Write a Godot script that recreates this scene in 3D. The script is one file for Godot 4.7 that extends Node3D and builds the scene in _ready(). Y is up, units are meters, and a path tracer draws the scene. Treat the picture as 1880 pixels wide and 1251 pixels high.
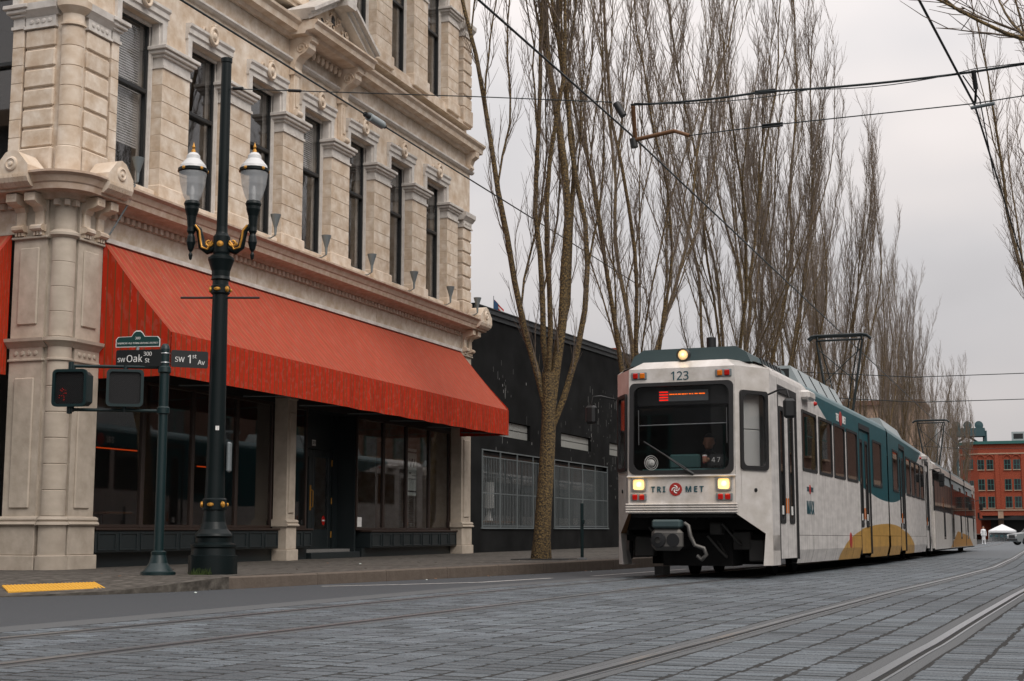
extends Node3D

var M := {}
var org := {}
var taken := {}
var rng := RandomNumberGenerator.new()
var droid: SystemFont
var droid_bold: SystemFont

# ---------------------------------------------------------------- mesh building
class MB:
	var v := PackedVector3Array()
	var n := PackedVector3Array()
	var uv := PackedVector2Array()
	var col := PackedColorArray()
	var ix := PackedInt32Array()
	var tint := Color(1, 1, 1)
	var colored := false
	func vert(p: Vector3, nn: Vector3, t := Vector2.ZERO) -> int:
		v.append(p); n.append(nn); uv.append(t)
		if colored: col.append(tint)
		return v.size() - 1
	func tri(a: Vector3, b: Vector3, c: Vector3) -> void:
		var nn := (b - a).cross(c - a).normalized()
		var i := vert(a, nn, Vector2(a.x + a.z, -a.y)); vert(b, nn, Vector2(b.x + b.z, -b.y)); vert(c, nn, Vector2(c.x + c.z, -c.y))
		ix.append_array(PackedInt32Array([i, i + 2, i + 1]))
	# corners run counter-clockwise seen from outside
	func quad(a: Vector3, b: Vector3, c: Vector3, d: Vector3, ta := Vector2(0, 1), tb := Vector2(1, 1), tc := Vector2(1, 0), td := Vector2(0, 0)) -> void:
		var nn := (b - a).cross(c - a)
		if nn.length_squared() < 1e-14: nn = (c - a).cross(d - a)
		nn = nn.normalized()
		var i := vert(a, nn, ta); vert(b, nn, tb); vert(c, nn, tc); vert(d, nn, td)
		ix.append_array(PackedInt32Array([i, i + 2, i + 1, i, i + 3, i + 2]))
	func box(c: Vector3, s: Vector3, b := Basis.IDENTITY) -> void:
		var h := s * 0.5
		var p := []
		for k in 8: p.append(c + b * Vector3(h.x * (1 if k & 1 else -1), h.y * (1 if k & 2 else -1), h.z * (1 if k & 4 else -1)))
		quad(p[1], p[5], p[4], p[0]); quad(p[2], p[6], p[7], p[3])
		quad(p[4], p[5], p[7], p[6]); quad(p[1], p[0], p[2], p[3])
		quad(p[5], p[1], p[3], p[7]); quad(p[0], p[4], p[6], p[2])
	func ab(x0: float, x1: float, y0: float, y1: float, z0: float, z1: float) -> void:
		box(Vector3((x0 + x1) / 2, (y0 + y1) / 2, (z0 + z1) / 2), Vector3(absf(x1 - x0), absf(y1 - y0), absf(z1 - z0)))
	# box with chamfered edges
	func cbox(c: Vector3, s: Vector3, e: float, b := Basis.IDENTITY) -> void:
		var h := s * 0.5
		e = minf(e, minf(h.x, minf(h.y, h.z)) * 0.9)
		var q := func(ax: int, sx: int, sy: int, sz: int) -> Vector3:
			var g := Vector3(h.x - e, h.y - e, h.z - e)
			if ax == 0: g.x = h.x
			elif ax == 1: g.y = h.y
			else: g.z = h.z
			return c + b * Vector3(g.x * sx, g.y * sy, g.z * sz)
		for s1 in [-1, 1]:
			var f := [q.call(0, s1, -1, -1), q.call(0, s1, 1, -1), q.call(0, s1, 1, 1), q.call(0, s1, -1, 1)]
			if s1 < 0: f.reverse()
			quad(f[0], f[1], f[2], f[3])
			f = [q.call(1, -1, s1, -1), q.call(1, -1, s1, 1), q.call(1, 1, s1, 1), q.call(1, 1, s1, -1)]
			if s1 < 0: f.reverse()
			quad(f[0], f[1], f[2], f[3])
			f = [q.call(2, -1, -1, s1), q.call(2, 1, -1, s1), q.call(2, 1, 1, s1), q.call(2, -1, 1, s1)]
			if s1 < 0: f.reverse()
			quad(f[0], f[1], f[2], f[3])
		for s1 in [-1, 1]:
			for s2 in [-1, 1]:
				for ax in 3:
					var f := []
					if ax == 0: f = [q.call(1, -1, s1, s2), q.call(1, 1, s1, s2), q.call(2, 1, s1, s2), q.call(2, -1, s1, s2)]
					elif ax == 1: f = [q.call(0, s1, -1, s2), q.call(0, s1, 1, s2), q.call(2, s1, 1, s2), q.call(2, s1, -1, s2)]
					else: f = [q.call(0, s1, s2, -1), q.call(0, s1, s2, 1), q.call(1, s1, s2, 1), q.call(1, s1, s2, -1)]
					var nn: Vector3 = (f[1] - f[0]).cross(f[2] - f[0])
					if nn.dot((f[0] + f[2]) * 0.5 - c) < 0: f.reverse()
					quad(f[0], f[1], f[2], f[3])
		for k in 8:
			var a := 1 if k & 1 else -1
			var d := 1 if k & 2 else -1
			var g := 1 if k & 4 else -1
			var t := [q.call(0, a, d, g), q.call(1, a, d, g), q.call(2, a, d, g)]
			if ((t[1] - t[0]) as Vector3).cross(t[2] - t[0]).dot(t[0] - c) < 0: tri(t[0], t[2], t[1])
			else: tri(t[0], t[1], t[2])
	# round bar through points
	func tube(pts: Array, rad: Array, sides := 8, cap := true) -> void:
		var m := pts.size()
		var up := Vector3(0.31, 0.9, 0.23)
		var base := v.size()
		for i in m:
			var d: Vector3 = (pts[mini(i + 1, m - 1)] - pts[maxi(i - 1, 0)]).normalized()
			if absf(d.dot(up)) > 0.98: up = Vector3(0.9, 0.1, 0.4)
			var a := d.cross(up).normalized()
			var b := d.cross(a).normalized()
			up = -b if b.dot(up) < 0 else b
			var r: float = rad[i] if rad.size() > 1 else rad[0]
			a = d.cross(up).normalized(); b = up
			for k in sides:
				var t := TAU * k / sides
				var nn := a * cos(t) + b * sin(t)
				vert(pts[i] + nn * r, nn, Vector2(float(k) / sides, i))
		for i in m - 1:
			for k in sides:
				var p := base + i * sides + k
				var q := base + i * sides + (k + 1) % sides
				ix.append_array(PackedInt32Array([p, q, q + sides, p, q + sides, p + sides]))
		if cap:
			for e in [0, m - 1]:
				var d: Vector3 = (pts[0] - pts[1]).normalized() if e == 0 else (pts[m - 1] - pts[m - 2]).normalized()
				var ring := []
				for k in sides: ring.append(v[base + e * sides + k])
				if e == 0: ring.reverse()
				var ctr := vert(pts[e], d)
				var f := []
				for k in sides: f.append(vert(ring[k], d))
				for k in sides: ix.append_array(PackedInt32Array([ctr, f[k], f[(k + 1) % sides]]))
	# turned shape about an axis through o; prof holds Vector2(radius, height); flute: depth and count of grooves
	func lathe(o: Vector3, prof: Array, segs := 20, b := Basis.IDENTITY, a0 := 0.0, a1 := TAU, fl := 0.0, fn := 0) -> void:
		var m := prof.size()
		for i in m - 1:
			var p0: Vector2 = prof[i]
			var p1: Vector2 = prof[i + 1]
			if p0.distance_to(p1) < 1e-6: continue
			var t2 := (p1 - p0).normalized()
			var base := v.size()
			for k in segs + 1:
				var t := a0 + (a1 - a0) * k / segs
				var w := 1.0
				if fl > 0.0: w = 1.0 - fl * pow(absf(sin(t * fn * 0.5)), 0.7)
				var dirv := Vector3(cos(t), 0, sin(t))
				var nn := (b * (dirv * t2.y + Vector3(0, -t2.x, 0))).normalized()
				vert(o + b * (dirv * p0.x * w + Vector3(0, p0.y, 0)), nn, Vector2(float(k) / segs, p0.y))
				vert(o + b * (dirv * p1.x * w + Vector3(0, p1.y, 0)), nn, Vector2(float(k) / segs, p1.y))
			for k in segs:
				var p := base + k * 2
				ix.append_array(PackedInt32Array([p, p + 2, p + 3, p, p + 3, p + 1]))
	# flat outline (in x,y of frame b at o) pushed d along the frame's z
	func prism(poly: PackedVector2Array, o: Vector3, b: Basis, d: float) -> void:
		if Geometry2D.is_polygon_clockwise(poly): poly.reverse()
		var t := Geometry2D.triangulate_polygon(poly)
		var f := func(q: Vector2, z: float) -> Vector3: return o + b * Vector3(q.x, q.y, z)
		for i in range(0, t.size(), 3):
			var a := poly[t[i]]
			var c := poly[t[i + 1]]
			var e := poly[t[i + 2]]
			if (c - a).cross(e - a) < 0:
				var s := c
				c = e; e = s
			tri(f.call(a, d), f.call(c, d), f.call(e, d))
			tri(f.call(a, 0.0), f.call(e, 0.0), f.call(c, 0.0))
		for i in poly.size():
			var a := poly[i]
			var c := poly[(i + 1) % poly.size()]
			quad(f.call(a, 0.0), f.call(c, 0.0), f.call(c, d), f.call(a, d))
	func mesh() -> ArrayMesh:
		var a := []
		a.resize(Mesh.ARRAY_MAX)
		a[Mesh.ARRAY_VERTEX] = v; a[Mesh.ARRAY_NORMAL] = n; a[Mesh.ARRAY_TEX_UV] = uv; a[Mesh.ARRAY_INDEX] = ix
		if colored: a[Mesh.ARRAY_COLOR] = col
		var m := ArrayMesh.new()
		m.add_surface_from_arrays(Mesh.PRIMITIVE_TRIANGLES, a)
		return m

# ---------------------------------------------------------------- scene tree helpers
func numbered(called: String) -> String:
	if not taken.has(called):
		taken[called] = 0
		return called
	taken[called] += 1
	return "%s_%03d" % [called, taken[called]]

func tag(o: Node3D, label: String, category: String, group := "", kind := "") -> Node3D:
	o.set_meta("label", label); o.set_meta("category", category)
	if group != "": o.set_meta("group", group)
	if kind != "": o.set_meta("kind", kind)
	return o

func thing(called: String, label: String, category: String, at: Vector3, group := "") -> Node3D:
	var o := Node3D.new()
	o.name = numbered(called)
	add_child(o)
	o.position = at
	org[o] = at
	return tag(o, label, category, group)

# a part whose mesh is given in world coordinates (its thing not turned)
func part(called: String, mb: MB, m: Material, parent: Node3D, label := "") -> MeshInstance3D:
	var o := MeshInstance3D.new()
	o.name = called
	var off: Vector3 = org.get(parent, Vector3.ZERO)
	if off != Vector3.ZERO:
		for i in mb.v.size(): mb.v[i] -= off
	o.mesh = mb.mesh()
	o.material_override = m
	parent.add_child(o, true)
	org[o] = off
	if label != "": o.set_meta("label", label)
	return o

# a part whose mesh is already in its parent's axes
func piece(called: String, mesh: Mesh, m: Material, parent: Node3D, at := Vector3.ZERO, b := Basis.IDENTITY) -> MeshInstance3D:
	var o := MeshInstance3D.new()
	o.name = called
	o.mesh = mesh
	o.material_override = m
	o.transform = Transform3D(b, at - (org.get(parent, Vector3.ZERO) as Vector3))
	parent.add_child(o, true)
	org[o] = Vector3.ZERO
	return o

func solo(called: String, mb: MB, m: Material, label: String, category: String, at := Vector3.ZERO, group := "", kind := "") -> MeshInstance3D:
	var o := MeshInstance3D.new()
	o.name = numbered(called)
	for i in mb.v.size(): mb.v[i] -= at
	o.mesh = mb.mesh()
	o.material_override = m
	add_child(o)
	o.position = at
	org[o] = at
	tag(o, label, category, group, kind)
	return o

func boxpart(called: String, x0: float, x1: float, y0: float, y1: float, z0: float, z1: float, m: Material, parent: Node3D, e := 0.0) -> MeshInstance3D:
	var mb := MB.new()
	if e > 0.0: mb.cbox(Vector3((x0 + x1) / 2, (y0 + y1) / 2, (z0 + z1) / 2), Vector3(absf(x1 - x0), absf(y1 - y0), absf(z1 - z0)), e)
	else: mb.ab(x0, x1, y0, y1, z0, z1)
	return part(called, mb, m, parent)

# ---------------------------------------------------------------- materials
func noise_tex(sd: int, freq: float, lo: Color, hi: Color, octaves := 4, size := 512, gain := 0.5, kind := 3, contrast := 1.0) -> ImageTexture:
	var f := FastNoiseLite.new()
	f.seed = sd; f.frequency = freq; f.fractal_octaves = octaves; f.fractal_gain = gain
	f.noise_type = kind as FastNoiseLite.NoiseType
	var g := f.get_seamless_image(size, size)
	g.convert(Image.FORMAT_L8)
	var src := g.get_data()
	var out := PackedByteArray()
	out.resize(size * size * 3)
	for i in size * size:
		var t := clampf((src[i] / 255.0 - 0.5) * contrast + 0.5, 0, 1)
		var c := lo.lerp(hi, t)
		out[i * 3] = int(c.r * 255); out[i * 3 + 1] = int(c.g * 255); out[i * 3 + 2] = int(c.b * 255)
	return ImageTexture.create_from_image(Image.create_from_data(size, size, false, Image.FORMAT_RGB8, out))

func lin(r: float, g: float, b: float) -> Color:
	return Color(r, g, b).linear_to_srgb()

func mat(key: String, c: Color, rough := 0.7, metal := 0.0) -> StandardMaterial3D:
	var m := StandardMaterial3D.new()
	m.resource_name = key
	m.albedo_color = c; m.roughness = rough; m.metallic = metal
	M[key] = m
	return m

func textured(key: String, c: Color, tex: Texture2D, scale: float, rough := 0.7, bump: Texture2D = null, depth := 0.3, metal := 0.0) -> StandardMaterial3D:
	var m := mat(key, c, rough, metal)
	m.albedo_texture = tex
	m.uv1_triplanar = true; m.uv1_world_triplanar = true
	m.uv1_scale = Vector3.ONE * scale
	if bump:
		m.heightmap_enabled = true
		m.heightmap_texture = bump
		m.heightmap_scale = depth
	return m

func glow(key: String, c: Color, e: float) -> StandardMaterial3D:
	var m := mat(key, c, 0.3)
	m.emission_enabled = true; m.emission = c; m.emission_energy_multiplier = e
	return m

func pane(key: String, c: Color, alpha: float, rough := 0.02) -> StandardMaterial3D:
	var m := mat(key, Color(c.r, c.g, c.b, alpha), rough)
	m.transparency = BaseMaterial3D.TRANSPARENCY_ALPHA
	return m

# ---------------------------------------------------------------- the lie of the land
func gy(z: float) -> float:
	return -0.005 * clampf(-z - 18.0, 0.0, 130.0)

const TRACK := [[8.0, -3.1], [0.0, -2.75], [-7.0, -2.37], [-10.3, -2.17], [-18.5, -1.76], [-26.0, -1.38], [-35.0, -1.03], [-50.0, -0.88], [-75.0, -0.81], [-400.0, -0.78]]
func cx(z: float) -> float:
	for i in TRACK.size() - 1:
		if z <= TRACK[i][0] and z >= TRACK[i + 1][0]:
			var t: float = (TRACK[i][0] - z) / (TRACK[i][0] - TRACK[i + 1][0])
			var p0: float = TRACK[maxi(i - 1, 0)][1]
			var p3: float = TRACK[mini(i + 2, TRACK.size() - 1)][1]
			if i >= 6 or i == 0: return lerpf(TRACK[i][1], TRACK[i + 1][1], t)
			return lerpf(lerpf(TRACK[i][1], TRACK[i + 1][1], t), cubic_interpolate(TRACK[i][1], TRACK[i + 1][1], p0, p3, t), 0.6)
	return TRACK[0][1] if z > 8.0 else -0.78

const KERB := [[-10.03, -16.4], [-9.8, -17.2], [-9.45, -20.0], [-9.1, -22.5], [-8.75, -25.5], [-8.45, -29.0], [-8.3, -33.0], [-8.2, -40.0], [-8.2, -240.0]]
func kerb_x(z: float) -> float:
	if z > -16.4: return -10.03
	for i in KERB.size() - 1:
		if z <= KERB[i][1] and z >= KERB[i + 1][1]:
			return lerpf(KERB[i][0], KERB[i + 1][0], (KERB[i][1] - z) / (KERB[i][1] - KERB[i + 1][1]))
	return -8.2
const WALK := 0.16
# corner ramp: kerb edge and the line where the footway is level again, x, y, z
const RAMP_K := [[-60.0, 0.012, -10.6], [-14.2, 0.012, -11.3], [-12.3, 0.012, -12.3], [-11.29, 0.012, -13.5], [-10.54, 0.04, -14.5], [-10.2, 0.10, -15.4], [-10.03, 0.162, -16.4]]
const RAMP_B := [[-60.0, 0.16, -13.0], [-15.6, 0.16, -13.4], [-14.0, 0.16, -14.3], [-13.0, 0.16, -15.3], [-12.2, 0.16, -15.9], [-11.6, 0.16, -16.2], [-11.2, 0.16, -16.4]]

func _ready() -> void:
	rng.seed = 20240123
	camera_and_sky()
	materials()
	ground()
	corner_building()
	awnings()
	storefront()
	dark_building()
	background()
	trees()
	tram()
	street_things()
	wires()

func camera_and_sky() -> void:
	var cam := Camera3D.new()
	cam.name = "camera"
	add_child(cam)
	cam.position = Vector3(0, 0.77, 0)
	cam.rotation_degrees = Vector3(7.62, 20.3, 0)
	cam.fov = 27.04
	cam.near = 0.1
	cam.far = 3000.0
	cam.current = true
	# overcast sky: brighter towards the zenith, soft cloud patches
	var w := 1024
	var h := 512
	var f := FastNoiseLite.new()
	f.seed = 11; f.frequency = 0.9; f.fractal_octaves = 6; f.fractal_gain = 0.58
	var img := Image.create(w, h, false, Image.FORMAT_RGBF)
	for y in h:
		var el := (0.5 - (y + 0.5) / h) * PI
		for x in w:
			var az := (x + 0.5) / w * TAU
			var d := Vector3(cos(el) * sin(az), sin(el), cos(el) * cos(az))
			var s := maxf(d.y, 0.0)
			var base := (1.0 + 2.3 * s) * 0.280
			var q := Vector3(d.x, d.y * 2.6, d.z) * 1.6
			var cl := f.get_noise_3d(q.x, q.y, q.z)
			base *= 1.0 + 0.26 * cl
			var warm := Color(1.03, 0.965, 0.945).lerp(Color(0.965, 0.94, 0.955), clampf(0.5 - cl * 1.8, 0, 1))
			img.set_pixel(x, y, Color(base * warm.r, base * warm.g, base * warm.b))
	var pm := PanoramaSkyMaterial.new()
	pm.panorama = ImageTexture.create_from_image(img)
	var sky := Sky.new()
	sky.sky_material = pm
	var env := Environment.new()
	env.background_mode = Environment.BG_SKY
	env.sky = sky
	env.background_energy_multiplier = 1.55
	env.tonemap_mode = Environment.TONE_MAPPER_LINEAR
	env.tonemap_exposure = 1.15
	env.sdfgi_enabled = true; env.ssao_enabled = true; env.ssil_enabled = true
	var we := WorldEnvironment.new()
	we.name = "world_environment"
	we.environment = env
	add_child(we)
	var sun := DirectionalLight3D.new()
	sun.name = "sun"
	add_child(sun)
	sun.light_energy = 0.5
	sun.light_angular_distance = 30.0
	sun.light_color = Color(1.0, 0.97, 0.94)
	sun.shadow_enabled = true
	sun.rotation_degrees = Vector3(-46, 56, 0)

func materials() -> void:
	droid = SystemFont.new(); droid.font_names = PackedStringArray(["Droid Sans"])
	droid_bold = SystemFont.new(); droid_bold.font_names = PackedStringArray(["Droid Sans"]); droid_bold.font_weight = 700
	var grain := noise_tex(3, 0.08, Color(0.78, 0.78, 0.78), Color(1, 1, 1), 4)
	var soft := noise_tex(5, 0.012, Color(0.88, 0.87, 0.86), Color(1, 1, 1), 5, 512, 0.6, 3, 1.4)
	var relief := noise_tex(8, 0.05, Color(0, 0, 0), Color(1, 1, 1), 5)
	# painted stone: cream with tan weathering and a few rusty runs
	var stain := noise_tex(21, 0.010, Color(0.84, 0.78, 0.71), Color(1.0, 0.995, 0.985), 6, 1024, 0.62, 3, 1.35)
	textured("stone", lin(0.755, 0.68, 0.595), stain, 0.32, 0.85, relief, 0.35)
	textured("stone_b", lin(0.785, 0.71, 0.625), stain, 0.27, 0.85, relief, 0.35)
	textured("stone_c", lin(0.705, 0.63, 0.55), stain, 0.36, 0.85, relief, 0.35)
	textured("pier", lin(0.52, 0.455, 0.375), soft, 0.5, 0.8, relief, 0.2)
	textured("moulding", lin(0.58, 0.475, 0.40), stain, 0.5, 0.8)
	textured("frieze", lin(0.64, 0.58, 0.52), stain, 0.4, 0.85)
	textured("trim", lin(0.68, 0.65, 0.61), soft, 0.8, 0.75)
	mat("sash", lin(0.012, 0.014, 0.015), 0.45)
	mat("shop_dark", lin(0.012, 0.018, 0.02), 0.42)
	mat("shop_frame", lin(0.03, 0.017, 0.012), 0.5)
	mat("inside", lin(0.16, 0.157, 0.15), 0.9)
	mat("inside_wood", lin(0.16, 0.075, 0.03), 0.7)
	mat("blind", lin(0.42, 0.41, 0.39), 0.7)
	pane("glass", Color(0.01, 0.012, 0.013), 0.08)
	pane("glass_dark", Color(0.03, 0.04, 0.045), 0.45)
	mat("mirror_glass", lin(0.02, 0.022, 0.024), 0.03)
	# awning cloth with woven pinstripes, dust and water marks
	var an := FastNoiseLite.new()
	an.seed = 15; an.frequency = 0.02; an.fractal_octaves = 5
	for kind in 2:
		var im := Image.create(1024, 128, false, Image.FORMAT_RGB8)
		var base: Color = [Color(0.46, 0.028, 0.010), Color(0.39, 0.058, 0.036)][kind]  # second red is paler: skylight falling on the canopy, put into the colour
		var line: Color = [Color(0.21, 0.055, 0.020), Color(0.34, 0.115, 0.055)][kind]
		for x in 1024:
			var t := fmod(x / 1024.0 * 24.0, 1.0)
			var band := fmod(x / 1024.0 * 12.0, 1.0)
			var c := base
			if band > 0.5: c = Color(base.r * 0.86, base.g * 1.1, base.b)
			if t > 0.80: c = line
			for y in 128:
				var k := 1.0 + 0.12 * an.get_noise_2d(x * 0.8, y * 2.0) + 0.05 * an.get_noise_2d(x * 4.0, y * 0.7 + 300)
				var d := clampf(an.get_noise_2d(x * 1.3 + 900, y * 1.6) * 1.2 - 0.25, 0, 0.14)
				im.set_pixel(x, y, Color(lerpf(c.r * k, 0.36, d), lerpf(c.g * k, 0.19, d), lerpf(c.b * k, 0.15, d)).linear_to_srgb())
		var ar := RandomNumberGenerator.new()
		ar.seed = 5 + kind
		for i in 14:
			var x := ar.randi() % 1020
			var y := ar.randi() % 120
			for q in 3: im.set_pixel(x + (q % 2), y + q, Color(0.8, 0.75, 0.72))
		var aw := mat(["awning", "awning_sky_lit"][kind], Color(1, 1, 1), 0.8)
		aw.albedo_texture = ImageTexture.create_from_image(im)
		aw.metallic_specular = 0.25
	# dark rendered wall with pale runs of droppings
	var wall := Image.create(1024, 512, false, Image.FORMAT_RGB8)
	var nz := FastNoiseLite.new()
	nz.seed = 4; nz.frequency = 0.012; nz.fractal_octaves = 5
	for y in 512:
		for x in 1024:
			var k := 0.014 * (1.0 + 0.55 * nz.get_noise_2d(x, y))
			wall.set_pixel(x, y, Color(k * 0.95, k, k * 1.02).linear_to_srgb())
	var r2 := RandomNumberGenerator.new()
	r2.seed = 77
	for i in 190:
		var fx := r2.randf()
		if r2.randf() < 0.55: fx = 0.62 + 0.3 * r2.randf()
		elif r2.randf() < 0.3: fx = 0.12 + 0.07 * r2.randf()
		var x0 := int(fx * 1023)
		var y0 := int((0.2 + 0.55 * r2.randf()) * 511)
		var ln := int(3 + 24 * r2.randf() * r2.randf())
		var g := 0.15 + 0.4 * r2.randf()
		for y in ln:
			if y0 + y < 512:
				for q in (2 if i % 3 == 0 else 1): wall.set_pixel(mini(x0 + q, 1023), y0 + y, Color(g, g, g * 0.98).linear_to_srgb())
	var wm := mat("black_wall", Color(1, 1, 1), 0.75)
	wm.albedo_texture = ImageTexture.create_from_image(wall)
	wm.metallic_specular = 0.2
	wm.heightmap_enabled = true; wm.heightmap_texture = relief; wm.heightmap_scale = 0.1
	mat("black_trim", lin(0.035, 0.042, 0.046), 0.5)
	mat("bar", lin(0.17, 0.195, 0.20), 0.45, 0.3)
	mat("block_glass", lin(0.34, 0.35, 0.33), 0.15)
	# street
	var speck := noise_tex(31, 0.22, Color(0.62, 0.62, 0.63), Color(1.15, 1.15, 1.15).clamp(), 3, 512, 0.7, 3, 1.8)
	textured("asphalt", lin(0.068, 0.078, 0.087), speck, 1.3, 0.75, relief, 0.25)
	textured("grit", lin(0.022, 0.022, 0.021), speck, 2.0, 0.95)
	textured("walk", lin(0.135, 0.125, 0.112), noise_tex(33, 0.02, Color(0.52, 0.5, 0.47), Color(1, 0.99, 0.97), 6, 512, 0.65, 3, 1.7), 0.7, 0.8, relief, 0.15)
	textured("kerb", lin(0.125, 0.10, 0.08), soft, 1.1, 0.85, relief, 0.3)
	textured("concrete", lin(0.135, 0.145, 0.15), speck, 1.1, 0.8)
	var cob := textured("cobble", Color(1, 1, 1), noise_tex(41, 0.06, Color(0.62, 0.64, 0.66), Color(1, 1, 1), 5, 512, 0.65, 3, 1.5), 2.2, 0.58, relief, 0.45)
	cob.vertex_color_use_as_albedo = true
	cob.metallic_specular = 0.4
	for k in 4:
		var g: float = [0.13, 0.16, 0.19, 0.22][k]
		var cm := textured("cobble%d" % k, lin(g * 0.88, g, g * 1.09), cob.albedo_texture, 2.2, 0.58, relief, 0.45)
		cm.resource_name = "cobble"
		cm.vertex_color_use_as_albedo = true
		cm.metallic_specular = 0.4
	mat("rail", lin(0.32, 0.34, 0.36), 0.3, 0.85)
	mat("groove", lin(0.02, 0.019, 0.017), 0.8)
	mat("yellow_plate", lin(0.62, 0.33, 0.03), 0.65)
	textured("paint_white", lin(0.55, 0.55, 0.54), soft, 1.5, 0.7)
	# metalwork
	var im2 := textured("iron", lin(0.005, 0.011, 0.012), grain, 3.0, 0.42)
	im2.metallic_specular = 0.35
	var chip := noise_tex(51, 0.05, Color(0.25, 0.9, 0.95), Color(1, 1, 1), 4, 512, 0.7, 3, 1.0)
	textured("iron_worn", lin(0.007, 0.019, 0.020), chip, 2.5, 0.42)
	mat("gilt", lin(0.55, 0.27, 0.045), 0.35, 0.5)
	var gl := mat("lantern", Color(lin(0.6, 0.63, 0.65), 0.42), 0.35)
	gl.transparency = BaseMaterial3D.TRANSPARENCY_ALPHA
	mat("lantern_cap", lin(0.62, 0.63, 0.63), 0.4)
	mat("steel", lin(0.42, 0.44, 0.45), 0.35, 0.9)
	textured("cast_steel", lin(0.17, 0.165, 0.155), grain, 4.0, 0.5, null, 0.0, 0.5)
	mat("grey_metal", lin(0.20, 0.23, 0.24), 0.5, 0.3)
	mat("black", lin(0.008, 0.009, 0.010), 0.5)
	mat("rubber", lin(0.012, 0.012, 0.013), 0.6)
	mat("wire", lin(0.018, 0.026, 0.028), 0.5, 0.3)
	mat("sign_black", lin(0.010, 0.012, 0.013), 0.4)
	mat("sign_green", lin(0.008, 0.045, 0.040), 0.4)
	mat("sign_white", lin(0.72, 0.72, 0.70), 0.5)
	# tram
	var tw := mat("tram_white", lin(0.66, 0.635, 0.61), 0.32)
	tw.albedo_texture = noise_tex(61, 0.015, Color(0.86, 0.85, 0.83), Color(1, 1, 1), 5, 512, 0.6, 3, 1.4)
	tw.uv1_triplanar = true; tw.uv1_scale = Vector3(0.5, 0.5, 0.5)
	tw.clearcoat_enabled = true; tw.clearcoat = 0.35; tw.clearcoat_roughness = 0.15
	mat("tram_grey", lin(0.30, 0.34, 0.35), 0.5)
	mat("tram_teal", lin(0.012, 0.085, 0.10), 0.3)
	mat("tram_roof_box", lin(0.04, 0.068, 0.073), 0.55)
	mat("under_gear", lin(0.035, 0.034, 0.032), 0.7)
	mat("tram_under", lin(0.006, 0.006, 0.006), 0.9)
	mat("tram_letters", lin(0.008, 0.065, 0.085), 0.4)
	mat("logo_red", lin(0.36, 0.025, 0.02), 0.4)
	mat("lens_red", lin(0.42, 0.012, 0.008), 0.12)
	mat("lens_amber", lin(0.62, 0.16, 0.012), 0.12)
	mat("cab_panel", lin(0.52, 0.53, 0.52), 0.6)
	mat("dash", lin(0.03, 0.085, 0.085), 0.5)
	glow("headlight_glow", Color(1.0, 0.88, 0.68), 0.15)
	glow("beacon_glow", Color(1.0, 0.86, 0.62), 1.3)
	glow("sign_red_glow", Color(1.0, 0.12, 0.05), 1.1)
	glow("sign_amber_glow", Color(1.0, 0.42, 0.06), 1.6)
	glow("orange_strip_glow", Color(1.0, 0.34, 0.10), 0.3)
	glow("signal_glow", Color(0.9, 0.13, 0.03), 0.07)
	# bark with lichen
	textured("bark", lin(0.23, 0.19, 0.148), noise_tex(71, 0.03, Color(0.34, 0.33, 0.33), Color(1.0, 0.91, 0.66), 5, 512, 0.7, 3, 3.2), 1.5, 0.9, relief, 2.5)
	mat("twig", lin(0.16, 0.126, 0.10), 0.85)
	mat("brick_mortar", lin(0.22, 0.15, 0.12), 0.9)
	var br := textured("red_brick", lin(0.40, 0.085, 0.04), noise_tex(81, 0.05, Color(0.66, 0.6, 0.56), Color(1, 1, 1), 4, 512, 0.6, 3, 1.6), 0.4, 0.9)
	br.resource_name = "red brick"
	textured("grey_stone", lin(0.13, 0.14, 0.145), soft, 0.3, 0.9)
	textured("brown_brick", lin(0.155, 0.08, 0.055), soft, 0.3, 0.9)
	textured("tan_stone", lin(0.42, 0.30, 0.22), soft, 0.3, 0.9)
	mat("green_trim", lin(0.02, 0.11, 0.10), 0.5)
	mat("bridge_steel", lin(0.03, 0.075, 0.085), 0.6)
	mat("tent", lin(0.72, 0.74, 0.76), 0.7)
	mat("truck_paint", lin(0.33, 0.36, 0.37), 0.25, 0.4)
	mat("grass", lin(0.06, 0.10, 0.02), 0.9)
	mat("flag_red", lin(0.45, 0.03, 0.03), 0.8)
	mat("flag_blue", lin(0.02, 0.07, 0.16), 0.8)
	mat("pink", lin(0.65, 0.16, 0.15), 0.5)
	mat("skin", lin(0.36, 0.19, 0.12), 0.6)
	mat("paper", lin(0.55, 0.62, 0.58), 0.6)

# a sheet that follows the street: runs over z, from x a(z) to x b(z), lifted by dy
func sheet(mb: MB, z0: float, z1: float, step: float, a: Callable, b: Callable, dy: float, lower := 0.0) -> void:
	var n := int(ceil((z0 - z1) / step))
	for i in n:
		var p := z0 + (z1 - z0) * i / n
		var q := z0 + (z1 - z0) * (i + 1) / n
		var yp := gy(p) + dy
		var yq := gy(q) + dy
		var pa := Vector3(a.call(p), yp, p)
		var pb := Vector3(b.call(p), yp, p)
		var qa := Vector3(a.call(q), yq, q)
		var qb := Vector3(b.call(q), yq, q)
		mb.quad(pa, pb, qb, qa)
		if lower > 0.0:
			var d := Vector3(0, -lower, 0)
			mb.quad(pb + d, qb + d, qb, pb)
			mb.quad(qa + d, pa + d, pa, qa)

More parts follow.
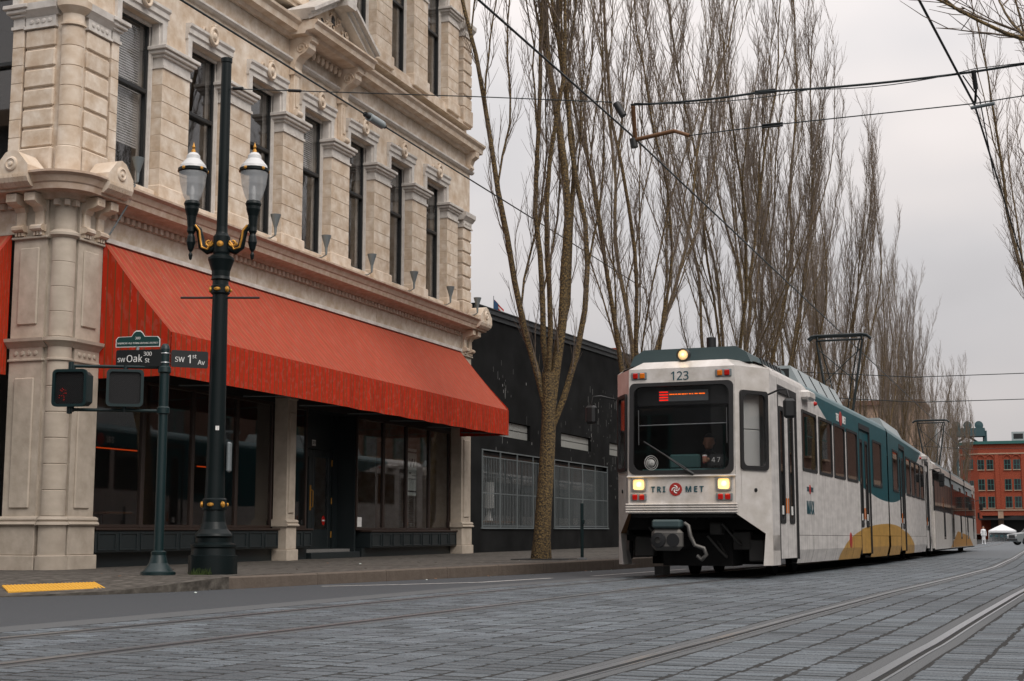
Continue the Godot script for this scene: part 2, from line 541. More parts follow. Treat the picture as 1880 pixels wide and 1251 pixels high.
func ground() -> void:
	var mb := MB.new()
	sheet(mb, 60, -700, 8, func(_z): return -500.0, func(_z): return 500.0, -0.03)
	solo("ground", mb, M.grit, "dark grit bed under the street paving", "ground", Vector3.ZERO, "", "structure")
	# asphalt lane along the kerb and the mouth of the side street
	mb = MB.new()
	sheet(mb, 14, -16.4, 0.9, func(_z): return -70.0, func(z): return cx(z) - 5.62, 0.0, 0.03)
	sheet(mb, -16.4, -48, 0.6, func(z): return kerb_x(z) + 0.002, func(z): return cx(z) - 5.62, 0.0, 0.03)
	sheet(mb, -48, -150, 6.0, func(z): return kerb_x(z) + 0.002, func(z): return cx(z) - 5.62, 0.0, 0.03)
	sheet(mb, 14, -150, 1.5, func(z): return cx(z) + 3.02, func(_z): return 2.2, 0.0, 0.03)
	solo("road", mb, M.asphalt, "grey asphalt lane between kerb and stone paving", "road", Vector3.ZERO, "", "structure")
	# cast strip between asphalt and setts
	mb = MB.new()
	sheet(mb, 10, -120, 0.8, func(z): return cx(z) - 5.60, func(z): return cx(z) - 5.16, 0.002, 0.03)
	solo("road_strip", mb, M.concrete, "worn concrete strip bordering the stone setts", "road strip", Vector3.ZERO, "", "structure")
	# rails: two heads with a groove, cast in concrete
	for q in [0.0, 1.47, -3.27, -4.70]:
		var rail := thing("tram_rail", "grooved steel tram rail set flush in the street", "rail", Vector3(0, 0, 0), "tram rails in the street")
		rail.set_meta("kind", "structure")
		mb = MB.new()
		sheet(mb, 8, -190, 0.7, func(z): return cx(z) + q - 0.150, func(z): return cx(z) + q - 0.052, 0.001, 0.03)
		sheet(mb, 8, -190, 0.7, func(z): return cx(z) + q + 0.072, func(z): return cx(z) + q + 0.150, 0.001, 0.03)
		part("concrete_edge", mb, M.concrete, rail)
		mb = MB.new()
		sheet(mb, 8, -190, 0.7, func(z): return cx(z) + q - 0.050, func(z): return cx(z) + q + 0.012, 0.006, 0.035)
		part("rail_head", mb, M.rail, rail)
		mb = MB.new()
		sheet(mb, 8, -190, 0.7, func(z): return cx(z) + q + 0.052, func(z): return cx(z) + q + 0.070, 0.004, 0.033)
		part("guard_lip", mb, M.rail, rail)
	# joints filled with dark grit almost to the top of the stones
	mb = MB.new()
	sheet(mb, 4, -50, 0.7, func(z): return cx(z) - 5.15, func(z): return cx(z) + 3.0, -0.001)
	solo("joint_grit", mb, M.grit, "dark grit filling the joints between the stone setts", "grit", Vector3.ZERO, "", "structure")
	# stone setts
	var paving := thing("stone_paving", "blue-grey stone setts laid in courses between the rails", "paving", Vector3.ZERO)
	paving.set_meta("kind", "structure")
	var fwd := Vector3(-sin(deg_to_rad(20.3)), 0, -cos(deg_to_rad(20.3)))
	var bands := [[-5.14, -4.86], [-4.54, -3.43], [-3.11, -0.16], [0.16, 1.31], [1.63, 3.0]]
	var blocks := []
	for b in bands:
		var w: float = b[1] - b[0]
		var n := int(round(w / 0.28))
		for k in n:
			var q0: float = b[0] + w * k / n
			var q1: float = b[0] + w * (k + 1) / n
			var z := -3.0 - rng.randf() * 0.13
			while z > -50.0:
				var ln := rng.randf_range(0.13, 0.19)
				var zc := z - ln * 0.5
				var x := cx(zc) + (q0 + q1) * 0.5
				z -= ln
				var p := Vector3(x, gy(zc), zc)
				var dp := p.dot(fwd)
				var lat := p.dot(Vector3(cos(deg_to_rad(20.3)), 0, -sin(deg_to_rad(20.3))))
				if dp < 4.0 or absf(lat) > dp * 0.37 + 2.2: continue
				blocks.append([dp, p, q1 - q0, ln, absf(lat) < dp * 0.365 and dp > 7.25])
	blocks.sort_custom(func(a, b): return a[0] < b[0])
	var variants := []
	for k in 6:
		var c := MB.new()
		c.colored = true
		sett(c, Vector3.ZERO, 1.0, 1.0, Basis.IDENTITY, 0.02)
		variants.append(c.mesh())
	var mass := MB.new()
	var patch := FastNoiseLite.new()
	patch.seed = 19; patch.frequency = 0.35; patch.fractal_octaves = 3
	mass.colored = true
	var singles := 0
	for b in blocks:
		var p: Vector3 = b[1]
		var turn := atan2(cx(p.z - 0.5) - cx(p.z + 0.5), 1.0)
		var bs := Basis(Vector3.UP, -turn + rng.randf_range(-0.02, 0.02)) * Basis(Vector3.RIGHT, rng.randf_range(-0.008, 0.008)) * Basis(Vector3.BACK, rng.randf_range(-0.004, 0.004))
		p.y += rng.randf_range(0.0008, 0.0042)
		if singles < 300 and b[4]:
			singles += 1
			p += Vector3(rng.randf_range(-0.009, 0.009), 0, 0)
			var s := bs.scaled_local(Vector3(b[2] - rng.randf_range(0.020, 0.042), 1.0, b[3] - rng.randf_range(0.026, 0.062)))
			piece("sett", variants[rng.randi() % 6], M["cobble%d" % clampi(int(1.9 + rng.randf_range(-1.6, 1.6) + 2.5 * patch.get_noise_2d(p.x, p.z)), 0, 3)], paving, p, s)
		else:
			var g := rng.randf_range(0.115, 0.235) * (1.0 + 0.35 * patch.get_noise_2d(p.x, p.z))
			mass.tint = Color(g * 0.88, g, g * 1.09)
			p += Vector3(rng.randf_range(-0.009, 0.009), 0, 0)
			sett(mass, p, b[2] - rng.randf_range(0.020, 0.042), b[3] - rng.randf_range(0.026, 0.062), bs, 0.005)
	var rest := part("sett_field", mass, M.cobble, paving)
	rest.set_meta("kind", "stuff")
	mb = MB.new()
	sheet(mb, -50, -330, 3.0, func(z): return cx(z) - 5.16, func(z): return cx(z) + 3.0 if z > -150 else 30.0, -0.012)
	part("distant_setts", mb, M.cobble1, paving)
	pavement()

# one stone block, top at p
func sett(mb: MB, p: Vector3, w: float, l: float, b: Basis, e: float) -> void:
	var ew := minf(e, w * 0.1) if w < 0.9 else 0.02
	var el := minf(e, l * 0.2) if l < 0.9 else 0.04
	var hw := w * 0.5
	var hl := l * 0.5
	var m := [Vector3(-hw, -0.004, -hl), Vector3(hw, -0.004, -hl), Vector3(hw, -0.004, hl), Vector3(-hw, -0.004, hl)]
	var t := [Vector3(-hw + ew, 0, -hl + el), Vector3(hw - ew, 0, -hl + el), Vector3(hw - ew, 0, hl - el), Vector3(-hw + ew, 0, hl - el)]
	for k in 4:
		m[k] = p + b * m[k]; t[k] = p + b * t[k]
	mb.quad(t[3], t[2], t[1], t[0])
	for k in 4:
		var j := (k + 1) % 4
		mb.quad(m[j], m[k], t[k], t[j])
		var dn := b * Vector3(0, -0.02, 0)
		mb.quad(m[j] + dn, m[k] + dn, m[k], m[j])

func pavement() -> void:
	# footway slabs: flags in rows up to the walls, each a piece
	var walk := thing("pavement", "damp brown concrete pavement beside the shops", "pavement", Vector3.ZERO)
	walk.set_meta("kind", "structure")
	var mb := MB.new()
	var zs := []
	for k in KERB: zs.append(k[1])
	mb = MB.new()
	for i in zs.size() - 1:
		var p: float = zs[i]
		var q: float = zs[i + 1]
		var n := int(ceil((p - q) / 6.0)) if q > -60 else 4
		for k in n:
			var a := lerpf(p, q, float(k) / n)
			var b := lerpf(p, q, float(k + 1) / n)
			mb.quad(Vector3(-60, WALK - 0.004, a), Vector3(kerb_x(a) - 0.15, WALK - 0.004, a), Vector3(kerb_x(b) - 0.15, WALK - 0.004, b), Vector3(-60, WALK - 0.004, b))
	part("footway_bed", mb, M.kerb, walk)
	# flags with open joints
	var z := -16.42
	var row := 0
	while z > -62.0:
		var dz := 1.5
		var xa := -17.6
		var step := 1.52
		while xa < kerb_x(z - dz * 0.5) - 0.3:
			var xb := minf(xa + step, kerb_x(z - dz) - 0.17)
			var xb2 := minf(xa + step, kerb_x(z) - 0.17)
			if minf(xb, xb2) - xa > 0.12 and not (xa < -14.6 and z < -17.0):
				var fl := MB.new()
				var j := 0.007
				var y := WALK + rng.randf_range(0.0, 0.004)
				var a := Vector3(xa + j, y, z - j)
				var b := Vector3(xb2 - j, y, z - j)
				var c := Vector3(xb - j, y, z - dz + j)
				var d := Vector3(xa + j, y, z - dz + j)
				var dn := Vector3(0, -0.02, 0)
				fl.quad(a, b, c, d)
				fl.quad(a + dn, b + dn, b, a); fl.quad(b + dn, c + dn, c, b); fl.quad(c + dn, d + dn, d, c); fl.quad(d + dn, a + dn, a, d)
				part("flag", fl, M.walk, walk)
			xa += step
		z -= dz
		row += 1
	# kerb stones
	var kerb := thing("kerb", "dark brown kerb stones along the pavement edge", "kerb", Vector3.ZERO)
	kerb.set_meta("kind", "structure")
	z = -16.4
	while z > -110.0:
		var ln := 1.8 if z > -60 else 6.0
		var z2 := z - ln + 0.012
		var k := MB.new()
		var nseg := 3
		for i in nseg:
			var a := lerpf(z, z2, float(i) / nseg)
			var b := lerpf(z, z2, float(i + 1) / nseg)
			var xa := kerb_x(a)
			var xb := kerb_x(b)
			var ta := WALK + 0.002
			k.quad(Vector3(xa - 0.15, ta, a), Vector3(xa - 0.018, ta, a), Vector3(xb - 0.018, ta, b), Vector3(xb - 0.15, ta, b))
			k.quad(Vector3(xa - 0.018, ta, a), Vector3(xa, ta - 0.02, a), Vector3(xb, ta - 0.02, b), Vector3(xb - 0.018, ta, b))
			k.quad(Vector3(xa, gy(a) - 0.03, a), Vector3(xb, gy(b) - 0.03, b), Vector3(xb, ta - 0.02, b), Vector3(xa, ta - 0.02, a))
			if i == 0: k.quad(Vector3(xa - 0.15, -0.03, a), Vector3(xa, -0.03, a), Vector3(xa, ta - 0.02, a), Vector3(xa - 0.15, ta, a))
			if i == nseg - 1: k.quad(Vector3(xb, -0.5, b), Vector3(xb - 0.15, -0.5, b), Vector3(xb - 0.15, ta, b), Vector3(xb, ta - 0.02, b))
		part("kerb_stone", k, M.kerb, kerb)
		z -= ln
	# dropped kerb: the footway ramps down round the corner
	mb = MB.new()
	for i in RAMP_K.size() - 1:
		var k0 := Vector3(RAMP_K[i][0], RAMP_K[i][1], RAMP_K[i][2])
		var k1 := Vector3(RAMP_K[i + 1][0], RAMP_K[i + 1][1], RAMP_K[i + 1][2])
		var b0 := Vector3(RAMP_B[i][0], RAMP_B[i][1], RAMP_B[i][2])
		var b1 := Vector3(RAMP_B[i + 1][0], RAMP_B[i + 1][1], RAMP_B[i + 1][2])
		mb.quad(k0, k1, b1, b0)
		mb.quad(Vector3(k0.x, -0.03, k0.z), Vector3(k1.x, -0.03, k1.z), k1, k0)
		mb.quad(b0, b1, Vector3(b1.x, WALK, -16.42), Vector3(b0.x, WALK, -16.42))
	mb.quad(Vector3(-60, WALK, -16.42), Vector3(-17.6, WALK, -16.42), Vector3(-17.6, WALK, -17.7), Vector3(-60, WALK, -17.7))
	part("corner_ramp", mb, M.walk, walk)
	# yellow tactile plate with domes
	var c := [Vector3(-12.020, 0.095, -14.394), Vector3(-11.449, 0.047, -13.830), Vector3(-10.801, 0.062, -14.826), Vector3(-11.342, 0.111, -15.336)]
	var o := Vector3(-12.0, 0.05, -15.0)
	var plate := thing("tactile_plate", "yellow tactile warning plate with raised domes at the kerb ramp", "tactile plate", o)
	mb = MB.new()
	mb.quad(c[0], c[1], c[2], c[3])
	for i in 4:
		var j := (i + 1) % 4
		mb.quad(c[i] + Vector3(0, -0.03, 0), c[j] + Vector3(0, -0.03, 0), c[j], c[i])
	part("plate", mb, M.yellow_plate, plate)
	mb = MB.new()
	for i in 26:
		for j in 18:
			var s := (i + 0.5) / 26.0
			var t := (j + 0.5) / 18.0
			var p: Vector3 = (c[0] as Vector3).lerp(c[1], t).lerp((c[3] as Vector3).lerp(c[2], t), s)
			mb.lathe(p, [Vector2(0.016, 0), Vector2(0.012, 0.006), Vector2(0.0, 0.007)], 6)
	var dm := part("domes", mb, M.yellow_plate, plate)
	dm.set_meta("kind", "stuff")
	# painted lines on the asphalt
	mb = MB.new()
	var pts := [Vector2(-9.3, -17.6), Vector2(-8.6, -18.6), Vector2(-7.9, -20.0), Vector2(-7.62, -22.5), Vector2(-7.35, -26.0)]
	for i in pts.size() - 1:
		if i == 3: continue
		var a: Vector2 = pts[i]
		var b: Vector2 = pts[i + 1]
		var nn := (b - a).orthogonal().normalized() * 0.05
		mb.quad(Vector3(a.x - nn.x, gy(a.y) + 0.004, a.y - nn.y), Vector3(a.x + nn.x, gy(a.y) + 0.004, a.y + nn.y), Vector3(b.x + nn.x, gy(b.y) + 0.004, b.y + nn.y), Vector3(b.x - nn.x, gy(b.y) + 0.004, b.y - nn.y))
	solo("lane_marking", mb, M.paint_white, "worn white painted line curving across the asphalt lane", "road marking", Vector3.ZERO, "", "structure")
	mb = MB.new()
	sheet(mb, -24.0, -30, 0.7, func(z): return cx(z) - 5.95, func(z): return cx(z) - 5.85, 0.004)
	solo("lane_marking", mb, M.paint_white, "short white painted dash beside the concrete strip", "road marking", Vector3.ZERO, "", "structure")

# a face of a building: o a point on it, a along it, d out of it
func face(o: Vector3, a: Vector3, d: Vector3) -> Dictionary:
	return {"o": o, "b": Basis(a, Vector3.UP, d)}
func fp(F: Dictionary, a: float, y: float, d: float) -> Vector3:
	return F.o + (F.b as Basis) * Vector3(a, y, d)
func fb(mb: MB, F: Dictionary, a0: float, a1: float, y0: float, y1: float, d0: float, d1: float, e := 0.0) -> void:
	var c := fp(F, (a0 + a1) / 2, (y0 + y1) / 2, (d0 + d1) / 2)
	var s := Vector3(absf(a1 - a0), absf(y1 - y0), absf(d1 - d0))
	if e > 0.0: mb.cbox(c, s, e, F.b)
	else: mb.box(c, s, F.b)
func fpart(called: String, F: Dictionary, a0: float, a1: float, y0: float, y1: float, d0: float, d1: float, m: Material, parent: Node3D, e := 0.0) -> MeshInstance3D:
	var mb := MB.new()
	fb(mb, F, a0, a1, y0, y1, d0, d1, e)
	return part(called, mb, m, parent)
# moulding: profile of Vector2(out, height) run from a0 to a1
func run(mb: MB, F: Dictionary, a0: float, a1: float, prof: Array) -> void:
	for i in prof.size() - 1:
		var p: Vector2 = prof[i]
		var q: Vector2 = prof[i + 1]
		mb.quad(fp(F, a0, p.y, p.x), fp(F, a1, p.y, p.x), fp(F, a1, q.y, q.x), fp(F, a0, q.y, q.x))
	var poly := PackedVector2Array(prof)
	var t := Geometry2D.triangulate_polygon(poly)
	for e in [a0, a1]:
		for i in range(0, t.size(), 3):
			mb.tri(fp(F, e, poly[t[i]].y, poly[t[i]].x), fp(F, e, poly[t[i + 1]].y, poly[t[i + 1]].x), fp(F, e, poly[t[i + 2]].y, poly[t[i + 2]].x))

const COL := Vector3(-14.40, 0, -18.32)
const COLR := 0.205
var FX := {}
var FZ := {}
var stone_mesh := {}
var corner: Node3D

func stones(F: Dictionary, parent: Node3D, a0: float, a1: float, y0: float, y1: float, d0: float, d1: float, course: float, gap: float, e: float, called := "stone_block") -> void:
	var n := int(round((y1 - y0) / course))
	var h := (y1 - y0) / n
	var key := "%.2f %.3f %.2f %.3f %.3f" % [a1 - a0, h, d1 - d0, gap, e]
	if not stone_mesh.has(key):
		var mb := MB.new()
		mb.cbox(Vector3.ZERO, Vector3(a1 - a0, h - gap, d1 - d0), e)
		stone_mesh[key] = mb.mesh()
	for i in n:
		piece(called, stone_mesh[key], [M.stone, M.stone_b, M.stone_c][rng.randi() % 3], parent, fp(F, (a0 + a1) / 2, y0 + h * (i + 0.5), (d0 + d1) / 2), F.b)

func pilaster(F: Dictionary, b: Node3D, a0: float, a1: float, dy: float) -> void:
	fpart("pilaster_core", F, a0 + 0.004, a1 - 0.004, 6.42 + dy, 9.30 + dy, -0.44, -0.014, M.stone_c, b)
	fpart("pilaster_base", F, a0 - 0.05, a1 + 0.05, 6.44 + dy, 6.76 + dy, -0.25, 0.05, M.stone_b, b, 0.02)
	stones(F, b, a0, a1, 6.76 + dy, 8.88 + dy, -0.26, 0.0, 0.303, 0.009, 0.004)
	var mb := MB.new()
	fb(mb, F, a0 - 0.02, a1 + 0.02, 8.88 + dy, 8.93 + dy, -0.26, 0.03)
	fb(mb, F, a0, a1, 8.93 + dy, 9.08 + dy, -0.25, 0.002)
	fb(mb, F, a0 - 0.04, a1 + 0.04, 9.08 + dy, 9.13 + dy, -0.26, 0.05, 0.01)
	fb(mb, F, a0 - 0.09, a1 + 0.09, 9.13 + dy, 9.20 + dy, -0.27, 0.10, 0.015)
	fb(mb, F, a0 - 0.13, a1 + 0.13, 9.20 + dy, 9.27 + dy, -0.27, 0.14, 0.01)
	part("capital", mb, M.trim, b)

func window(F: Dictionary, b: Node3D, a0: float, a1: float, dy: float, blind: float) -> void:
	var w := 0.10
	var y0 := 6.65 + dy
	var y1 := 9.68 + dy
	var mb := MB.new()
	# dark sashes
	var s0 := a0 + w
	var s1 := a1 - w
	fb(mb, F, s0, s0 + 0.05, y0, y1, -0.33, -0.245); fb(mb, F, s1 - 0.05, s1, y0, y1, -0.33, -0.245)
	fb(mb, F, s0 + 0.06, s1 - 0.06, y1 - 0.07, y1, -0.33, -0.245); fb(mb, F, s0 + 0.05, s1 - 0.05, y0, y0 + 0.09, -0.33, -0.245)
	fb(mb, F, s0 + 0.06, s1 - 0.06, 8.38 + dy, 8.46 + dy, -0.33, -0.21, 0.012)
	var win := part("window", mb, M.sash, b)
	mb = MB.new(); fb(mb, F, s0 + 0.05, s1 - 0.05, 8.46 + dy, y1 - 0.07, -0.276, -0.27); part("pane", mb, M.glass, win)
	mb = MB.new(); fb(mb, F, s0 + 0.05, s1 - 0.05, y0 + 0.09, 8.38 + dy, -0.306, -0.30); part("pane", mb, M.glass, win)
	# pale moulded casing
	mb = MB.new()
	for s in [[a0, s0], [s1, a1]]:
		fb(mb, F, s[0], s[1], y0, y1, -0.44, -0.225)
		fb(mb, F, s[0] + 0.02, s[1] - 0.02, y0, y1 - 0.02, -0.225, -0.205)
		fb(mb, F, s[0] + 0.04, s[1] - 0.04, y0, y1 - 0.03, -0.205, -0.19, 0.006)
	fb(mb, F, s0, s1, y1 - 0.06, y1 - 0.001, -0.24, -0.19)
	part("window_frame", mb, M.trim, win)
	if blind > 0.0:
		mb = MB.new()
		var y := y1 - 0.1
		while y > y1 - blind:
			mb.box(fp(F, (s0 + s1) / 2, y, -0.39), Vector3(s1 - s0 - 0.12, 0.003, 0.05), (F.b as Basis) * Basis(Vector3.RIGHT, 1.15))
			y -= 0.045
		var bl := part("blind", mb, M.blind, win)
		bl.set_meta("kind", "stuff")
	# sill
	fpart("sill", F, a0 - 0.0, a1 + 0.0, y0 - 0.21, y0, -0.44, -0.06, M.stone_b, win, 0.015)

func window_head(F: Dictionary, b: Node3D, a0: float, a1: float, dy: float) -> void:
	var y1 := 9.68 + dy
	fpart("lintel", F, a0, a1, y1, 10.47 + dy, -0.45, -0.06, M.stone, b)
	var mb := MB.new()
	fb(mb, F, a0 - 0.09, a0 + 0.04, 9.28 + dy, y1, -0.30, 0.0); fb(mb, F, a1 - 0.04, a1 + 0.09, 9.28 + dy, y1, -0.30, 0.0)
	fb(mb, F, a0 + 0.04, a0 + 0.08, 9.28 + dy, y1, -0.30, -0.05); fb(mb, F, a1 - 0.08, a1 - 0.04, 9.28 + dy, y1, -0.30, -0.05)
	run(mb, F, a0 - 0.11, a1 + 0.11, [Vector2(-0.06, y1), Vector2(0.0, y1), Vector2(0.0, y1 + 0.09), Vector2(0.035, y1 + 0.11), Vector2(0.035, y1 + 0.2), Vector2(0.07, y1 + 0.24), Vector2(0.07, y1 + 0.29), Vector2(-0.06, y1 + 0.30)])
	part("architrave", mb, M.trim, b)
	# ring ornament with a bead
	mb = MB.new()
	var c := fp(F, (a0 + a1) / 2, y1 + 0.27, 0.08)
	var bb: Basis = (F.b as Basis) * Basis(Vector3.RIGHT, PI / 2)
	var ring := []
	for k in 11:
		var t := TAU * k / 10
		ring.append(Vector2(0.115 + 0.03 * cos(t), 0.035 * sin(t)))
	mb.lathe(c, ring, 18, bb * Basis.from_scale(Vector3(1, 1, 1.35)))
	mb.lathe(c, [Vector2(0.0, 0.05), Vector2(0.045, 0.04), Vector2(0.07, 0.0), Vector2(0.06, -0.06)], 12, bb * Basis.from_scale(Vector3(1, 1, 1.3)))
	mb.lathe(c + Vector3(0, 0.20, 0), [Vector2(0.0, 0.04), Vector2(0.035, 0.02), Vector2(0.035, -0.06)], 10, bb)
	part("ring_ornament", mb, M.stone_b, b)
	var q := fp(F, (a0 + a1) / 2, y1 + 0.36, -0.05)
	for s in [-1, 1]:
		mb = MB.new()
		var p := []
		for k in 9: p.append(q + (F.b as Basis) * Vector3(s * (0.12 + 0.028 * k), 0.05 * sin(k * 0.9) - 0.008 * k, 0.01))
		mb.tube(p, [0.035, 0.035, 0.03, 0.03, 0.026, 0.024, 0.02, 0.016, 0.01], 6)
		part("leaf_carving", mb, M.stone_c, b)

func pier(F: Dictionary, b: Node3D, a0: float, a1: float, full: bool) -> void:
	var m: Material = M.pier
	var e := 0.012
	fpart("pier_plinth", F, a0 - 0.05, a1 + 0.05, WALK - 0.05, 0.38, -0.3, 0.07, m, b, e)
	fpart("pier_base", F, a0 - 0.02, a1 + 0.02, 0.38, 0.84, -0.3, 0.035, m, b, e)
	var mb := MB.new()
	run(mb, F, a0 - 0.06, a1 + 0.06, [Vector2(-0.3, 0.84), Vector2(0.07, 0.84), Vector2(0.085, 0.86), Vector2(0.07, 0.89), Vector2(0.04, 0.9), Vector2(0.06, 0.93), Vector2(0.05, 0.96), Vector2(0.0, 0.98), Vector2(-0.3, 0.98)])
	part("pier_torus", mb, m, b)
	fpart("pier_shaft", F, a0, a1, 0.98, 3.40, -0.3, 0.0, m, b)
	var w := (a1 - a0)
	fpart("raised_panel", F, a0 + w * 0.2, a1 - w * 0.2, 1.10, 3.14, -0.01, 0.03, m, b, 0.018)
	mb = MB.new()
	fb(mb, F, a0 - 0.02, a1 + 0.02, 3.40, 3.44, -0.3, 0.03, 0.008)
	fb(mb, F, a0, a1, 3.44, 3.62, -0.3, 0.004)
	run(mb, F, a0 - 0.07, a1 + 0.07, [Vector2(-0.3, 3.62), Vector2(0.01, 3.62), Vector2(0.06, 3.68), Vector2(0.10, 3.71), Vector2(0.11, 3.76), Vector2(-0.3, 3.77)])
	for k in 4:
		mb.lathe(fp(F, a0 + w * (0.2 + 0.2 * k), 3.53, 0.0), [Vector2(0.0, 0.03), Vector2(0.035, 0.022), Vector2(0.045, 0.0)], 12, (F.b as Basis) * Basis(Vector3.RIGHT, PI / 2))
	part("pier_capital", mb, m, b)
	if not full: return
	fpart("upper_shaft", F, a0, a1, 3.77, 5.36, -0.3, 0.0, m, b)
	fpart("raised_panel", F, a0 + w * 0.2, a1 - w * 0.2, 3.98, 5.22, -0.01, 0.03, m, b, 0.018)
	mb = MB.new()
	fb(mb, F, a0 - 0.03, a1 + 0.03, 5.36, 5.40, -0.3, 0.05, 0.008)
	fb(mb, F, a0, a1, 5.40, 6.05, -0.3, 0.0)
	part("pier_frieze", mb, m, b)
	for k in [0.22, 0.78]:
		var c: float = a0 + w * k
		mb = MB.new()
		for g in 3: fb(mb, F, c - 0.085 + 0.062 * g, c - 0.045 + 0.062 * g, 5.41, 5.47, 0.0, 0.07)
		run(mb, F, c - 0.11, c + 0.11, [Vector2(0, 5.47), Vector2(0.10, 5.475), Vector2(0.135, 5.50), Vector2(0.14, 5.54), Vector2(0.10, 5.575), Vector2(0, 5.58)])
		fb(mb, F, c - 0.085, c + 0.085, 5.58, 5.82, 0.0, 0.05, 0.01)
		run(mb, F, c - 0.10, c + 0.10, [Vector2(0, 5.80), Vector2(0.06, 5.80), Vector2(0.10, 5.86), Vector2(0.25, 5.89), Vector2(0.30, 5.92), Vector2(0.30, 6.05), Vector2(0, 6.05)])
		for g in [-0.04, 0.04]: fb(mb, F, c + g - 0.014, c + g + 0.014, 5.975, 6.005, 0.295, 0.305)
		part("console", mb, M.stone, b)

const CORNICE := [Vector2(-0.06, 5.98), Vector2(0.08, 5.98), Vector2(0.10, 6.03), Vector2(0.14, 6.06), Vector2(0.36, 6.07), Vector2(0.38, 6.16), Vector2(0.40, 6.18), Vector2(0.44, 6.27), Vector2(0.50, 6.31), Vector2(0.50, 6.345), Vector2(-0.06, 6.43)]
const LEDGE := [Vector2(-0.06, 10.93), Vector2(0.04, 10.93), Vector2(0.08, 11.0), Vector2(0.24, 11.02), Vector2(0.26, 11.14), Vector2(0.33, 11.2), Vector2(0.34, 11.25), Vector2(-0.06, 11.36)]

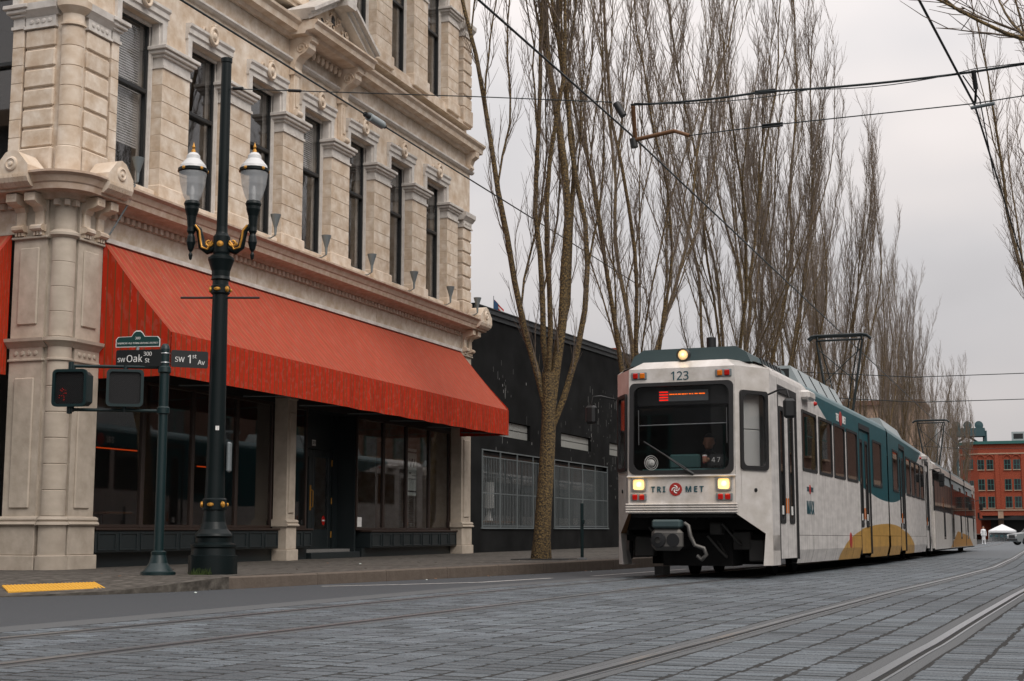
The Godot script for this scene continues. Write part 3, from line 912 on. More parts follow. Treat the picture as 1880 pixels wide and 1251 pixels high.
func corner_building() -> void:
	FX = face(Vector3(-14.2, 0, 0), Vector3(0, 0, -1), Vector3(1, 0, 0))
	FZ = face(Vector3(0, 0, -18.12), Vector3(1, 0, 0), Vector3(0, 0, 1))
	var b := thing("stone_corner_building", "cream painted stone corner building with tall sash windows and red awnings", "building", Vector3(-14.2, 0, -18.05))
	corner = b
	# shop-level piers and the round corner column
	pier(FX, b, 18.44, 19.07, true)
	pier(FZ, b, -15.19, -14.56, true)
	pier(FX, b, 34.55, 35.20, true)
	pier(FX, b, 25.30, 25.66, false)
	fpart("pier_shaft", FX, 25.30, 25.66, 3.77, 5.4, -0.3, 0.0, M.pier, b)
	var mb := MB.new()
	mb.lathe(COL, [Vector2(COLR + 0.07, WALK - 0.05), Vector2(COLR + 0.07, 0.37), Vector2(COLR + 0.03, 0.38), Vector2(COLR + 0.03, 0.84), Vector2(COLR + 0.08, 0.85), Vector2(COLR + 0.07, 0.89), Vector2(COLR + 0.03, 0.9), Vector2(COLR + 0.06, 0.93), Vector2(COLR + 0.04, 0.97), Vector2(COLR, 0.98)], 16, Basis.IDENTITY, -0.3, PI / 2 + 0.3)
	part("column_base", mb, M.pier, b)
	# drums of the column
	var drum := MB.new()
	drum.lathe(Vector3.ZERO, [Vector2(COLR - 0.014, 0.0), Vector2(COLR - 0.004, 0.006), Vector2(COLR, 0.012), Vector2(COLR, 0.392), Vector2(COLR - 0.004, 0.398), Vector2(COLR - 0.014, 0.404)], 16, Basis.IDENTITY, -0.3, PI / 2 + 0.3)
	var dm := drum.mesh()
	for k in 6: piece("column_drum", dm, M.pier, b, COL + Vector3(0, 0.98 + 0.404 * k, 0))
	for k in 4: piece("column_drum", dm, M.pier, b, COL + Vector3(0, 3.78 + 0.398 * k, 0))
	mb = MB.new()
	mb.lathe(COL, [Vector2(COLR, 3.40), Vector2(COLR + 0.03, 3.41), Vector2(COLR + 0.03, 3.44), Vector2(COLR, 3.45), Vector2(COLR, 3.62), Vector2(COLR + 0.06, 3.68), Vector2(COLR + 0.1, 3.71), Vector2(COLR + 0.1, 3.76), Vector2(COLR, 3.78)], 16, Basis.IDENTITY, -0.3, PI / 2 + 0.3)
	part("column_capital", mb, M.pier, b)
	mb = MB.new()
	mb.lathe(COL, [Vector2(COLR, 5.36), Vector2(COLR + 0.06, 5.40), Vector2(COLR + 0.06, 5.44), Vector2(COLR + 0.01, 5.48), Vector2(COLR - 0.02, 5.50), Vector2(COLR - 0.02, 5.95), Vector2(COLR + 0.06, 5.98)], 16, Basis.IDENTITY, -0.3, PI / 2 + 0.3)
	part("column_capital", mb, M.pier, b)
	# infill strips between piers and column
	fpart("pier_return", FX, 18.27, 18.46, WALK, 6.4, -0.4, -0.05, M.pier, b)
	fpart("pier_return", FZ, -14.58, -14.36, WALK, 6.4, -0.4, -0.05, M.pier, b)
	# shop cornice: mouldings in brown red, round the corner
	mb = MB.new()
	run(mb, FX, 18.32, 35.4, CORNICE)
	run(mb, FZ, -30.0, -14.40, CORNICE)
	var arc := []
	for p in CORNICE: arc.append(Vector2(COLR + p.x, p.y))
	mb.lathe(COL, arc, 16, Basis.IDENTITY, 0.0, PI / 2)
	part("cornice", mb, M.moulding, b)
	fpart("frieze_board", FX, 19.08, 34.55, 5.47, 5.86, -0.3, -0.03, M.frieze, b)
	fpart("frieze_board", FZ, -30.0, -15.19, 5.47, 5.86, -0.3, -0.03, M.frieze, b)
	fpart("dentil_band", FX, 19.08, 34.55, 5.86, 5.985, -0.3, -0.035, M.moulding, b)
	fpart("dentil_band", FZ, -30.0, -15.19, 5.86, 5.985, -0.3, -0.035, M.moulding, b)
	for k in 2: fpart("frieze_joint", FX, 24.0 + 5.4 * k, 24.012 + 5.4 * k, 5.48, 5.85, -0.05, -0.024, M.moulding, b)
	var dent := MB.new()
	dent.box(Vector3.ZERO, Vector3(0.085, 0.095, 0.09), FX.b)
	var dmesh := dent.mesh()
	var a := 19.16
	while a < 34.5:
		piece("dentil", dmesh, M.frieze, b, fp(FX, a, 5.925, 0.0))
		a += 0.165
	a = -15.28
	while a > -18.0:
		piece("dentil", dmesh, M.frieze, b, fp(FZ, a, 5.925, 0.0))
		a -= 0.165
	for k in 3:
		var t := 0.12 + (PI / 2 - 0.24) * k / 2.0
		piece("dentil", dmesh, M.frieze, b, COL + Vector3(cos(t) * (COLR + 0.02), 5.925, sin(t) * (COLR + 0.02)), Basis(Vector3.UP, -t))
	# blocks with rosettes standing on the cornice
	for q in [[FX, 18.46, 19.10], [FZ, -15.21, -14.58], [FX, 34.62, 35.42]]:
		var F: Dictionary = q[0]
		var a0: float = q[1]
		var a1: float = q[2]
		var am := (a0 + a1) / 2
		mb = MB.new()
		mb.prism(PackedVector2Array([Vector2(a0, 6.30), Vector2(a1, 6.30), Vector2(a1, 6.44), Vector2(am + 0.12, 6.66), Vector2(am, 6.70), Vector2(am - 0.12, 6.66), Vector2(a0, 6.44)]), F.o + (F.b as Basis) * Vector3(0, 0, 0.10), F.b, 0.42)
		var ros: Basis = (F.b as Basis) * Basis(Vector3.RIGHT, PI / 2)
		mb.lathe(fp(F, am, 6.47, 0.52), [Vector2(0.0, 0.04), Vector2(0.03, 0.035), Vector2(0.04, 0.01), Vector2(0.075, 0.01), Vector2(0.085, 0.03), Vector2(0.11, 0.02), Vector2(0.12, 0.0)], 16, ros)
		for k in 7:
			var c := a0 + (a1 - a0) * (k + 0.5) / 7
			run(mb, F, c - 0.042, c + 0.042, [Vector2(0.2, 6.10), Vector2(0.42, 6.12), Vector2(0.50, 6.18), Vector2(0.53, 6.25), Vector2(0.53, 6.30), Vector2(0.2, 6.30)])
		part("rosette_block", mb, M.stone_b, b)
	# two upper storeys
	for fl in 2:
		var dy := 5.35 * fl
		for k in 7:
			var c := 21.0 + 2.145 * k
			if k == 6: pilaster(FX, b, 33.50, 34.22, dy)
			else: pilaster(FX, b, c - 0.43, c + 0.43, dy)
		pilaster(FX, b, 19.10, 19.30, dy)
		for k in 7:
			var a0 := 19.30 if k == 0 else 21.0 + 2.145 * (k - 1) + 0.43
			var a1 := 21.0 + 2.145 * k - 0.43
			if k == 6: a1 = 33.50
			window(FX, b, a0, a1, dy, [2.3, 0.0, 0.0, 1.2, 0.0, 0.5, 0.0][k])
			window_head(FX, b, a0, a1, dy)
			if k < 6: fpart("upper_pier", FX, a1, a1 + 0.86, 9.27 + dy, 10.47 + dy, -0.45, -0.06, M.stone_b, b)
		fpart("upper_pier", FX, 18.4, 19.30, 9.27 + dy, 10.47 + dy, -0.45, -0.06, M.stone_b, b)
		fpart("upper_pier", FX, 33.50, 35.2, 9.27 + dy, 10.47 + dy, -0.45, -0.06, M.stone_b, b)
		fpart("base_course", FX, 18.4, 35.2, 6.36 + dy, 6.47 + dy, -0.45, -0.02, M.stone, b)
		# corner: banded blocks on both faces and the round corner between
		for q in [[FX, 18.46, 19.06], [FZ, -15.17, -14.58], [FX, 34.62, 35.20]]:
			var F: Dictionary = q[0]
			fpart("corner_core", F, q[1] + 0.01, q[2] - 0.01, 6.40 + dy, 9.3 + dy, -0.42, -0.035, M.stone_c, b)
			fpart("corner_foot", F, q[1] - 0.03, q[2] + 0.03, 6.40 + dy, 6.86 + dy, -0.4, 0.03, M.stone_c, b, 0.03)
			stones(F, b, q[1], q[2], 6.86 + dy, 8.86 + dy, -0.3, 0.0, 0.333, 0.04, 0.02, "quoin_block")
			mb = MB.new()
			fb(mb, F, q[1] - 0.02, q[2] + 0.02, 8.86 + dy, 8.90 + dy, -0.3, 0.03)
			fb(mb, F, q[1], q[2], 8.90 + dy, 9.06 + dy, -0.3, 0.004)
			for k in 4: mb.lathe(fp(F, q[1] + (q[2] - q[1]) * (0.2 + 0.2 * k), 8.98 + dy, 0.0), [Vector2(0.0, 0.03), Vector2(0.035, 0.022), Vector2(0.045, 0.0)], 12, (F.b as Basis) * Basis(Vector3.RIGHT, PI / 2))
			run(mb, F, q[1] - 0.06, q[2] + 0.06, [Vector2(-0.3, 9.06 + dy), Vector2(0.01, 9.06 + dy), Vector2(0.06, 9.12 + dy), Vector2(0.10, 9.16 + dy), Vector2(0.11, 9.27 + dy), Vector2(-0.3, 9.28 + dy)])
			part("corner_capital", mb, M.trim, b)
		for k in 6:
			mb = MB.new()
			mb.lathe(COL + Vector3(0, 6.86 + dy + 0.3333 * k, 0), [Vector2(COLR - 0.02, 0.0), Vector2(COLR - 0.005, 0.008), Vector2(COLR - 0.005, 0.322), Vector2(COLR - 0.02, 0.333)], 14, Basis.IDENTITY, -0.3, PI / 2 + 0.3)
			part("round_block", mb, [M.stone, M.stone_b, M.stone_c][rng.randi() % 3], b)
		mb = MB.new()
		mb.lathe(COL, [Vector2(COLR + 0.02, 6.38 + dy), Vector2(COLR + 0.02, 6.84 + dy), Vector2(COLR - 0.01, 6.86 + dy)], 14, Basis.IDENTITY, -0.3, PI / 2 + 0.3)
		part("corner_round", mb, M.stone, b)
		mb = MB.new()
		mb.lathe(COL, [Vector2(COLR - 0.01, 8.86 + dy), Vector2(COLR + 0.03, 8.87 + dy), Vector2(COLR + 0.03, 8.9 + dy), Vector2(COLR - 0.01, 8.91 + dy), Vector2(COLR - 0.01, 9.06 + dy), Vector2(COLR + 0.06, 9.12 + dy), Vector2(COLR + 0.1, 9.16 + dy), Vector2(COLR + 0.11, 9.27 + dy), Vector2(COLR - 0.05, 9.28 + dy), Vector2(COLR - 0.05, 10.5 + dy)], 14, Basis.IDENTITY, -0.3, PI / 2 + 0.3)
		part("corner_round", mb, M.stone, b)
		fpart("corner_return", FX, 18.27, 18.48, 6.4 + dy, 10.5 + dy, -0.4, -0.05, M.stone_c, b)
		fpart("corner_return", FZ, -14.60, -14.36, 6.4 + dy, 10.5 + dy, -0.4, -0.05, M.stone_c, b)
		# string moulding, frieze and ledge
		mb = MB.new()
		for F in [FX, FZ]:
			var e0 := 18.32 if F == FX else -30.0
			var e1 := 35.3 if F == FX else -14.40
			run(mb, F, e0, e1, [Vector2(-0.06, 10.44 + dy), Vector2(0.0, 10.45 + dy), Vector2(0.04, 10.49 + dy), Vector2(0.04, 10.53 + dy), Vector2(-0.06, 10.55 + dy)])
		part("string_course", mb, M.trim, b)
		fpart("upper_frieze", FX, 18.34, 35.24, 10.55 + dy, 10.98 + dy, -0.45, -0.05, M.frieze, b)
		fpart("upper_frieze", FZ, -30.0, -14.42, 10.55 + dy, 10.98 + dy, -0.45, -0.05, M.frieze, b)
		mb = MB.new()
		var pr := []
		var ar := []
		for p in LEDGE:
			pr.append(p + Vector2(0, dy)); ar.append(Vector2(COLR + p.x, p.y + dy))
		run(mb, FX, 18.32, 35.4, pr)
		run(mb, FZ, -30.0, -14.40, pr)
		mb.lathe(COL, ar, 14, Basis.IDENTITY, 0.0, PI / 2)
		part("ledge", mb, M.stone_b, b)
		mb = MB.new()
		for c in [35.02]:
			run(mb, FX, c - 0.12, c + 0.12, [Vector2(-0.05, 10.5 + dy), Vector2(0.05, 10.5 + dy), Vector2(0.10, 10.56 + dy), Vector2(0.07, 10.66 + dy), Vector2(0.12, 10.78 + dy), Vector2(0.24, 10.86 + dy), Vector2(0.25, 11.0 + dy), Vector2(-0.05, 11.0 + dy)])
		part("end_console", mb, M.stone, b)
		# side street face: one bay beside the corner
		window(FZ, b, -16.85, -15.42, dy, 0.0)
		window_head(FZ, b, -16.85, -15.42, dy)
		pilaster(FZ, b, -15.42, -15.20, dy)
		fpart("side_wall", FZ, -30.0, -16.85, 6.4 + dy, 10.5 + dy, -0.45, -0.1, M.stone, b)
		fpart("side_wall", FZ, -15.42, -14.56, 9.27 + dy, 10.5 + dy, -0.45, -0.1, M.stone, b)
	pediment(b)
	# shell of the building: floors, back of rooms, party wall, roof
	for y in [0.05, 5.95, 11.2, 16.45]: boxpart("floor_slab", -30.0, -14.66, y, y + 0.3, -35.1, -18.6, M.inside, b)
	boxpart("room_wall", -30.2, -20.0, 0.4, 16.4, -35.1, -18.6, M.inside, b)
	boxpart("party_wall", -30.0, -14.45, WALK, 17.2, -35.42, -35.15, M.stone_c, b)
	boxpart("parapet", -30.0, -14.3, 16.8, 17.6, -35.4, -18.3, M.stone, b)

func pediment(b: Node3D) -> void:
	var am := 26.365
	for c in [25.29, 27.44]:
		var mb := MB.new()
		run(mb, FX, c - 0.15, c + 0.15, [Vector2(-0.05, 10.18), Vector2(0.06, 10.18), Vector2(0.10, 10.25), Vector2(0.07, 10.34), Vector2(0.10, 10.46), Vector2(0.18, 10.56), Vector2(0.32, 10.63), Vector2(0.40, 10.72), Vector2(0.40, 10.83), Vector2(0.46, 10.86), Vector2(0.46, 10.96), Vector2(-0.05, 10.96)])
		fb(mb, FX, c - 0.10, c + 0.10, 9.35, 10.2, -0.06, 0.05, 0.012)
		fb(mb, FX, c - 0.05, c + 0.05, 9.5, 10.1, 0.05, 0.075, 0.01)
		for s in [-0.152, 0.152]:
			var sc := []
			for k in 22: sc.append(fp(FX, c + s, 10.72 + (0.13 - 0.0055 * k) * sin(k * 0.55), 0.22 + (0.13 - 0.0055 * k) * cos(k * 0.55)))
			mb.tube(sc, [0.018], 5)
		mb.lathe(fp(FX, c, 9.36, 0.09), [Vector2(0.0, -0.12), Vector2(0.07, -0.11), Vector2(0.07, 0.11), Vector2(0.0, 0.12)], 12, (FX.b as Basis) * Basis(Vector3.BACK, PI / 2))
		part("pediment_console", mb, M.stone_b, b)
	var mb2 := MB.new()
	run(mb2, FX, am - 1.42, am + 1.42, [Vector2(-0.05, 10.96), Vector2(0.40, 10.96), Vector2(0.44, 11.02), Vector2(0.62, 11.04), Vector2(0.64, 11.14), Vector2(0.70, 11.19), Vector2(0.70, 11.23), Vector2(-0.05, 11.26)])
	var pd := part("pediment", mb2, M.stone_b, b)
	for s in [-1, 1]:
		mb2 = MB.new()
		var p0 := Vector2(am + s * 1.46, 11.24)
		var p1 := Vector2(am, 12.06)
		var dirv := (p1 - p0).normalized()
		var up := Vector2(-dirv.y, dirv.x) * (1 if s < 0 else -1)
		for lay in [[0.0, 0.09, 0.52], [0.09, 0.15, 0.60], [0.15, 0.22, 0.70]]:
			var poly := PackedVector2Array([p0 + up * lay[0], p1 + up * lay[0], p1 + up * lay[1], p0 + up * lay[1]])
			mb2.prism(poly, FX.o + Vector3(-0.05, 0, 0), FX.b, lay[2] + 0.05)
		part("raking_cornice", mb2, M.trim, pd)
	mb2 = MB.new()
	mb2.prism(PackedVector2Array([Vector2(am - 1.3, 11.25), Vector2(am + 1.3, 11.25), Vector2(am, 12.03)]), FX.o, FX.b, 0.30)
	part("tympanum", mb2, M.stone_c, pd)
	# scroll carving
	var r := RandomNumberGenerator.new()
	r.seed = 9
	for k in 26:
		mb2 = MB.new()
		var u := r.randf_range(-1.0, 1.0)
		var hy := r.randf_range(0.06, 0.60 * (1.0 - absf(u)) + 0.07)
		var c := Vector3(am + u * 1.05, 11.27 + hy, 0.32)
		var sc := []
		var rr := r.randf_range(0.05, 0.10)
		var ph := r.randf() * TAU
		for j in 12: sc.append(fp(FX, c.x + (rr - 0.006 * j) * cos(ph + j * 0.6), c.y + (rr - 0.006 * j) * sin(ph + j * 0.6), c.z + 0.003 * j))
		mb2.tube(sc, [0.02], 5)
		part("scroll_carving", mb2, M.stone, pd)
	for k in 3:
		mb2 = MB.new()
		mb2.lathe(fp(FX, am + [0.0, -0.5, 0.5][k], 11.27 + [0.42, 0.2, 0.2][k], 0.31), [Vector2(0.0, 0.02), Vector2(0.06, 0.015), Vector2(0.075, 0.0)], 12, (FX.b as Basis) * Basis(Vector3.RIGHT, PI / 2) * Basis.from_scale(Vector3(1, 1, 2.0)))
		part("dark_boss", mb2, M.sash, pd)
	mb2 = MB.new()
	mb2.prism(PackedVector2Array([Vector2(am - 0.2, 11.95), Vector2(am + 0.2, 11.95), Vector2(am + 0.26, 12.26), Vector2(am + 0.1, 12.34), Vector2(am, 12.22), Vector2(am - 0.1, 12.34), Vector2(am - 0.26, 12.26)]), FX.o + Vector3(0.4, 0, 0), FX.b, 0.36)
	part("apex_block", mb2, M.trim, pd)
	for k in 9:
		mb2 = MB.new()
		mb2.lathe(fp(FX, am - 0.80 + 0.2 * k, 10.83, 0.06), [Vector2(0.0, 0.10), Vector2(0.05, 0.06), Vector2(0.055, -0.02), Vector2(0.03, -0.09), Vector2(0.0, -0.1)], 10)
		part("egg_bead", mb2, M.stone_c, pd)

func awnings() -> void:
	var a := thing("shop_awning", "long red striped shop awning with hanging valance over the shopfront", "awning", Vector3(-14.2, 3.2, -26.7))
	var z0 := -19.06
	var z1 := -34.42
	var xf := -12.84
	var xt := -14.19
	var yt := 5.45
	var n := 64
	var top := MB.new()
	var val := MB.new()
	var u := func(z: float) -> float: return -z / 3.6
	for i in n:
		var p := lerpf(z0, z1, float(i) / n)
		var q := lerpf(z0, z1, float(i + 1) / n)
		var yp := 3.90 - 0.05 * float(i) / n
		var yq := 3.90 - 0.05 * float(i + 1) / n
		var m := 8
		for j in m:
			var s := float(j) / m
			var t := float(j + 1) / m
			var rib := 0.018 * sin(p * TAU / 2.195 + 0.7) + 0.008 * sin(p * 7.3)
			var rib2 := 0.018 * sin(q * TAU / 2.195 + 0.7) + 0.008 * sin(q * 7.3)
			var sg := func(k: float) -> float: return -0.045 * sin(k * PI)
			top.quad(Vector3(lerpf(xt, xf, t), lerpf(yt, yp, t) + sg.call(t) + rib * sin(t * PI), p), Vector3(lerpf(xt, xf, t), lerpf(yt, yq, t) + sg.call(t) + rib2 * sin(t * PI), q), Vector3(lerpf(xt, xf, s), lerpf(yt, yq, s) + sg.call(s) + rib2 * sin(s * PI), q), Vector3(lerpf(xt, xf, s), lerpf(yt, yp, s) + sg.call(s) + rib * sin(s * PI), p), Vector2(u.call(p), t), Vector2(u.call(q), t), Vector2(u.call(q), s), Vector2(u.call(p), s))
		# valance: loose and wavy past the seam
		var loose := func(z: float, dn: float) -> Vector3:
			var k := clampf((-z - 24.6) / 1.0, 0, 1) * clampf((34.42 + z) / 1.5, 0.15, 1)
			var y := lerpf(3.90 - 0.05 * (z - z0) / (z1 - z0), 3.20 - 0.012 * k * absf(sin(z * 2.6)), dn)
			return Vector3(xf + k * (0.028 * sin(z * 5.2) + 0.012 * sin(z * 13.0 + dn * 5.0)) * dn + 0.012, y, z)
		for j in 6:
			var s := j / 6.0
			var t := (j + 1) / 6.0
			val.quad(loose.call(p, t), loose.call(q, t), loose.call(q, s), loose.call(p, s), Vector2(u.call(p), t), Vector2(u.call(q), t), Vector2(u.call(q), s), Vector2(u.call(p), s))
	part("canopy", top, M.awning_sky_lit, a)
	part("valance", val, M.awning, a)
	for z in [z0, z1]:
		var sd := MB.new()
		var k := 12
		for i in k:
			var s := float(i) / k
			var t := float(i + 1) / k
			var xs := lerpf(xt, xf, s)
			var xe := lerpf(xt, xf, t)
			var us := -xs / 3.6
			var ue := -xe / 3.6
			sd.quad(Vector3(xs, 3.2, z), Vector3(xe, 3.2, z), Vector3(xe, lerpf(yt, 3.9, t) - 0.045 * sin(t * PI), z), Vector3(xs, lerpf(yt, 3.9, s) - 0.045 * sin(s * PI), z), Vector2(us, 1), Vector2(ue, 1), Vector2(ue, 0), Vector2(us, 0))
		part("side_panel", sd, M.awning, a)
	var fr := MB.new()
	for k in 8:
		var z := lerpf(z0 + -0.05, z1 + 0.05, k / 7.0)
		fr.tube([Vector3(xt + 0.05, 5.28, z), Vector3(xf - 0.06, 3.74, z), Vector3(xf - 0.06, 3.24, z)], [0.016], 6)
		fr.tube([Vector3(xt + 0.05, 3.3, z), Vector3(xf - 0.03, 3.26, z)], [0.016], 6)
	fr.tube([Vector3(xf - 0.03, 3.84, z0 - 0.03), Vector3(xf - 0.03, 3.84, z1 + 0.03)], [0.016], 6)
	part("tube_frame", fr, M.grey_metal, a)
	var gut := MB.new()
	gut.box(Vector3(-14.17, 5.485, (z0 + z1) / 2), Vector3(0.07, 0.075, z0 - z1))
	part("head_rail", gut, M.trim, a)
	# awning of the side street
	var b := thing("shop_awning", "red striped awning end on the side street face beside the corner column", "awning", Vector3(-17, 3.2, -18.1))
	var mb := MB.new()
	mb.quad(Vector3(-24, 3.9, -16.75), Vector3(-15.23, 3.9, -16.75), Vector3(-15.23, 5.45, -18.1), Vector3(-24, 5.45, -18.1), Vector2(-6.67, 1), Vector2(-4.23, 1), Vector2(-4.23, 0), Vector2(-6.67, 0))
	part("canopy", mb, M.awning_sky_lit, b)
	mb = MB.new()
	mb.quad(Vector3(-24, 3.2, -16.74), Vector3(-15.23, 3.2, -16.74), Vector3(-15.23, 3.9, -16.74), Vector3(-24, 3.9, -16.74), Vector2(-6.67, 1), Vector2(-4.23, 1), Vector2(-4.23, 0), Vector2(-6.67, 0))
	part("valance", mb, M.awning, b)
	mb = MB.new()
	mb.tri(Vector3(-15.23, 3.9, -16.75), Vector3(-15.23, 3.9, -18.1), Vector3(-15.23, 5.45, -18.1))
	mb.quad(Vector3(-15.23, 3.2, -16.75), Vector3(-15.23, 3.2, -18.1), Vector3(-15.23, 3.9, -18.1), Vector3(-15.23, 3.9, -16.75))
	part("side_panel", mb, M.awning, b)

func bulkhead(a0: float, a1: float, y0: float, y1: float, n: int) -> void:
	fpart("bulkhead_base", FX, a0 - 0.1, a1 + 0.1, WALK - 0.04, y0, -0.6, -0.28, M.shop_dark, corner)
	var body := fpart("bulkhead", FX, a0, a1, y0, y1, -0.5, -0.10, M.shop_dark, corner, 0.012)
	fpart("bulkhead_sill", FX, a0 - 0.02, a1 + 0.02, y1, y1 + 0.04, -0.5, -0.07, M.shop_frame, corner, 0.01)
	var w := (a1 - a0) / n
	for k in n:
		var mb := MB.new()
		var p := a0 + w * k + 0.05
		var q := a0 + w * (k + 1) - 0.05
		for s in [[p, q, y1 - 0.06, y1 - 0.035], [p, q, y0 + 0.035, y0 + 0.06], [p, p + 0.025, y0 + 0.06, y1 - 0.06], [q - 0.025, q, y0 + 0.06, y1 - 0.06]]:
			fb(mb, FX, s[0], s[1], s[2], s[3], -0.101, -0.082, 0.005)
		part("panel_bead", mb, M.shop_dark, body)

func shop_window(a0: float, a1: float, y0: float, y1: float, d: float) -> MeshInstance3D:
	var mb := MB.new()
	for s in [[a0, a0 + 0.05, y0, y1], [a1 - 0.05, a1, y0, y1], [a0 + 0.05, a1 - 0.05, y0, y0 + 0.06], [a0 + 0.05, a1 - 0.05, y1 - 0.06, y1]]:
		fb(mb, FX, s[0], s[1], s[2], s[3], d - 0.05, d + 0.03, 0.008)
	var f := part("shop_window", mb, M.shop_frame, corner)
	mb = MB.new()
	fb(mb, FX, a0 + 0.05, a1 - 0.05, y0 + 0.06, y1 - 0.06, d - 0.012, d - 0.004)
	part("pane", mb, M.glass, f)
	return f

func text_mesh(s: String, size: float, depth := 0.004, bold := false) -> TextMesh:
	var t := TextMesh.new()
	t.text = s
	t.font = droid_bold if bold else droid
	t.font_size = 64
	t.pixel_size = size / 64.0
	t.depth = depth
	t.curve_step = 1.0
	return t

func storefront() -> void:
	var d := -0.35
	bulkhead(19.30, 25.20, 0.40, 0.76, 10)
	for s in [[19.10, 20.85], [20.85, 22.40], [22.40, 23.93], [23.93, 25.30]]: shop_window(s[0], s[1], 0.80, 3.35, d)
	bulkhead(29.40, 34.50, 0.36, 0.72, 9)
	for s in [[29.10, 30.53], [30.53, 31.83], [31.83, 33.22], [33.22, 34.55]]: shop_window(s[0], s[1], 0.76, 3.35, d)
	bulkhead(25.75, 26.60, 0.40, 0.76, 2)
	shop_window(25.70, 26.75, 0.80, 3.35, d)
	fpart("transom_panel", FX, 19.08, 26.75, 3.35, 5.47, -0.5, -0.31, M.shop_dark, corner)
	fpart("transom_panel", FX, 29.10, 34.55, 3.35, 5.47, -0.5, -0.31, M.shop_dark, corner)
	fpart("transom_panel", FX, 26.75, 29.10, 3.35, 5.47, -0.9, -0.33, M.shop_dark, corner)
	# recessed entrance
	for s in [26.70, 29.06]: fpart("entrance_cheek", FX, s, s + 0.08, WALK, 3.35, -0.95, -0.36, M.shop_dark, corner)
	fpart("doorstep", FX, 26.78, 29.06, WALK - 0.03, 0.29, -0.95, -0.20, M.shop_dark, corner, 0.01)
	var mb := MB.new()
	fb(mb, FX, 26.78, 27.02, 0.29, 3.35, -0.95, -0.80); fb(mb, FX, 28.85, 29.06, 0.29, 3.35, -0.95, -0.80); fb(mb, FX, 27.02, 28.85, 2.55, 3.35, -0.95, -0.82)
	part("door_frame", mb, M.shop_dark, corner)
	for k in 2:
		var a0 := 27.03 + 0.91 * k
		var a1 := a0 + 0.90
		mb = MB.new()
		fb(mb, FX, a0, a0 + 0.14, 0.30, 2.54, -0.92, -0.84, 0.008); fb(mb, FX, a1 - 0.14, a1, 0.30, 2.54, -0.92, -0.84, 0.008)
		fb(mb, FX, a0 + 0.14, a1 - 0.14, 2.38, 2.54, -0.92, -0.84); fb(mb, FX, a0 + 0.14, a1 - 0.14, 0.30, 0.78, -0.92, -0.85)
		var door := part("door", mb, M.shop_dark, corner)
		mb = MB.new(); fb(mb, FX, a0 + 0.14, a1 - 0.14, 0.78, 2.38, -0.886, -0.878); part("pane", mb, M.glass, door)
		mb = MB.new()
		if k == 0:
			fb(mb, FX, a1 - 0.11, a1 - 0.05, 1.2, 1.75, -0.84, -0.825, 0.01)
			mb.tube([fp(FX, a1 - 0.08, 1.25, -0.83), fp(FX, a1 - 0.08, 1.28, -0.77), fp(FX, a1 - 0.08, 1.62, -0.77), fp(FX, a1 - 0.08, 1.66, -0.83)], [0.012], 6)
			part("handle", mb, M.gilt, door)
		mb = MB.new()
		var ha := a0 if k == 0 else a1
		for y in [0.6, 1.35, 2.2]: mb.tube([fp(FX, ha, y, -0.83), fp(FX, ha, y + 0.14, -0.83)], [0.014], 6)
		part("hinge", mb, M.gilt, door)
	mb = MB.new()
	fb(mb, FX, 27.86, 28.02, 2.62, 2.75, -0.82, -0.812)
	var np := part("number_plate", mb, M.sign_white, corner)
	piece("house_number", text_mesh("321", 0.09), M.sign_black, np, fp(FX, 27.94, 2.685, -0.809), FX.b).transform.origin = fp(FX, 27.94, 2.685, -0.809) - (org[corner] as Vector3)
	mb = MB.new()
	mb.lathe(fp(FX, 28.55, 0.98, -0.874), [Vector2(0.0, 0.003), Vector2(0.075, 0.003), Vector2(0.08, 0.0)], 18, (FX.b as Basis) * Basis(Vector3.RIGHT, PI / 2) * Basis.from_scale(Vector3(1, 1, 1.35)))
	var st := solo("door_sticker", mb, M.lens_red, "red oval sticker with white bar on the shop door glass", "sticker", fp(FX, 28.55, 0.98, -0.874))
	mb = MB.new(); fb(mb, FX, 28.49, 28.61, 0.965, 0.995, -0.871, -0.868); part("bar", mb, M.sign_white, st)
	mb = MB.new(); fb(mb, FX, 29.2, 29.42, 0.84, 1.06, -0.352, -0.349)
	solo("window_notice", mb, M.sign_white, "small white paper notice low in the shop window beside the door", "notice", fp(FX, 29.31, 0.84, -0.35))
	# poster hung behind the glass
	mb = MB.new(); fb(mb, FX, 32.10, 32.62, 1.62, 2.78, -0.43, -0.425)
	var po := solo("window_poster", mb, M.paper, "pale green poster with dark bands and lettering in the shop window", "poster", fp(FX, 32.36, 1.62, -0.43))
	mb = MB.new()
	for s in [[32.10, 32.62, 2.67, 2.71], [32.10, 32.62, 1.70, 1.74], [32.16, 32.30, 2.15, 2.19], [32.36, 32.58, 2.10, 2.12], [32.14, 32.58, 2.02, 2.04]]: fb(mb, FX, s[0], s[1], s[2], s[3], -0.424, -0.422)
	part("print_bands", mb, M.sign_black, po)
	var vv := MeshInstance3D.new()
	vv.name = "lettering"; vv.mesh = text_mesh("VV", 0.30); vv.material_override = M.sign_black
	po.add_child(vv); vv.transform = Transform3D(FX.b, fp(FX, 32.36, 2.42, -0.421) - po.position)
	# inside the shop
	mb = MB.new(); mb.cbox(Vector3(-15.4, 1.65, -32.1), Vector3(0.14, 2.6, 0.14), 0.01)
	solo("timber_post", mb, M.inside_wood, "orange timber post standing inside the shop window", "post", Vector3(-15.4, 0.35, -32.1))
	var bl := thing("window_blind", "pale slatted blind hanging inside the shop window by the poster", "blind", Vector3(-14.85, 0.8, -32.5))
	for k in 34:
		mb = MB.new(); mb.box(Vector3(-14.85, 0.84 + 0.045 * k, -32.55), Vector3(0.035, 0.004, 0.9), Basis(Vector3.BACK, 0.5)); part("slat", mb, M.blind, bl)
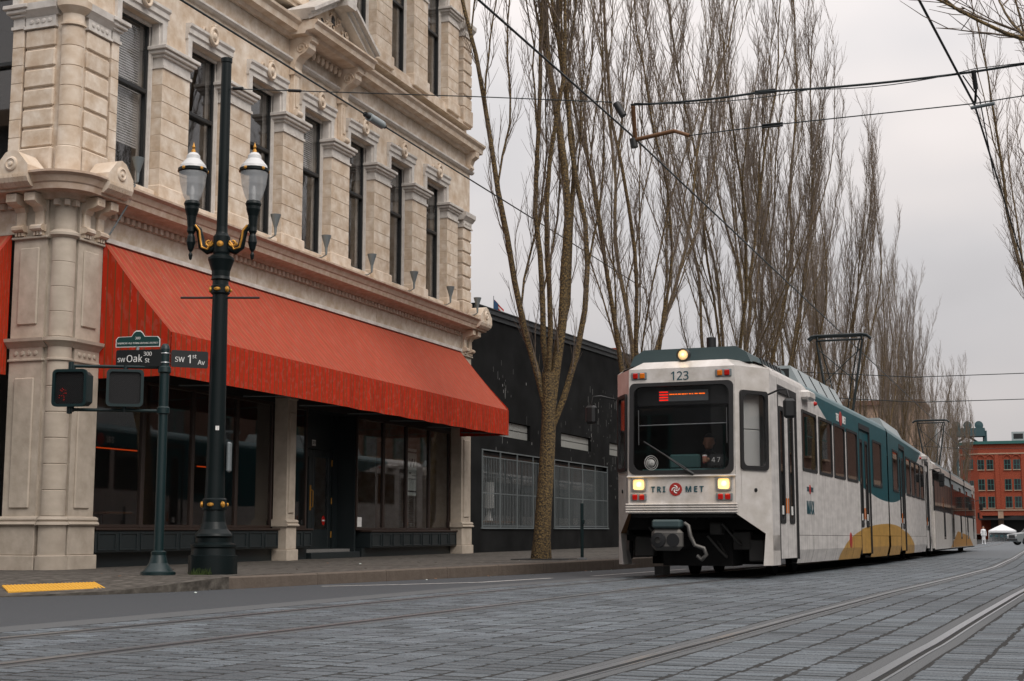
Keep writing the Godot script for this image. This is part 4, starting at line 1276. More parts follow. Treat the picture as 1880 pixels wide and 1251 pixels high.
	var dn := thing("dinner_table", "small dark table inside the shop behind the entrance glass", "table", Vector3(-16.2, 0.35, -22.0))
	mb = MB.new(); mb.cbox(Vector3(-16.2, 1.08, -22.0), Vector3(0.8, 0.04, 0.8), 0.01); part("tabletop", mb, M.inside_wood, dn)
	mb = MB.new(); mb.lathe(Vector3(-16.2, 0.35, -22.0), [Vector2(0.25, 0), Vector2(0.04, 0.05), Vector2(0.04, 0.72)], 10); part("pedestal", mb, M.black, dn)
	for q in [[-15.5, 2.01, -24.45, 0.8], [-15.5, 2.21, -21.44, 1.2]]:  # two thin orange strips, given a weak glow of their own
		mb = MB.new(); mb.tube([Vector3(q[0], q[1], q[2] - q[3] / 2), Vector3(q[0], q[1], q[2] + q[3] / 2)], [0.012], 6)
		solo("orange_glow_strip", mb, M.orange_strip_glow, "thin orange glowing strip inside the dark shop", "light tube", Vector3(q[0], q[1], q[2]), "glowing strips in the shop")
	# loose cable dropping from the cornice to the awning
	mb = MB.new()
	mb.tube([Vector3(-13.75, 6.42, -19.25), Vector3(-13.85, 6.1, -19.22), Vector3(-14.0, 5.75, -19.12), Vector3(-14.12, 5.5, -19.05)], [0.016], 6)
	solo("cornice_cable", mb, M.grey_metal, "bent grey conduit dropping from the cornice to the awning corner", "conduit", Vector3(-13.9, 5.9, -19.15))
	# up-lights along the cornice
	var cone := MB.new()
	cone.lathe(Vector3.ZERO, [Vector2(0.0, -0.16), Vector2(0.02, -0.15), Vector2(0.03, 0.0), Vector2(0.10, 0.24), Vector2(0.105, 0.26), Vector2(0.09, 0.26), Vector2(0.02, 0.05)], 14)
	var cm := cone.mesh()
	var arm := MB.new()
	arm.tube([Vector3(0, -0.15, 0), Vector3(-0.1, -0.2, 0), Vector3(-0.25, -0.2, 0)], [0.014], 6)
	var am := arm.mesh()
	for p in [[19.35, "beside the corner column"], [23.9, ""], [26.02, ""], [28.2, ""], [30.5, ""], [32.75, ""], [34.6, "at the building's end above the last pier"]]:
		var l: String = "grey conical up-light on the shop cornice below the tall windows"
		if p[1] != "": l = "grey conical up-light on the shop cornice " + p[1]
		var o := thing("cornice_uplight", l, "spotlight", fp(FX, p[0], 6.64, 0.42), "up-lights along the cornice")
		piece("cone_shade", cm, M.grey_metal, o, o.position)
		piece("bracket", am, M.grey_metal, o, o.position)
	var o2 := thing("cornice_uplight", "grey conical up-light on the side street cornice", "spotlight", Vector3(-15.75, 6.64, -17.3), "up-lights along the cornice")
	piece("cone_shade", cm, M.grey_metal, o2, o2.position)
	piece("bracket", am, M.grey_metal, o2, o2.position, Basis(Vector3.UP, -PI / 2))

func dark_building() -> void:
	var b := thing("dark_rendered_building", "single storey black rendered building with barred windows", "building", Vector3(-14.3, 0, -43.5))
	var D := face(Vector3(-14.3, 0, 0), Vector3(0, 0, -1), Vector3(1, 0, 0))
	var A0 := 35.44
	var A1 := 52.5
	var mb := MB.new()
	var top := func(a: float) -> float: return 6.62 + (a - A0) * 0.025
	var rect := func(a0: float, a1: float, y0: float, y1: float) -> void:
		var u := func(a: float) -> float: return (a - A0) / (A1 - A0)
		var t0: float = y1 if y1 < 6 else top.call(a0)
		var t1: float = y1 if y1 < 6 else top.call(a1)
		mb.quad(fp(D, a0, y0, 0), fp(D, a1, y0, 0), fp(D, a1, t1, 0), fp(D, a0, t0, 0), Vector2(u.call(a0), 1 - y0 / 7.1), Vector2(u.call(a1), 1 - y0 / 7.1), Vector2(u.call(a1), 1 - t1 / 7.1), Vector2(u.call(a0), 1 - t0 / 7.1))
	var wins := [[36.25, 41.85], [42.45, 48.35]]
	var vents := [[36.7, 40.25], [43.2, 46.45], [48.7, 51.2]]
	rect.call(A0, A1, 0.0, 0.84)
	rect.call(A0, 36.25, 0.84, 2.95); rect.call(41.85, 42.45, 0.84, 2.95); rect.call(48.35, A1, 0.84, 2.95)
	rect.call(A0, A1, 2.95, 3.42)
	rect.call(A0, 36.7, 3.42, 3.88); rect.call(40.25, 43.2, 3.42, 3.88); rect.call(46.45, 48.7, 3.42, 3.88); rect.call(51.2, A1, 3.42, 3.88)
	rect.call(A0, A1, 3.88, 7.0)
	# reveals
	for s in [[36.25, 41.85, 0.84, 2.95], [42.45, 48.35, 0.84, 2.95], [36.7, 40.25, 3.42, 3.88], [43.2, 46.45, 3.42, 3.88], [48.7, 51.2, 3.42, 3.88]]:
		var p := [fp(D, s[0], s[2], 0), fp(D, s[1], s[2], 0), fp(D, s[1], s[3], 0), fp(D, s[0], s[3], 0)]
		for k in 4:
			var j := (k + 1) % 4
			mb.quad(p[k], p[j], p[j] + Vector3(-0.25, 0, 0), p[k] + Vector3(-0.25, 0, 0), Vector2(0.3, 0.9), Vector2(0.31, 0.9), Vector2(0.31, 0.91), Vector2(0.3, 0.91))
	part("wall", mb, M.black_wall, b)
	# sloping metal parapet cap
	mb = MB.new()
	for s in [[0.0, 0.13, -0.3, 0.05], [0.13, 0.17, -0.3, 0.12], [0.17, 0.27, -0.3, 0.09], [0.27, 0.30, -0.3, 0.13]]:
		var y0: float = top.call(A0)
		var y1: float = top.call(A1)
		for f in [[s[3], 0.0]]:
			mb.quad(fp(D, A0, y0 + s[0], s[3]), fp(D, A1, y1 + s[0], s[3]), fp(D, A1, y1 + s[1], s[3]), fp(D, A0, y0 + s[1], s[3]))
			mb.quad(fp(D, A0, y0 + s[1], s[3]), fp(D, A1, y1 + s[1], s[3]), fp(D, A1, y1 + s[1], s[2]), fp(D, A0, y0 + s[1], s[2]))
			mb.quad(fp(D, A1, y1 + s[0], s[3]), fp(D, A0, y0 + s[0], s[3]), fp(D, A0, y0 + s[0], s[2]), fp(D, A1, y1 + s[0], s[2]))
	part("parapet_cap", mb, M.black_trim, b)
	boxpart("roof", -30.0, -14.35, 6.2, 6.45, -52.4, -35.5, M.black_trim, b)
	boxpart("back_wall", -17.6, -17.4, 0.0, 6.3, -52.4, -35.5, M.inside, b)
	boxpart("end_wall", -30.0, -14.32, 0.0, 6.9, -52.5, -52.3, M.black_trim, b)
	boxpart("inner_floor", -17.4, -14.56, 0.2, 0.5, -52.3, -35.5, M.inside, b)
	# barred windows
	var barv := MB.new()
	barv.tube([Vector3(0, 0.86, 0), Vector3(0, 2.80, 0)], [0.011], 6)
	var bm := barv.mesh()
	for s in wins:
		mb = MB.new()
		var a0: float = s[0]
		var a1: float = s[1]
		for q in [[a0, a0 + 0.06, 0.86, 2.93], [a1 - 0.06, a1, 0.86, 2.93], [a0 + 0.06, a1 - 0.06, 0.86, 0.92], [a0 + 0.06, a1 - 0.06, 2.87, 2.93]]: fb(mb, D, q[0], q[1], q[2], q[3], -0.2, -0.13)
		var w := part("window", mb, M.black_trim, b)
		mb = MB.new(); fb(mb, D, a0 + 0.06, a1 - 0.06, 0.92, 2.87, -0.17, -0.163); part("pane", mb, M.glass, w)
		mb = MB.new()
		fb(mb, D, a0 - 0.04, a1 + 0.04, 0.80, 0.84, -0.1, 0.05)
		part("sill", mb, M.grey_metal, w)
		var n := int((a1 - a0) / 0.127)
		for k in n:
			var o := piece("bar", bm, M.bar, w, Vector3.ZERO)
			o.position = fp(D, a0 + (k + 0.5) * (a1 - a0) / n, 0, 0.02) - (org[b] as Vector3)
		mb = MB.new()
		for y in [0.88, 1.78, 2.78]: fb(mb, D, a0, a1, y - 0.014, y + 0.014, 0.005, 0.02)
		for k in 5:
			var c := a0 + 0.02 + (a1 - a0 - 0.04) * k / 4.0
			fb(mb, D, c - 0.025, c + 0.025, 0.84, 2.95, 0.0, 0.03)
		fb(mb, D, a0 - 0.02, a1 + 0.02, 2.95, 2.985, -0.02, 0.03)
		part("grille_rail", mb, M.bar, w)
	# glass block vents
	for s in vents:
		mb = MB.new()
		fb(mb, D, s[0], s[1], 3.42, 3.88, -0.24, -0.16)
		var v := part("vent_backing", mb, M.black_trim, b)
		var n := int((s[1] - s[0]) / 0.15)
		var blk := MB.new()
		blk.cbox(Vector3.ZERO, Vector3((s[1] - s[0]) / n - 0.012, 0.212, 0.07), 0.012, D.b)
		var km := blk.mesh()
		for k in n:
			for r in 2: piece("glass_block", km, M.block_glass, v, Vector3.ZERO).position = fp(D, s[0] + (k + 0.5) * (s[1] - s[0]) / n, 3.535 + 0.23 * r, -0.13) - (org[b] as Vector3)
	# things on show behind the bars
	mb = MB.new(); mb.cbox(Vector3(-14.85, 1.0, -38.3), Vector3(0.5, 0.06, 2.8), 0.01)
	solo("display_shelf", mb, M.inside_wood, "orange timber display shelf behind the barred window", "shelf", Vector3(-14.85, 0.97, -38.3))
	mb = MB.new(); mb.lathe(Vector3(-14.85, 1.03, -38.2), [Vector2(0.14, 0.0), Vector2(0.07, 0.15), Vector2(0.05, 0.35), Vector2(0.16, 0.36), Vector2(0.16, 1.1), Vector2(0.0, 1.11)], 16)
	solo("column_lamp", mb, M.sign_white, "white cylindrical lamp on the display shelf behind bars", "lamp", Vector3(-14.85, 1.03, -38.2))
	mb = MB.new(); mb.cbox(Vector3(-14.85, 1.2, -37.0), Vector3(0.3, 0.34, 0.4), 0.02)
	solo("white_box", mb, M.sign_white, "white carton on the display shelf behind bars", "box", Vector3(-14.85, 1.03, -37.0))
	# flag over the roof
	var fl := thing("roof_flag", "small flag with red and white stripes on a roof pole", "flag", Vector3(-20.4, 6.4, -53.0))
	mb = MB.new(); mb.tube([Vector3(-20.4, 6.4, -53.0), Vector3(-20.4, 10.2, -53.0)], [0.02, 0.015], 6); part("pole", mb, M.grey_metal, fl)
	for k in 9:
		mb = MB.new()
		for j in 6:
			var x0 := -20.38 + 0.07 * j
			var f := func(x: float, t: float) -> Vector3: return Vector3(x, 10.05 - 0.085 * t - (x + 20.38) * 1.05, -53.0 + 0.05 * sin(x * 14.0))
			mb.quad(f.call(x0, k + 1), f.call(x0 + 0.07, k + 1), f.call(x0 + 0.07, k), f.call(x0, k))
		part("stripe", mb, M.flag_red if k % 2 == 0 else M.sign_white, fl)
	mb = MB.new()
	mb.quad(Vector3(-20.38, 9.55, -52.97), Vector3(-20.2, 9.36, -52.97), Vector3(-20.2, 9.86, -52.97), Vector3(-20.38, 10.05, -52.97))
	part("canton", mb, M.flag_blue, fl)

func far_window(F: Dictionary, b: Node3D, a: float, y: float, w: float, h: float, arch := false) -> void:
	var mb := MB.new()
	fb(mb, F, a - w / 2 - 0.05, a + w / 2 + 0.05, y, y + h, -0.25, -0.06)
	var o := part("window", mb, M.green_trim, b)
	mb = MB.new()
	for s in [-1, 1]:
		for t in 2: fb(mb, F, a + s * w * 0.25 - w * 0.21, a + s * w * 0.25 + w * 0.21, y + h * 0.5 * t + 0.05, y + h * 0.5 * (t + 1) - 0.03, -0.06, -0.05)
	part("pane", mb, M.mirror_glass, o)
	fpart("sill", F, a - w / 2 - 0.12, a + w / 2 + 0.12, y - 0.12, y, -0.2, 0.08, M.tan_stone, o)
	if arch:
		mb = MB.new()
		var p := []
		for k in 9: p.append(fp(F, a - cos(PI * k / 8) * w * 0.62, y + h + 0.25 + sin(PI * k / 8) * w * 0.55, 0.02))
		mb.tube(p, [0.07], 5)
		part("brick_arch", mb, M.red_brick, o)

func background() -> void:
	# brick warehouse closing the street
	var z := -235.0
	var b := thing("red_brick_warehouse", "red brick four storey warehouse with green cornice closing the street", "building", Vector3(2, -0.6, z))
	var F := face(Vector3(0, 0, z), Vector3(1, 0, 0), Vector3(0, 0, 1))
	var cdir := Vector3(0.72, 0, 0.694).normalized()
	var G := face(Vector3(-8.7, 0, z), cdir, cdir.cross(Vector3.UP))
	fpart("wall", F, -8.7, 26.0, 3.0, 14.2, -8, -0.1, M.red_brick, b)
	fpart("side_wall", G, -4.2, 0.0, -0.7, 14.2, -6, -0.1, M.red_brick, b)
	fpart("ground_floor", F, -8.7, 26.0, -0.7, 2.4, -8, -1.5, M.black, b)
	fpart("stone_band", F, -8.7, 26.0, 12.55, 12.75, -0.5, 0.04, M.tan_stone, b)
	fpart("stone_band", G, -4.2, 0.0, 12.55, 12.75, -0.5, 0.04, M.tan_stone, b)
	fpart("stone_band", F, -8.7, 26.0, 3.75, 3.95, -0.5, 0.05, M.tan_stone, b)
	fpart("cornice", F, -9.0, 26.2, 14.15, 14.6, -8.2, 0.35, M.green_trim, b)
	fpart("cornice", G, -4.3, 0.2, 14.15, 14.6, -6, 0.35, M.green_trim, b)
	for k in 10: fpart("pilaster_strip", F, -5.95 + 3.9 * k - 0.3, -5.95 + 3.9 * k + 0.3, 4.0, 12.5, -0.2, 0.04, M.red_brick, b)
	for k in 9:
		var c := -7.65 + 3.95 * k
		for s in [-0.68, 0.68]:
			far_window(F, b, c + s, 10.15, 0.9, 1.55, true)
			far_window(F, b, c + s, 6.95, 0.9, 1.7)
			far_window(F, b, c + s, 4.2, 0.9, 1.75)
		fpart("shop_pier", F, c + 1.55, c + 2.35, -0.7, 3.75, -1.5, -0.05, M.tan_stone, b)
		fpart("shop_glazing", F, c - 1.5, c + 1.5, 2.55, 3.45, -0.7, -0.3, M.mirror_glass, b)
	for a in [-3.0, -1.7]:
		far_window(G, b, a, 10.3, 0.8, 1.5)
		far_window(G, b, a, 6.9, 0.8, 1.6)
	fpart("canopy", F, -8.9, 26.0, 2.3, 2.55, -0.5, 2.0, M.black, b)
	fpart("roof_plant", F, -3.6, 4.0, 14.6, 16.1, -6.0, -1.5, M.tram_grey, b)
	fpart("roof_plant_louvre", F, -3.3, -1.9, 15.0, 15.8, -1.5, -1.46, M.black, b)
	# steel tower of a lift bridge behind the roofs
	b = thing("bridge_tower", "dark green steel lattice bridge tower rising behind the brick warehouse", "bridge", Vector3(-15.5, -1.5, -330))
	var mb := MB.new()
	for s in [[-19.6, -18.7], [-13.4, -12.6]]:
		mb.tube([Vector3(s[0], 0, -330), Vector3(s[1], 24.6, -330)], [0.5, 0.38], 4)
		mb.tube([Vector3(s[0] + 1.2, 0, -327), Vector3(s[1] + 0.4, 24.6, -328)], [0.4, 0.3], 4)
	part("tower_leg", mb, M.bridge_steel, b)
	mb = MB.new()
	for k in 5:
		var y := 4.0 + 4.4 * k
		mb.tube([Vector3(-19.3, y, -330), Vector3(-13.1, y + 4.2, -330)], [0.24], 4)
		mb.tube([Vector3(-13.2, y, -330), Vector3(-19.2, y + 4.2, -330)], [0.24], 4)
		mb.tube([Vector3(-19.4, y, -330), Vector3(-13.0, y, -330)], [0.3], 4)
	part("bracing", mb, M.bridge_steel, b)
	mb = MB.new()
	mb.ab(-19.8, -12.4, 23.4, 25.2, -331.5, -327)
	for x in [-18.4, -16.0, -13.6]: mb.lathe(Vector3(x, 25.9, -329), [Vector2(0.0, 1.0), Vector2(0.9, 0.9), Vector2(0.9, -0.9), Vector2(0.0, -1.0)], 14, Basis(Vector3.RIGHT, PI / 2))
	part("sheave_house", mb, M.bridge_steel, b)
	b.position += Vector3(1.9, -2.2, 0)
	mb = MB.new(); mb.cbox(Vector3(-21.2, 12.0, -325), Vector3(1.7, 24.5, 2.0), 0.05)
	solo("pale_tower", mb, M.tram_grey, "pale concrete tower block edge behind the bare trees", "tower", Vector3(-21.2, 0, -325))
	# tan building behind the trees
	b = thing("tan_brick_building", "tan brick building with dark cornice behind the row of bare trees", "building", Vector3(-28, 0, -190))
	F = face(Vector3(0, 0, -186), Vector3(1, 0, 0), Vector3(0, 0, 1))
	fpart("wall", F, -33.0, -13.5, -0.6, 16.6, -12, 0, M.tan_stone, b)
	fpart("cornice", F, -33.4, -13.2, 16.6, 17.2, -12.3, 0.5, M.brown_brick, b)
	for k in 6:
		for r in 4: far_window(F, b, -31.4 + 3.1 * k, 2.6 + 3.6 * r, 1.2, 2.0)
	for t in [[-16.6, 18.9, 0.65, "round brown roof vent above the tan building's cornice"], [-15.0, 18.7, 0.8, "squat grey water tank on the tan building's roof"]]:
		mb = MB.new()
		mb.lathe(Vector3(t[0], 17.2, -189), [Vector2(0.15, 0), Vector2(0.15, 1.0), Vector2(t[2], 1.2), Vector2(t[2], 1.9), Vector2(t[2] * 0.6, 2.5), Vector2(0, 2.6)], 12)
		solo("roof_vent" if t[2] < 0.7 else "roof_tank", mb, M.brown_brick if t[2] < 0.7 else M.tram_grey, t[3], "roof vent" if t[2] < 0.7 else "water tank", Vector3(t[0], 17.2, -189))
	# brown brick house past the black building
	b = thing("brown_brick_house", "brown brick building with chimney past the black rendered building", "building", Vector3(-20, 0, -64))
	boxpart("wall", -27.0, -14.6, 0.0, 7.3, -76.0, -52.8, M.brown_brick, b)
	boxpart("parapet", -27.1, -14.5, 7.3, 7.5, -76.1, -52.7, M.black_trim, b)
	boxpart("chimney", -16.2, -15.6, 7.5, 8.0, -55.0, -54.2, M.red_brick, b)
	F = face(Vector3(-14.6, 0, 0), Vector3(0, 0, -1), Vector3(1, 0, 0))
	for k in 6: far_window(F, b, 54.8 + 3.6 * k, 4.4, 1.2, 2.0)
	# facing side of the street, mirrored in the tram and shop windows
	b = thing("facing_brick_building", "long brown brick building along the facing pavement", "building", Vector3(10.5, 0, -40))
	F = face(Vector3(9.6, 0, 0), Vector3(0, 0, 1), Vector3(-1, 0, 0))
	fpart("wall", F, -235.0, -8.0, 4.2, 8.9, -8.0, -0.2, M.brown_brick, b)
	fpart("shop_level", F, -235.0, -8.0, 0.0, 4.2, -8.0, -0.35, M.black_trim, b)
	fpart("cornice", F, -235.3, -7.7, 8.9, 9.4, -8.0, 0.4, M.tan_stone, b)
	fpart("band", F, -235.0, -8.0, 4.1, 4.5, -0.4, 0.1, M.tan_stone, b)
	for k in 20:
		far_window(F, b, -92.5 + 4.3 * k, 5.3, 1.5, 2.4)
		fpart("shop_glazing", F, -94.0 + 4.3 * k, -91.0 + 4.3 * k, 0.6, 3.4, -0.36, -0.3, M.mirror_glass, b)
	mb = MB.new()
	mb.ab(2.2, 9.6, -0.8, 0.10, -150, 10)
	solo("facing_pavement", mb, M.walk, "concrete pavement on the facing side of the street", "pavement", Vector3(6, 0, -60), "", "structure")
	# block across the side street behind, mirrored in the windscreen
	b = thing("rear_corner_block", "grey stone corner block across the side street, facing the tram", "building", Vector3(-24, 0, 6))
	F = face(Vector3(0, 0, 3.0), Vector3(-1, 0, 0), Vector3(0, 0, -1))
	var F2 := face(Vector3(-12.6, 0, 0), Vector3(0, 0, -1), Vector3(1, 0, 0))
	boxpart("wall", -46.0, -12.7, 4.2, 15.0, 3.1, 46.0, M.grey_stone, b)
	boxpart("shop_level", -46.0, -12.9, 0.0, 4.2, 3.3, 46.0, M.black_trim, b)
	boxpart("cornice", -46.3, -12.3, 15.0, 15.6, 2.7, 46.0, M.tan_stone, b)
	for k in 9:
		for r in 2: far_window(F2, b, -5.5 - 4.2 * k, 5.4 + 4.4 * r, 1.6, 2.7)
		if k < 6:
			for r in 2: far_window(F, b, 15.0 + 4.2 * k, 5.4 + 4.4 * r, 1.6, 2.7)
	tent(); truck(); walkers()

func tent() -> void:
	var y := gy(-190.0)
	var t := thing("canopy_tent", "white peaked canopy tent pitched at the end of the street", "tent", Vector3(-4.5, y, -190))
	var c := [Vector3(-6.1, y, -188.5), Vector3(-2.9, y, -188.5), Vector3(-2.9, y, -191.5), Vector3(-6.1, y, -191.5)]
	var pk := Vector3(-4.5, y + 2.15, -190)
	for k in 4:
		var mb := MB.new()
		mb.tube([c[k], c[k] + Vector3(0, 1.35, 0)], [0.03], 6); part("leg", mb, M.tent, t)
	var mb := MB.new()
	for k in 4:
		var j := (k + 1) % 4
		mb.tri(c[k] + Vector3(0, 1.35, 0), c[j] + Vector3(0, 1.35, 0), pk)
	part("roof", mb, M.tent, t)
	for k in 4:
		mb = MB.new()
		var j := (k + 1) % 4
		mb.quad(c[k] + Vector3(0, 1.1, 0), c[j] + Vector3(0, 1.1, 0), c[j] + Vector3(0, 1.35, 0), c[k] + Vector3(0, 1.35, 0)); part("valance", mb, M.tent, t)
	mb = MB.new()
	mb.quad(c[3], c[2], c[2] + Vector3(0, 1.35, 0), c[3] + Vector3(0, 1.35, 0))
	mb.quad(c[2], c[1], c[1] + Vector3(0, 1.35, 0), c[2] + Vector3(0, 1.35, 0))
	part("side_wall", mb, M.tent, t)
	for k in 4:
		var o := thing("folding_chair", "dark folding chair in front of the white tent", "chair", Vector3(-5.8 + 0.62 * k, y, -187.6), "chairs by the tent")
		var p := o.position
		mb = MB.new(); mb.box(p + Vector3(0, 0.42, 0), Vector3(0.4, 0.04, 0.4)); part("seat", mb, M.bridge_steel, o)
		mb = MB.new(); mb.box(p + Vector3(0, 0.68, -0.2), Vector3(0.4, 0.3, 0.03)); part("backrest", mb, M.bridge_steel, o)
		for s in [[-0.18, -0.18], [0.18, -0.18], [-0.18, 0.18], [0.18, 0.18]]:
			mb = MB.new(); mb.tube([p + Vector3(s[0], 0, s[1]), p + Vector3(s[0], 0.42, s[1])], [0.018], 5); part("leg", mb, M.bridge_steel, o)

func truck() -> void:
	var y := gy(-140.0)
	var t := thing("pickup_truck", "silver grey pickup truck crossing at the end of the street", "truck", Vector3(-0.2, y, -140))
	t.rotation.y = deg_to_rad(-62)
	org[t] = Vector3.ZERO
	# own axes: front towards +z
	var side := PackedVector2Array([Vector2(-2.6, 0.34), Vector2(2.45, 0.32), Vector2(2.6, 0.62), Vector2(2.58, 1.0), Vector2(1.4, 1.15), Vector2(1.3, 1.17), Vector2(-0.75, 1.15), Vector2(-2.6, 1.12)])
	var mb := MB.new()
	mb.prism(side, Vector3(0.92, 0, 0), Basis(Vector3(0, 0, 1), Vector3.UP, Vector3(-1, 0, 0)), 1.84)
	part("body", mb, M.truck_paint, t)
	mb = MB.new()
	mb.prism(PackedVector2Array([Vector2(1.35, 1.15), Vector2(0.75, 1.68), Vector2(-0.45, 1.70), Vector2(-0.75, 1.15)]), Vector3(0.78, 0, 0), Basis(Vector3(0, 0, 1), Vector3.UP, Vector3(-1, 0, 0)), 1.56)
	part("cab", mb, M.truck_paint, t)
	for s in [-1, 1]:
		mb = MB.new()
		mb.prism(PackedVector2Array([Vector2(1.18, 1.2), Vector2(0.72, 1.62), Vector2(-0.4, 1.63), Vector2(-0.6, 1.2)]), Vector3(0.785 * s + 0.006, 0, 0), Basis(Vector3(0, 0, 1), Vector3.UP, Vector3(-1, 0, 0)), 0.012)
		part("side_glass", mb, M.mirror_glass, t)
	mb = MB.new()
	mb.quad(Vector3(-0.7, 1.2, 1.33), Vector3(0.7, 1.2, 1.33), Vector3(0.66, 1.64, 0.83), Vector3(-0.66, 1.64, 0.83)); part("windscreen", mb, M.mirror_glass, t)
	mb = MB.new(); mb.cbox(Vector3(0, 0.78, 2.6), Vector3(1.1, 0.28, 0.06), 0.02); part("grille", mb, M.black, t)
	mb = MB.new(); mb.cbox(Vector3(0, 0.5, 2.58), Vector3(1.7, 0.16, 0.1), 0.03); part("bumper", mb, M.black, t)
	for s in [-0.74, 0.74]:
		mb = MB.new(); mb.cbox(Vector3(s, 0.86, 2.58), Vector3(0.32, 0.16, 0.08), 0.03); part("headlight", mb, M.sign_white, t)
		for zz in [1.65, -1.65]:
			mb = MB.new()
			mb.lathe(Vector3(s * 1.16, 0.38, zz), [Vector2(0.24, -0.12), Vector2(0.38, -0.1), Vector2(0.38, 0.1), Vector2(0.24, 0.12)], 18, Basis(Vector3.BACK, PI / 2))
			var w := part("wheel", mb, M.rubber, t)
			mb = MB.new()
			mb.lathe(Vector3(s * 1.16, 0.38, zz), [Vector2(0.0, -0.1), Vector2(0.24, -0.11), Vector2(0.24, 0.11), Vector2(0.0, 0.1)], 12, Basis(Vector3.BACK, PI / 2))
			part("rim", mb, M.steel, w)

# smooth union of tapered capsules, meshed as surface nets
func body_mesh(bones: Array, cell: float, k: float) -> MB:
	var lo := Vector3.INF
	var hi := -Vector3.INF
	for b in bones:
		var r := maxf(b[2], b[3]) + cell * 3
		lo = lo.min((b[0] as Vector3).min(b[1]) - Vector3.ONE * r)
		hi = hi.max((b[0] as Vector3).max(b[1]) + Vector3.ONE * r)
	var nx := int((hi.x - lo.x) / cell) + 2
	var ny := int((hi.y - lo.y) / cell) + 2
	var nz := int((hi.z - lo.z) / cell) + 2
	var f := PackedFloat32Array()
	f.resize(nx * ny * nz)
	f.fill(0.3)
	for b in bones:
		var a: Vector3 = b[0]
		var d: Vector3 = (b[1] as Vector3) - a
		var l2 := maxf(d.length_squared(), 1e-9)
		var r := maxf(b[2], b[3]) + cell * 4 + k
		var i0 := ((a.min(b[1]) - Vector3.ONE * r - lo) / cell).floor()
		var i1 := ((a.max(b[1]) + Vector3.ONE * r - lo) / cell).ceil()
		for x in range(maxi(0, int(i0.x)), mini(nx, int(i1.x))):
			for y in range(maxi(0, int(i0.y)), mini(ny, int(i1.y))):
				for zz in range(maxi(0, int(i0.z)), mini(nz, int(i1.z))):
					var p := lo + Vector3(x, y, zz) * cell
					var t := clampf((p - a).dot(d) / l2, 0, 1)
					var e := p.distance_to(a + d * t) - lerpf(b[2], b[3], t)
					var i := (x * ny + y) * nz + zz
					var o := f[i]
					var h := maxf(k - absf(o - e), 0.0) / k
					f[i] = minf(o, e) - h * h * k * 0.25
	var mb := MB.new()
	var at := {}
	var g := func(x: int, y: int, zz: int) -> float: return f[(x * ny + y) * nz + zz]
	for x in nx - 1:
		for y in ny - 1:
			for zz in nz - 1:
				var s := Vector3.ZERO
				var c := 0
				for e in 12:
					var ax := e / 4
					var o := [e & 1, (e >> 1) & 1]
					var p := [x, y, zz]
					p[(ax + 1) % 3] += o[0]; p[(ax + 2) % 3] += o[1]
					var q := p.duplicate()
					q[ax] += 1
					var v0: float = g.call(p[0], p[1], p[2])
					var v1: float = g.call(q[0], q[1], q[2])
					if (v0 < 0) != (v1 < 0):
						var t := v0 / (v0 - v1)
						s += Vector3(p[0], p[1], p[2]).lerp(Vector3(q[0], q[1], q[2]), t)
						c += 1
				if c > 0:
					var gx: float = g.call(x + 1, y, zz) - g.call(x, y, zz)
					var gyy: float = g.call(x, y + 1, zz) - g.call(x, y, zz)
					var gz: float = g.call(x, y, zz + 1) - g.call(x, y, zz)
					at[Vector3i(x, y, zz)] = mb.vert(lo + s / c * cell, Vector3(gx, gyy, gz).normalized())
	for key in at:
		var p: Vector3i = key
		var v0: float = g.call(p.x, p.y, p.z)
		for ax in 3:
			var q := p
			q[ax] += 1
			if q.x >= nx or q.y >= ny or q.z >= nz: continue
			var v1: float = g.call(q.x, q.y, q.z)
			if (v0 < 0) == (v1 < 0): continue
			var b1 := Vector3i.ZERO
			var b2 := Vector3i.ZERO
			b1[(ax + 1) % 3] = -1; b2[(ax + 2) % 3] = -1
			if at.has(p + b1) and at.has(p + b2) and at.has(p + b1 + b2):
				var i := [at[p], at[p + b1], at[p + b1 + b2], at[p + b2]]
				if v0 < 0: i.reverse()
				mb.ix.append_array(PackedInt32Array([i[0], i[1], i[2], i[0], i[2], i[3]]))
	return mb

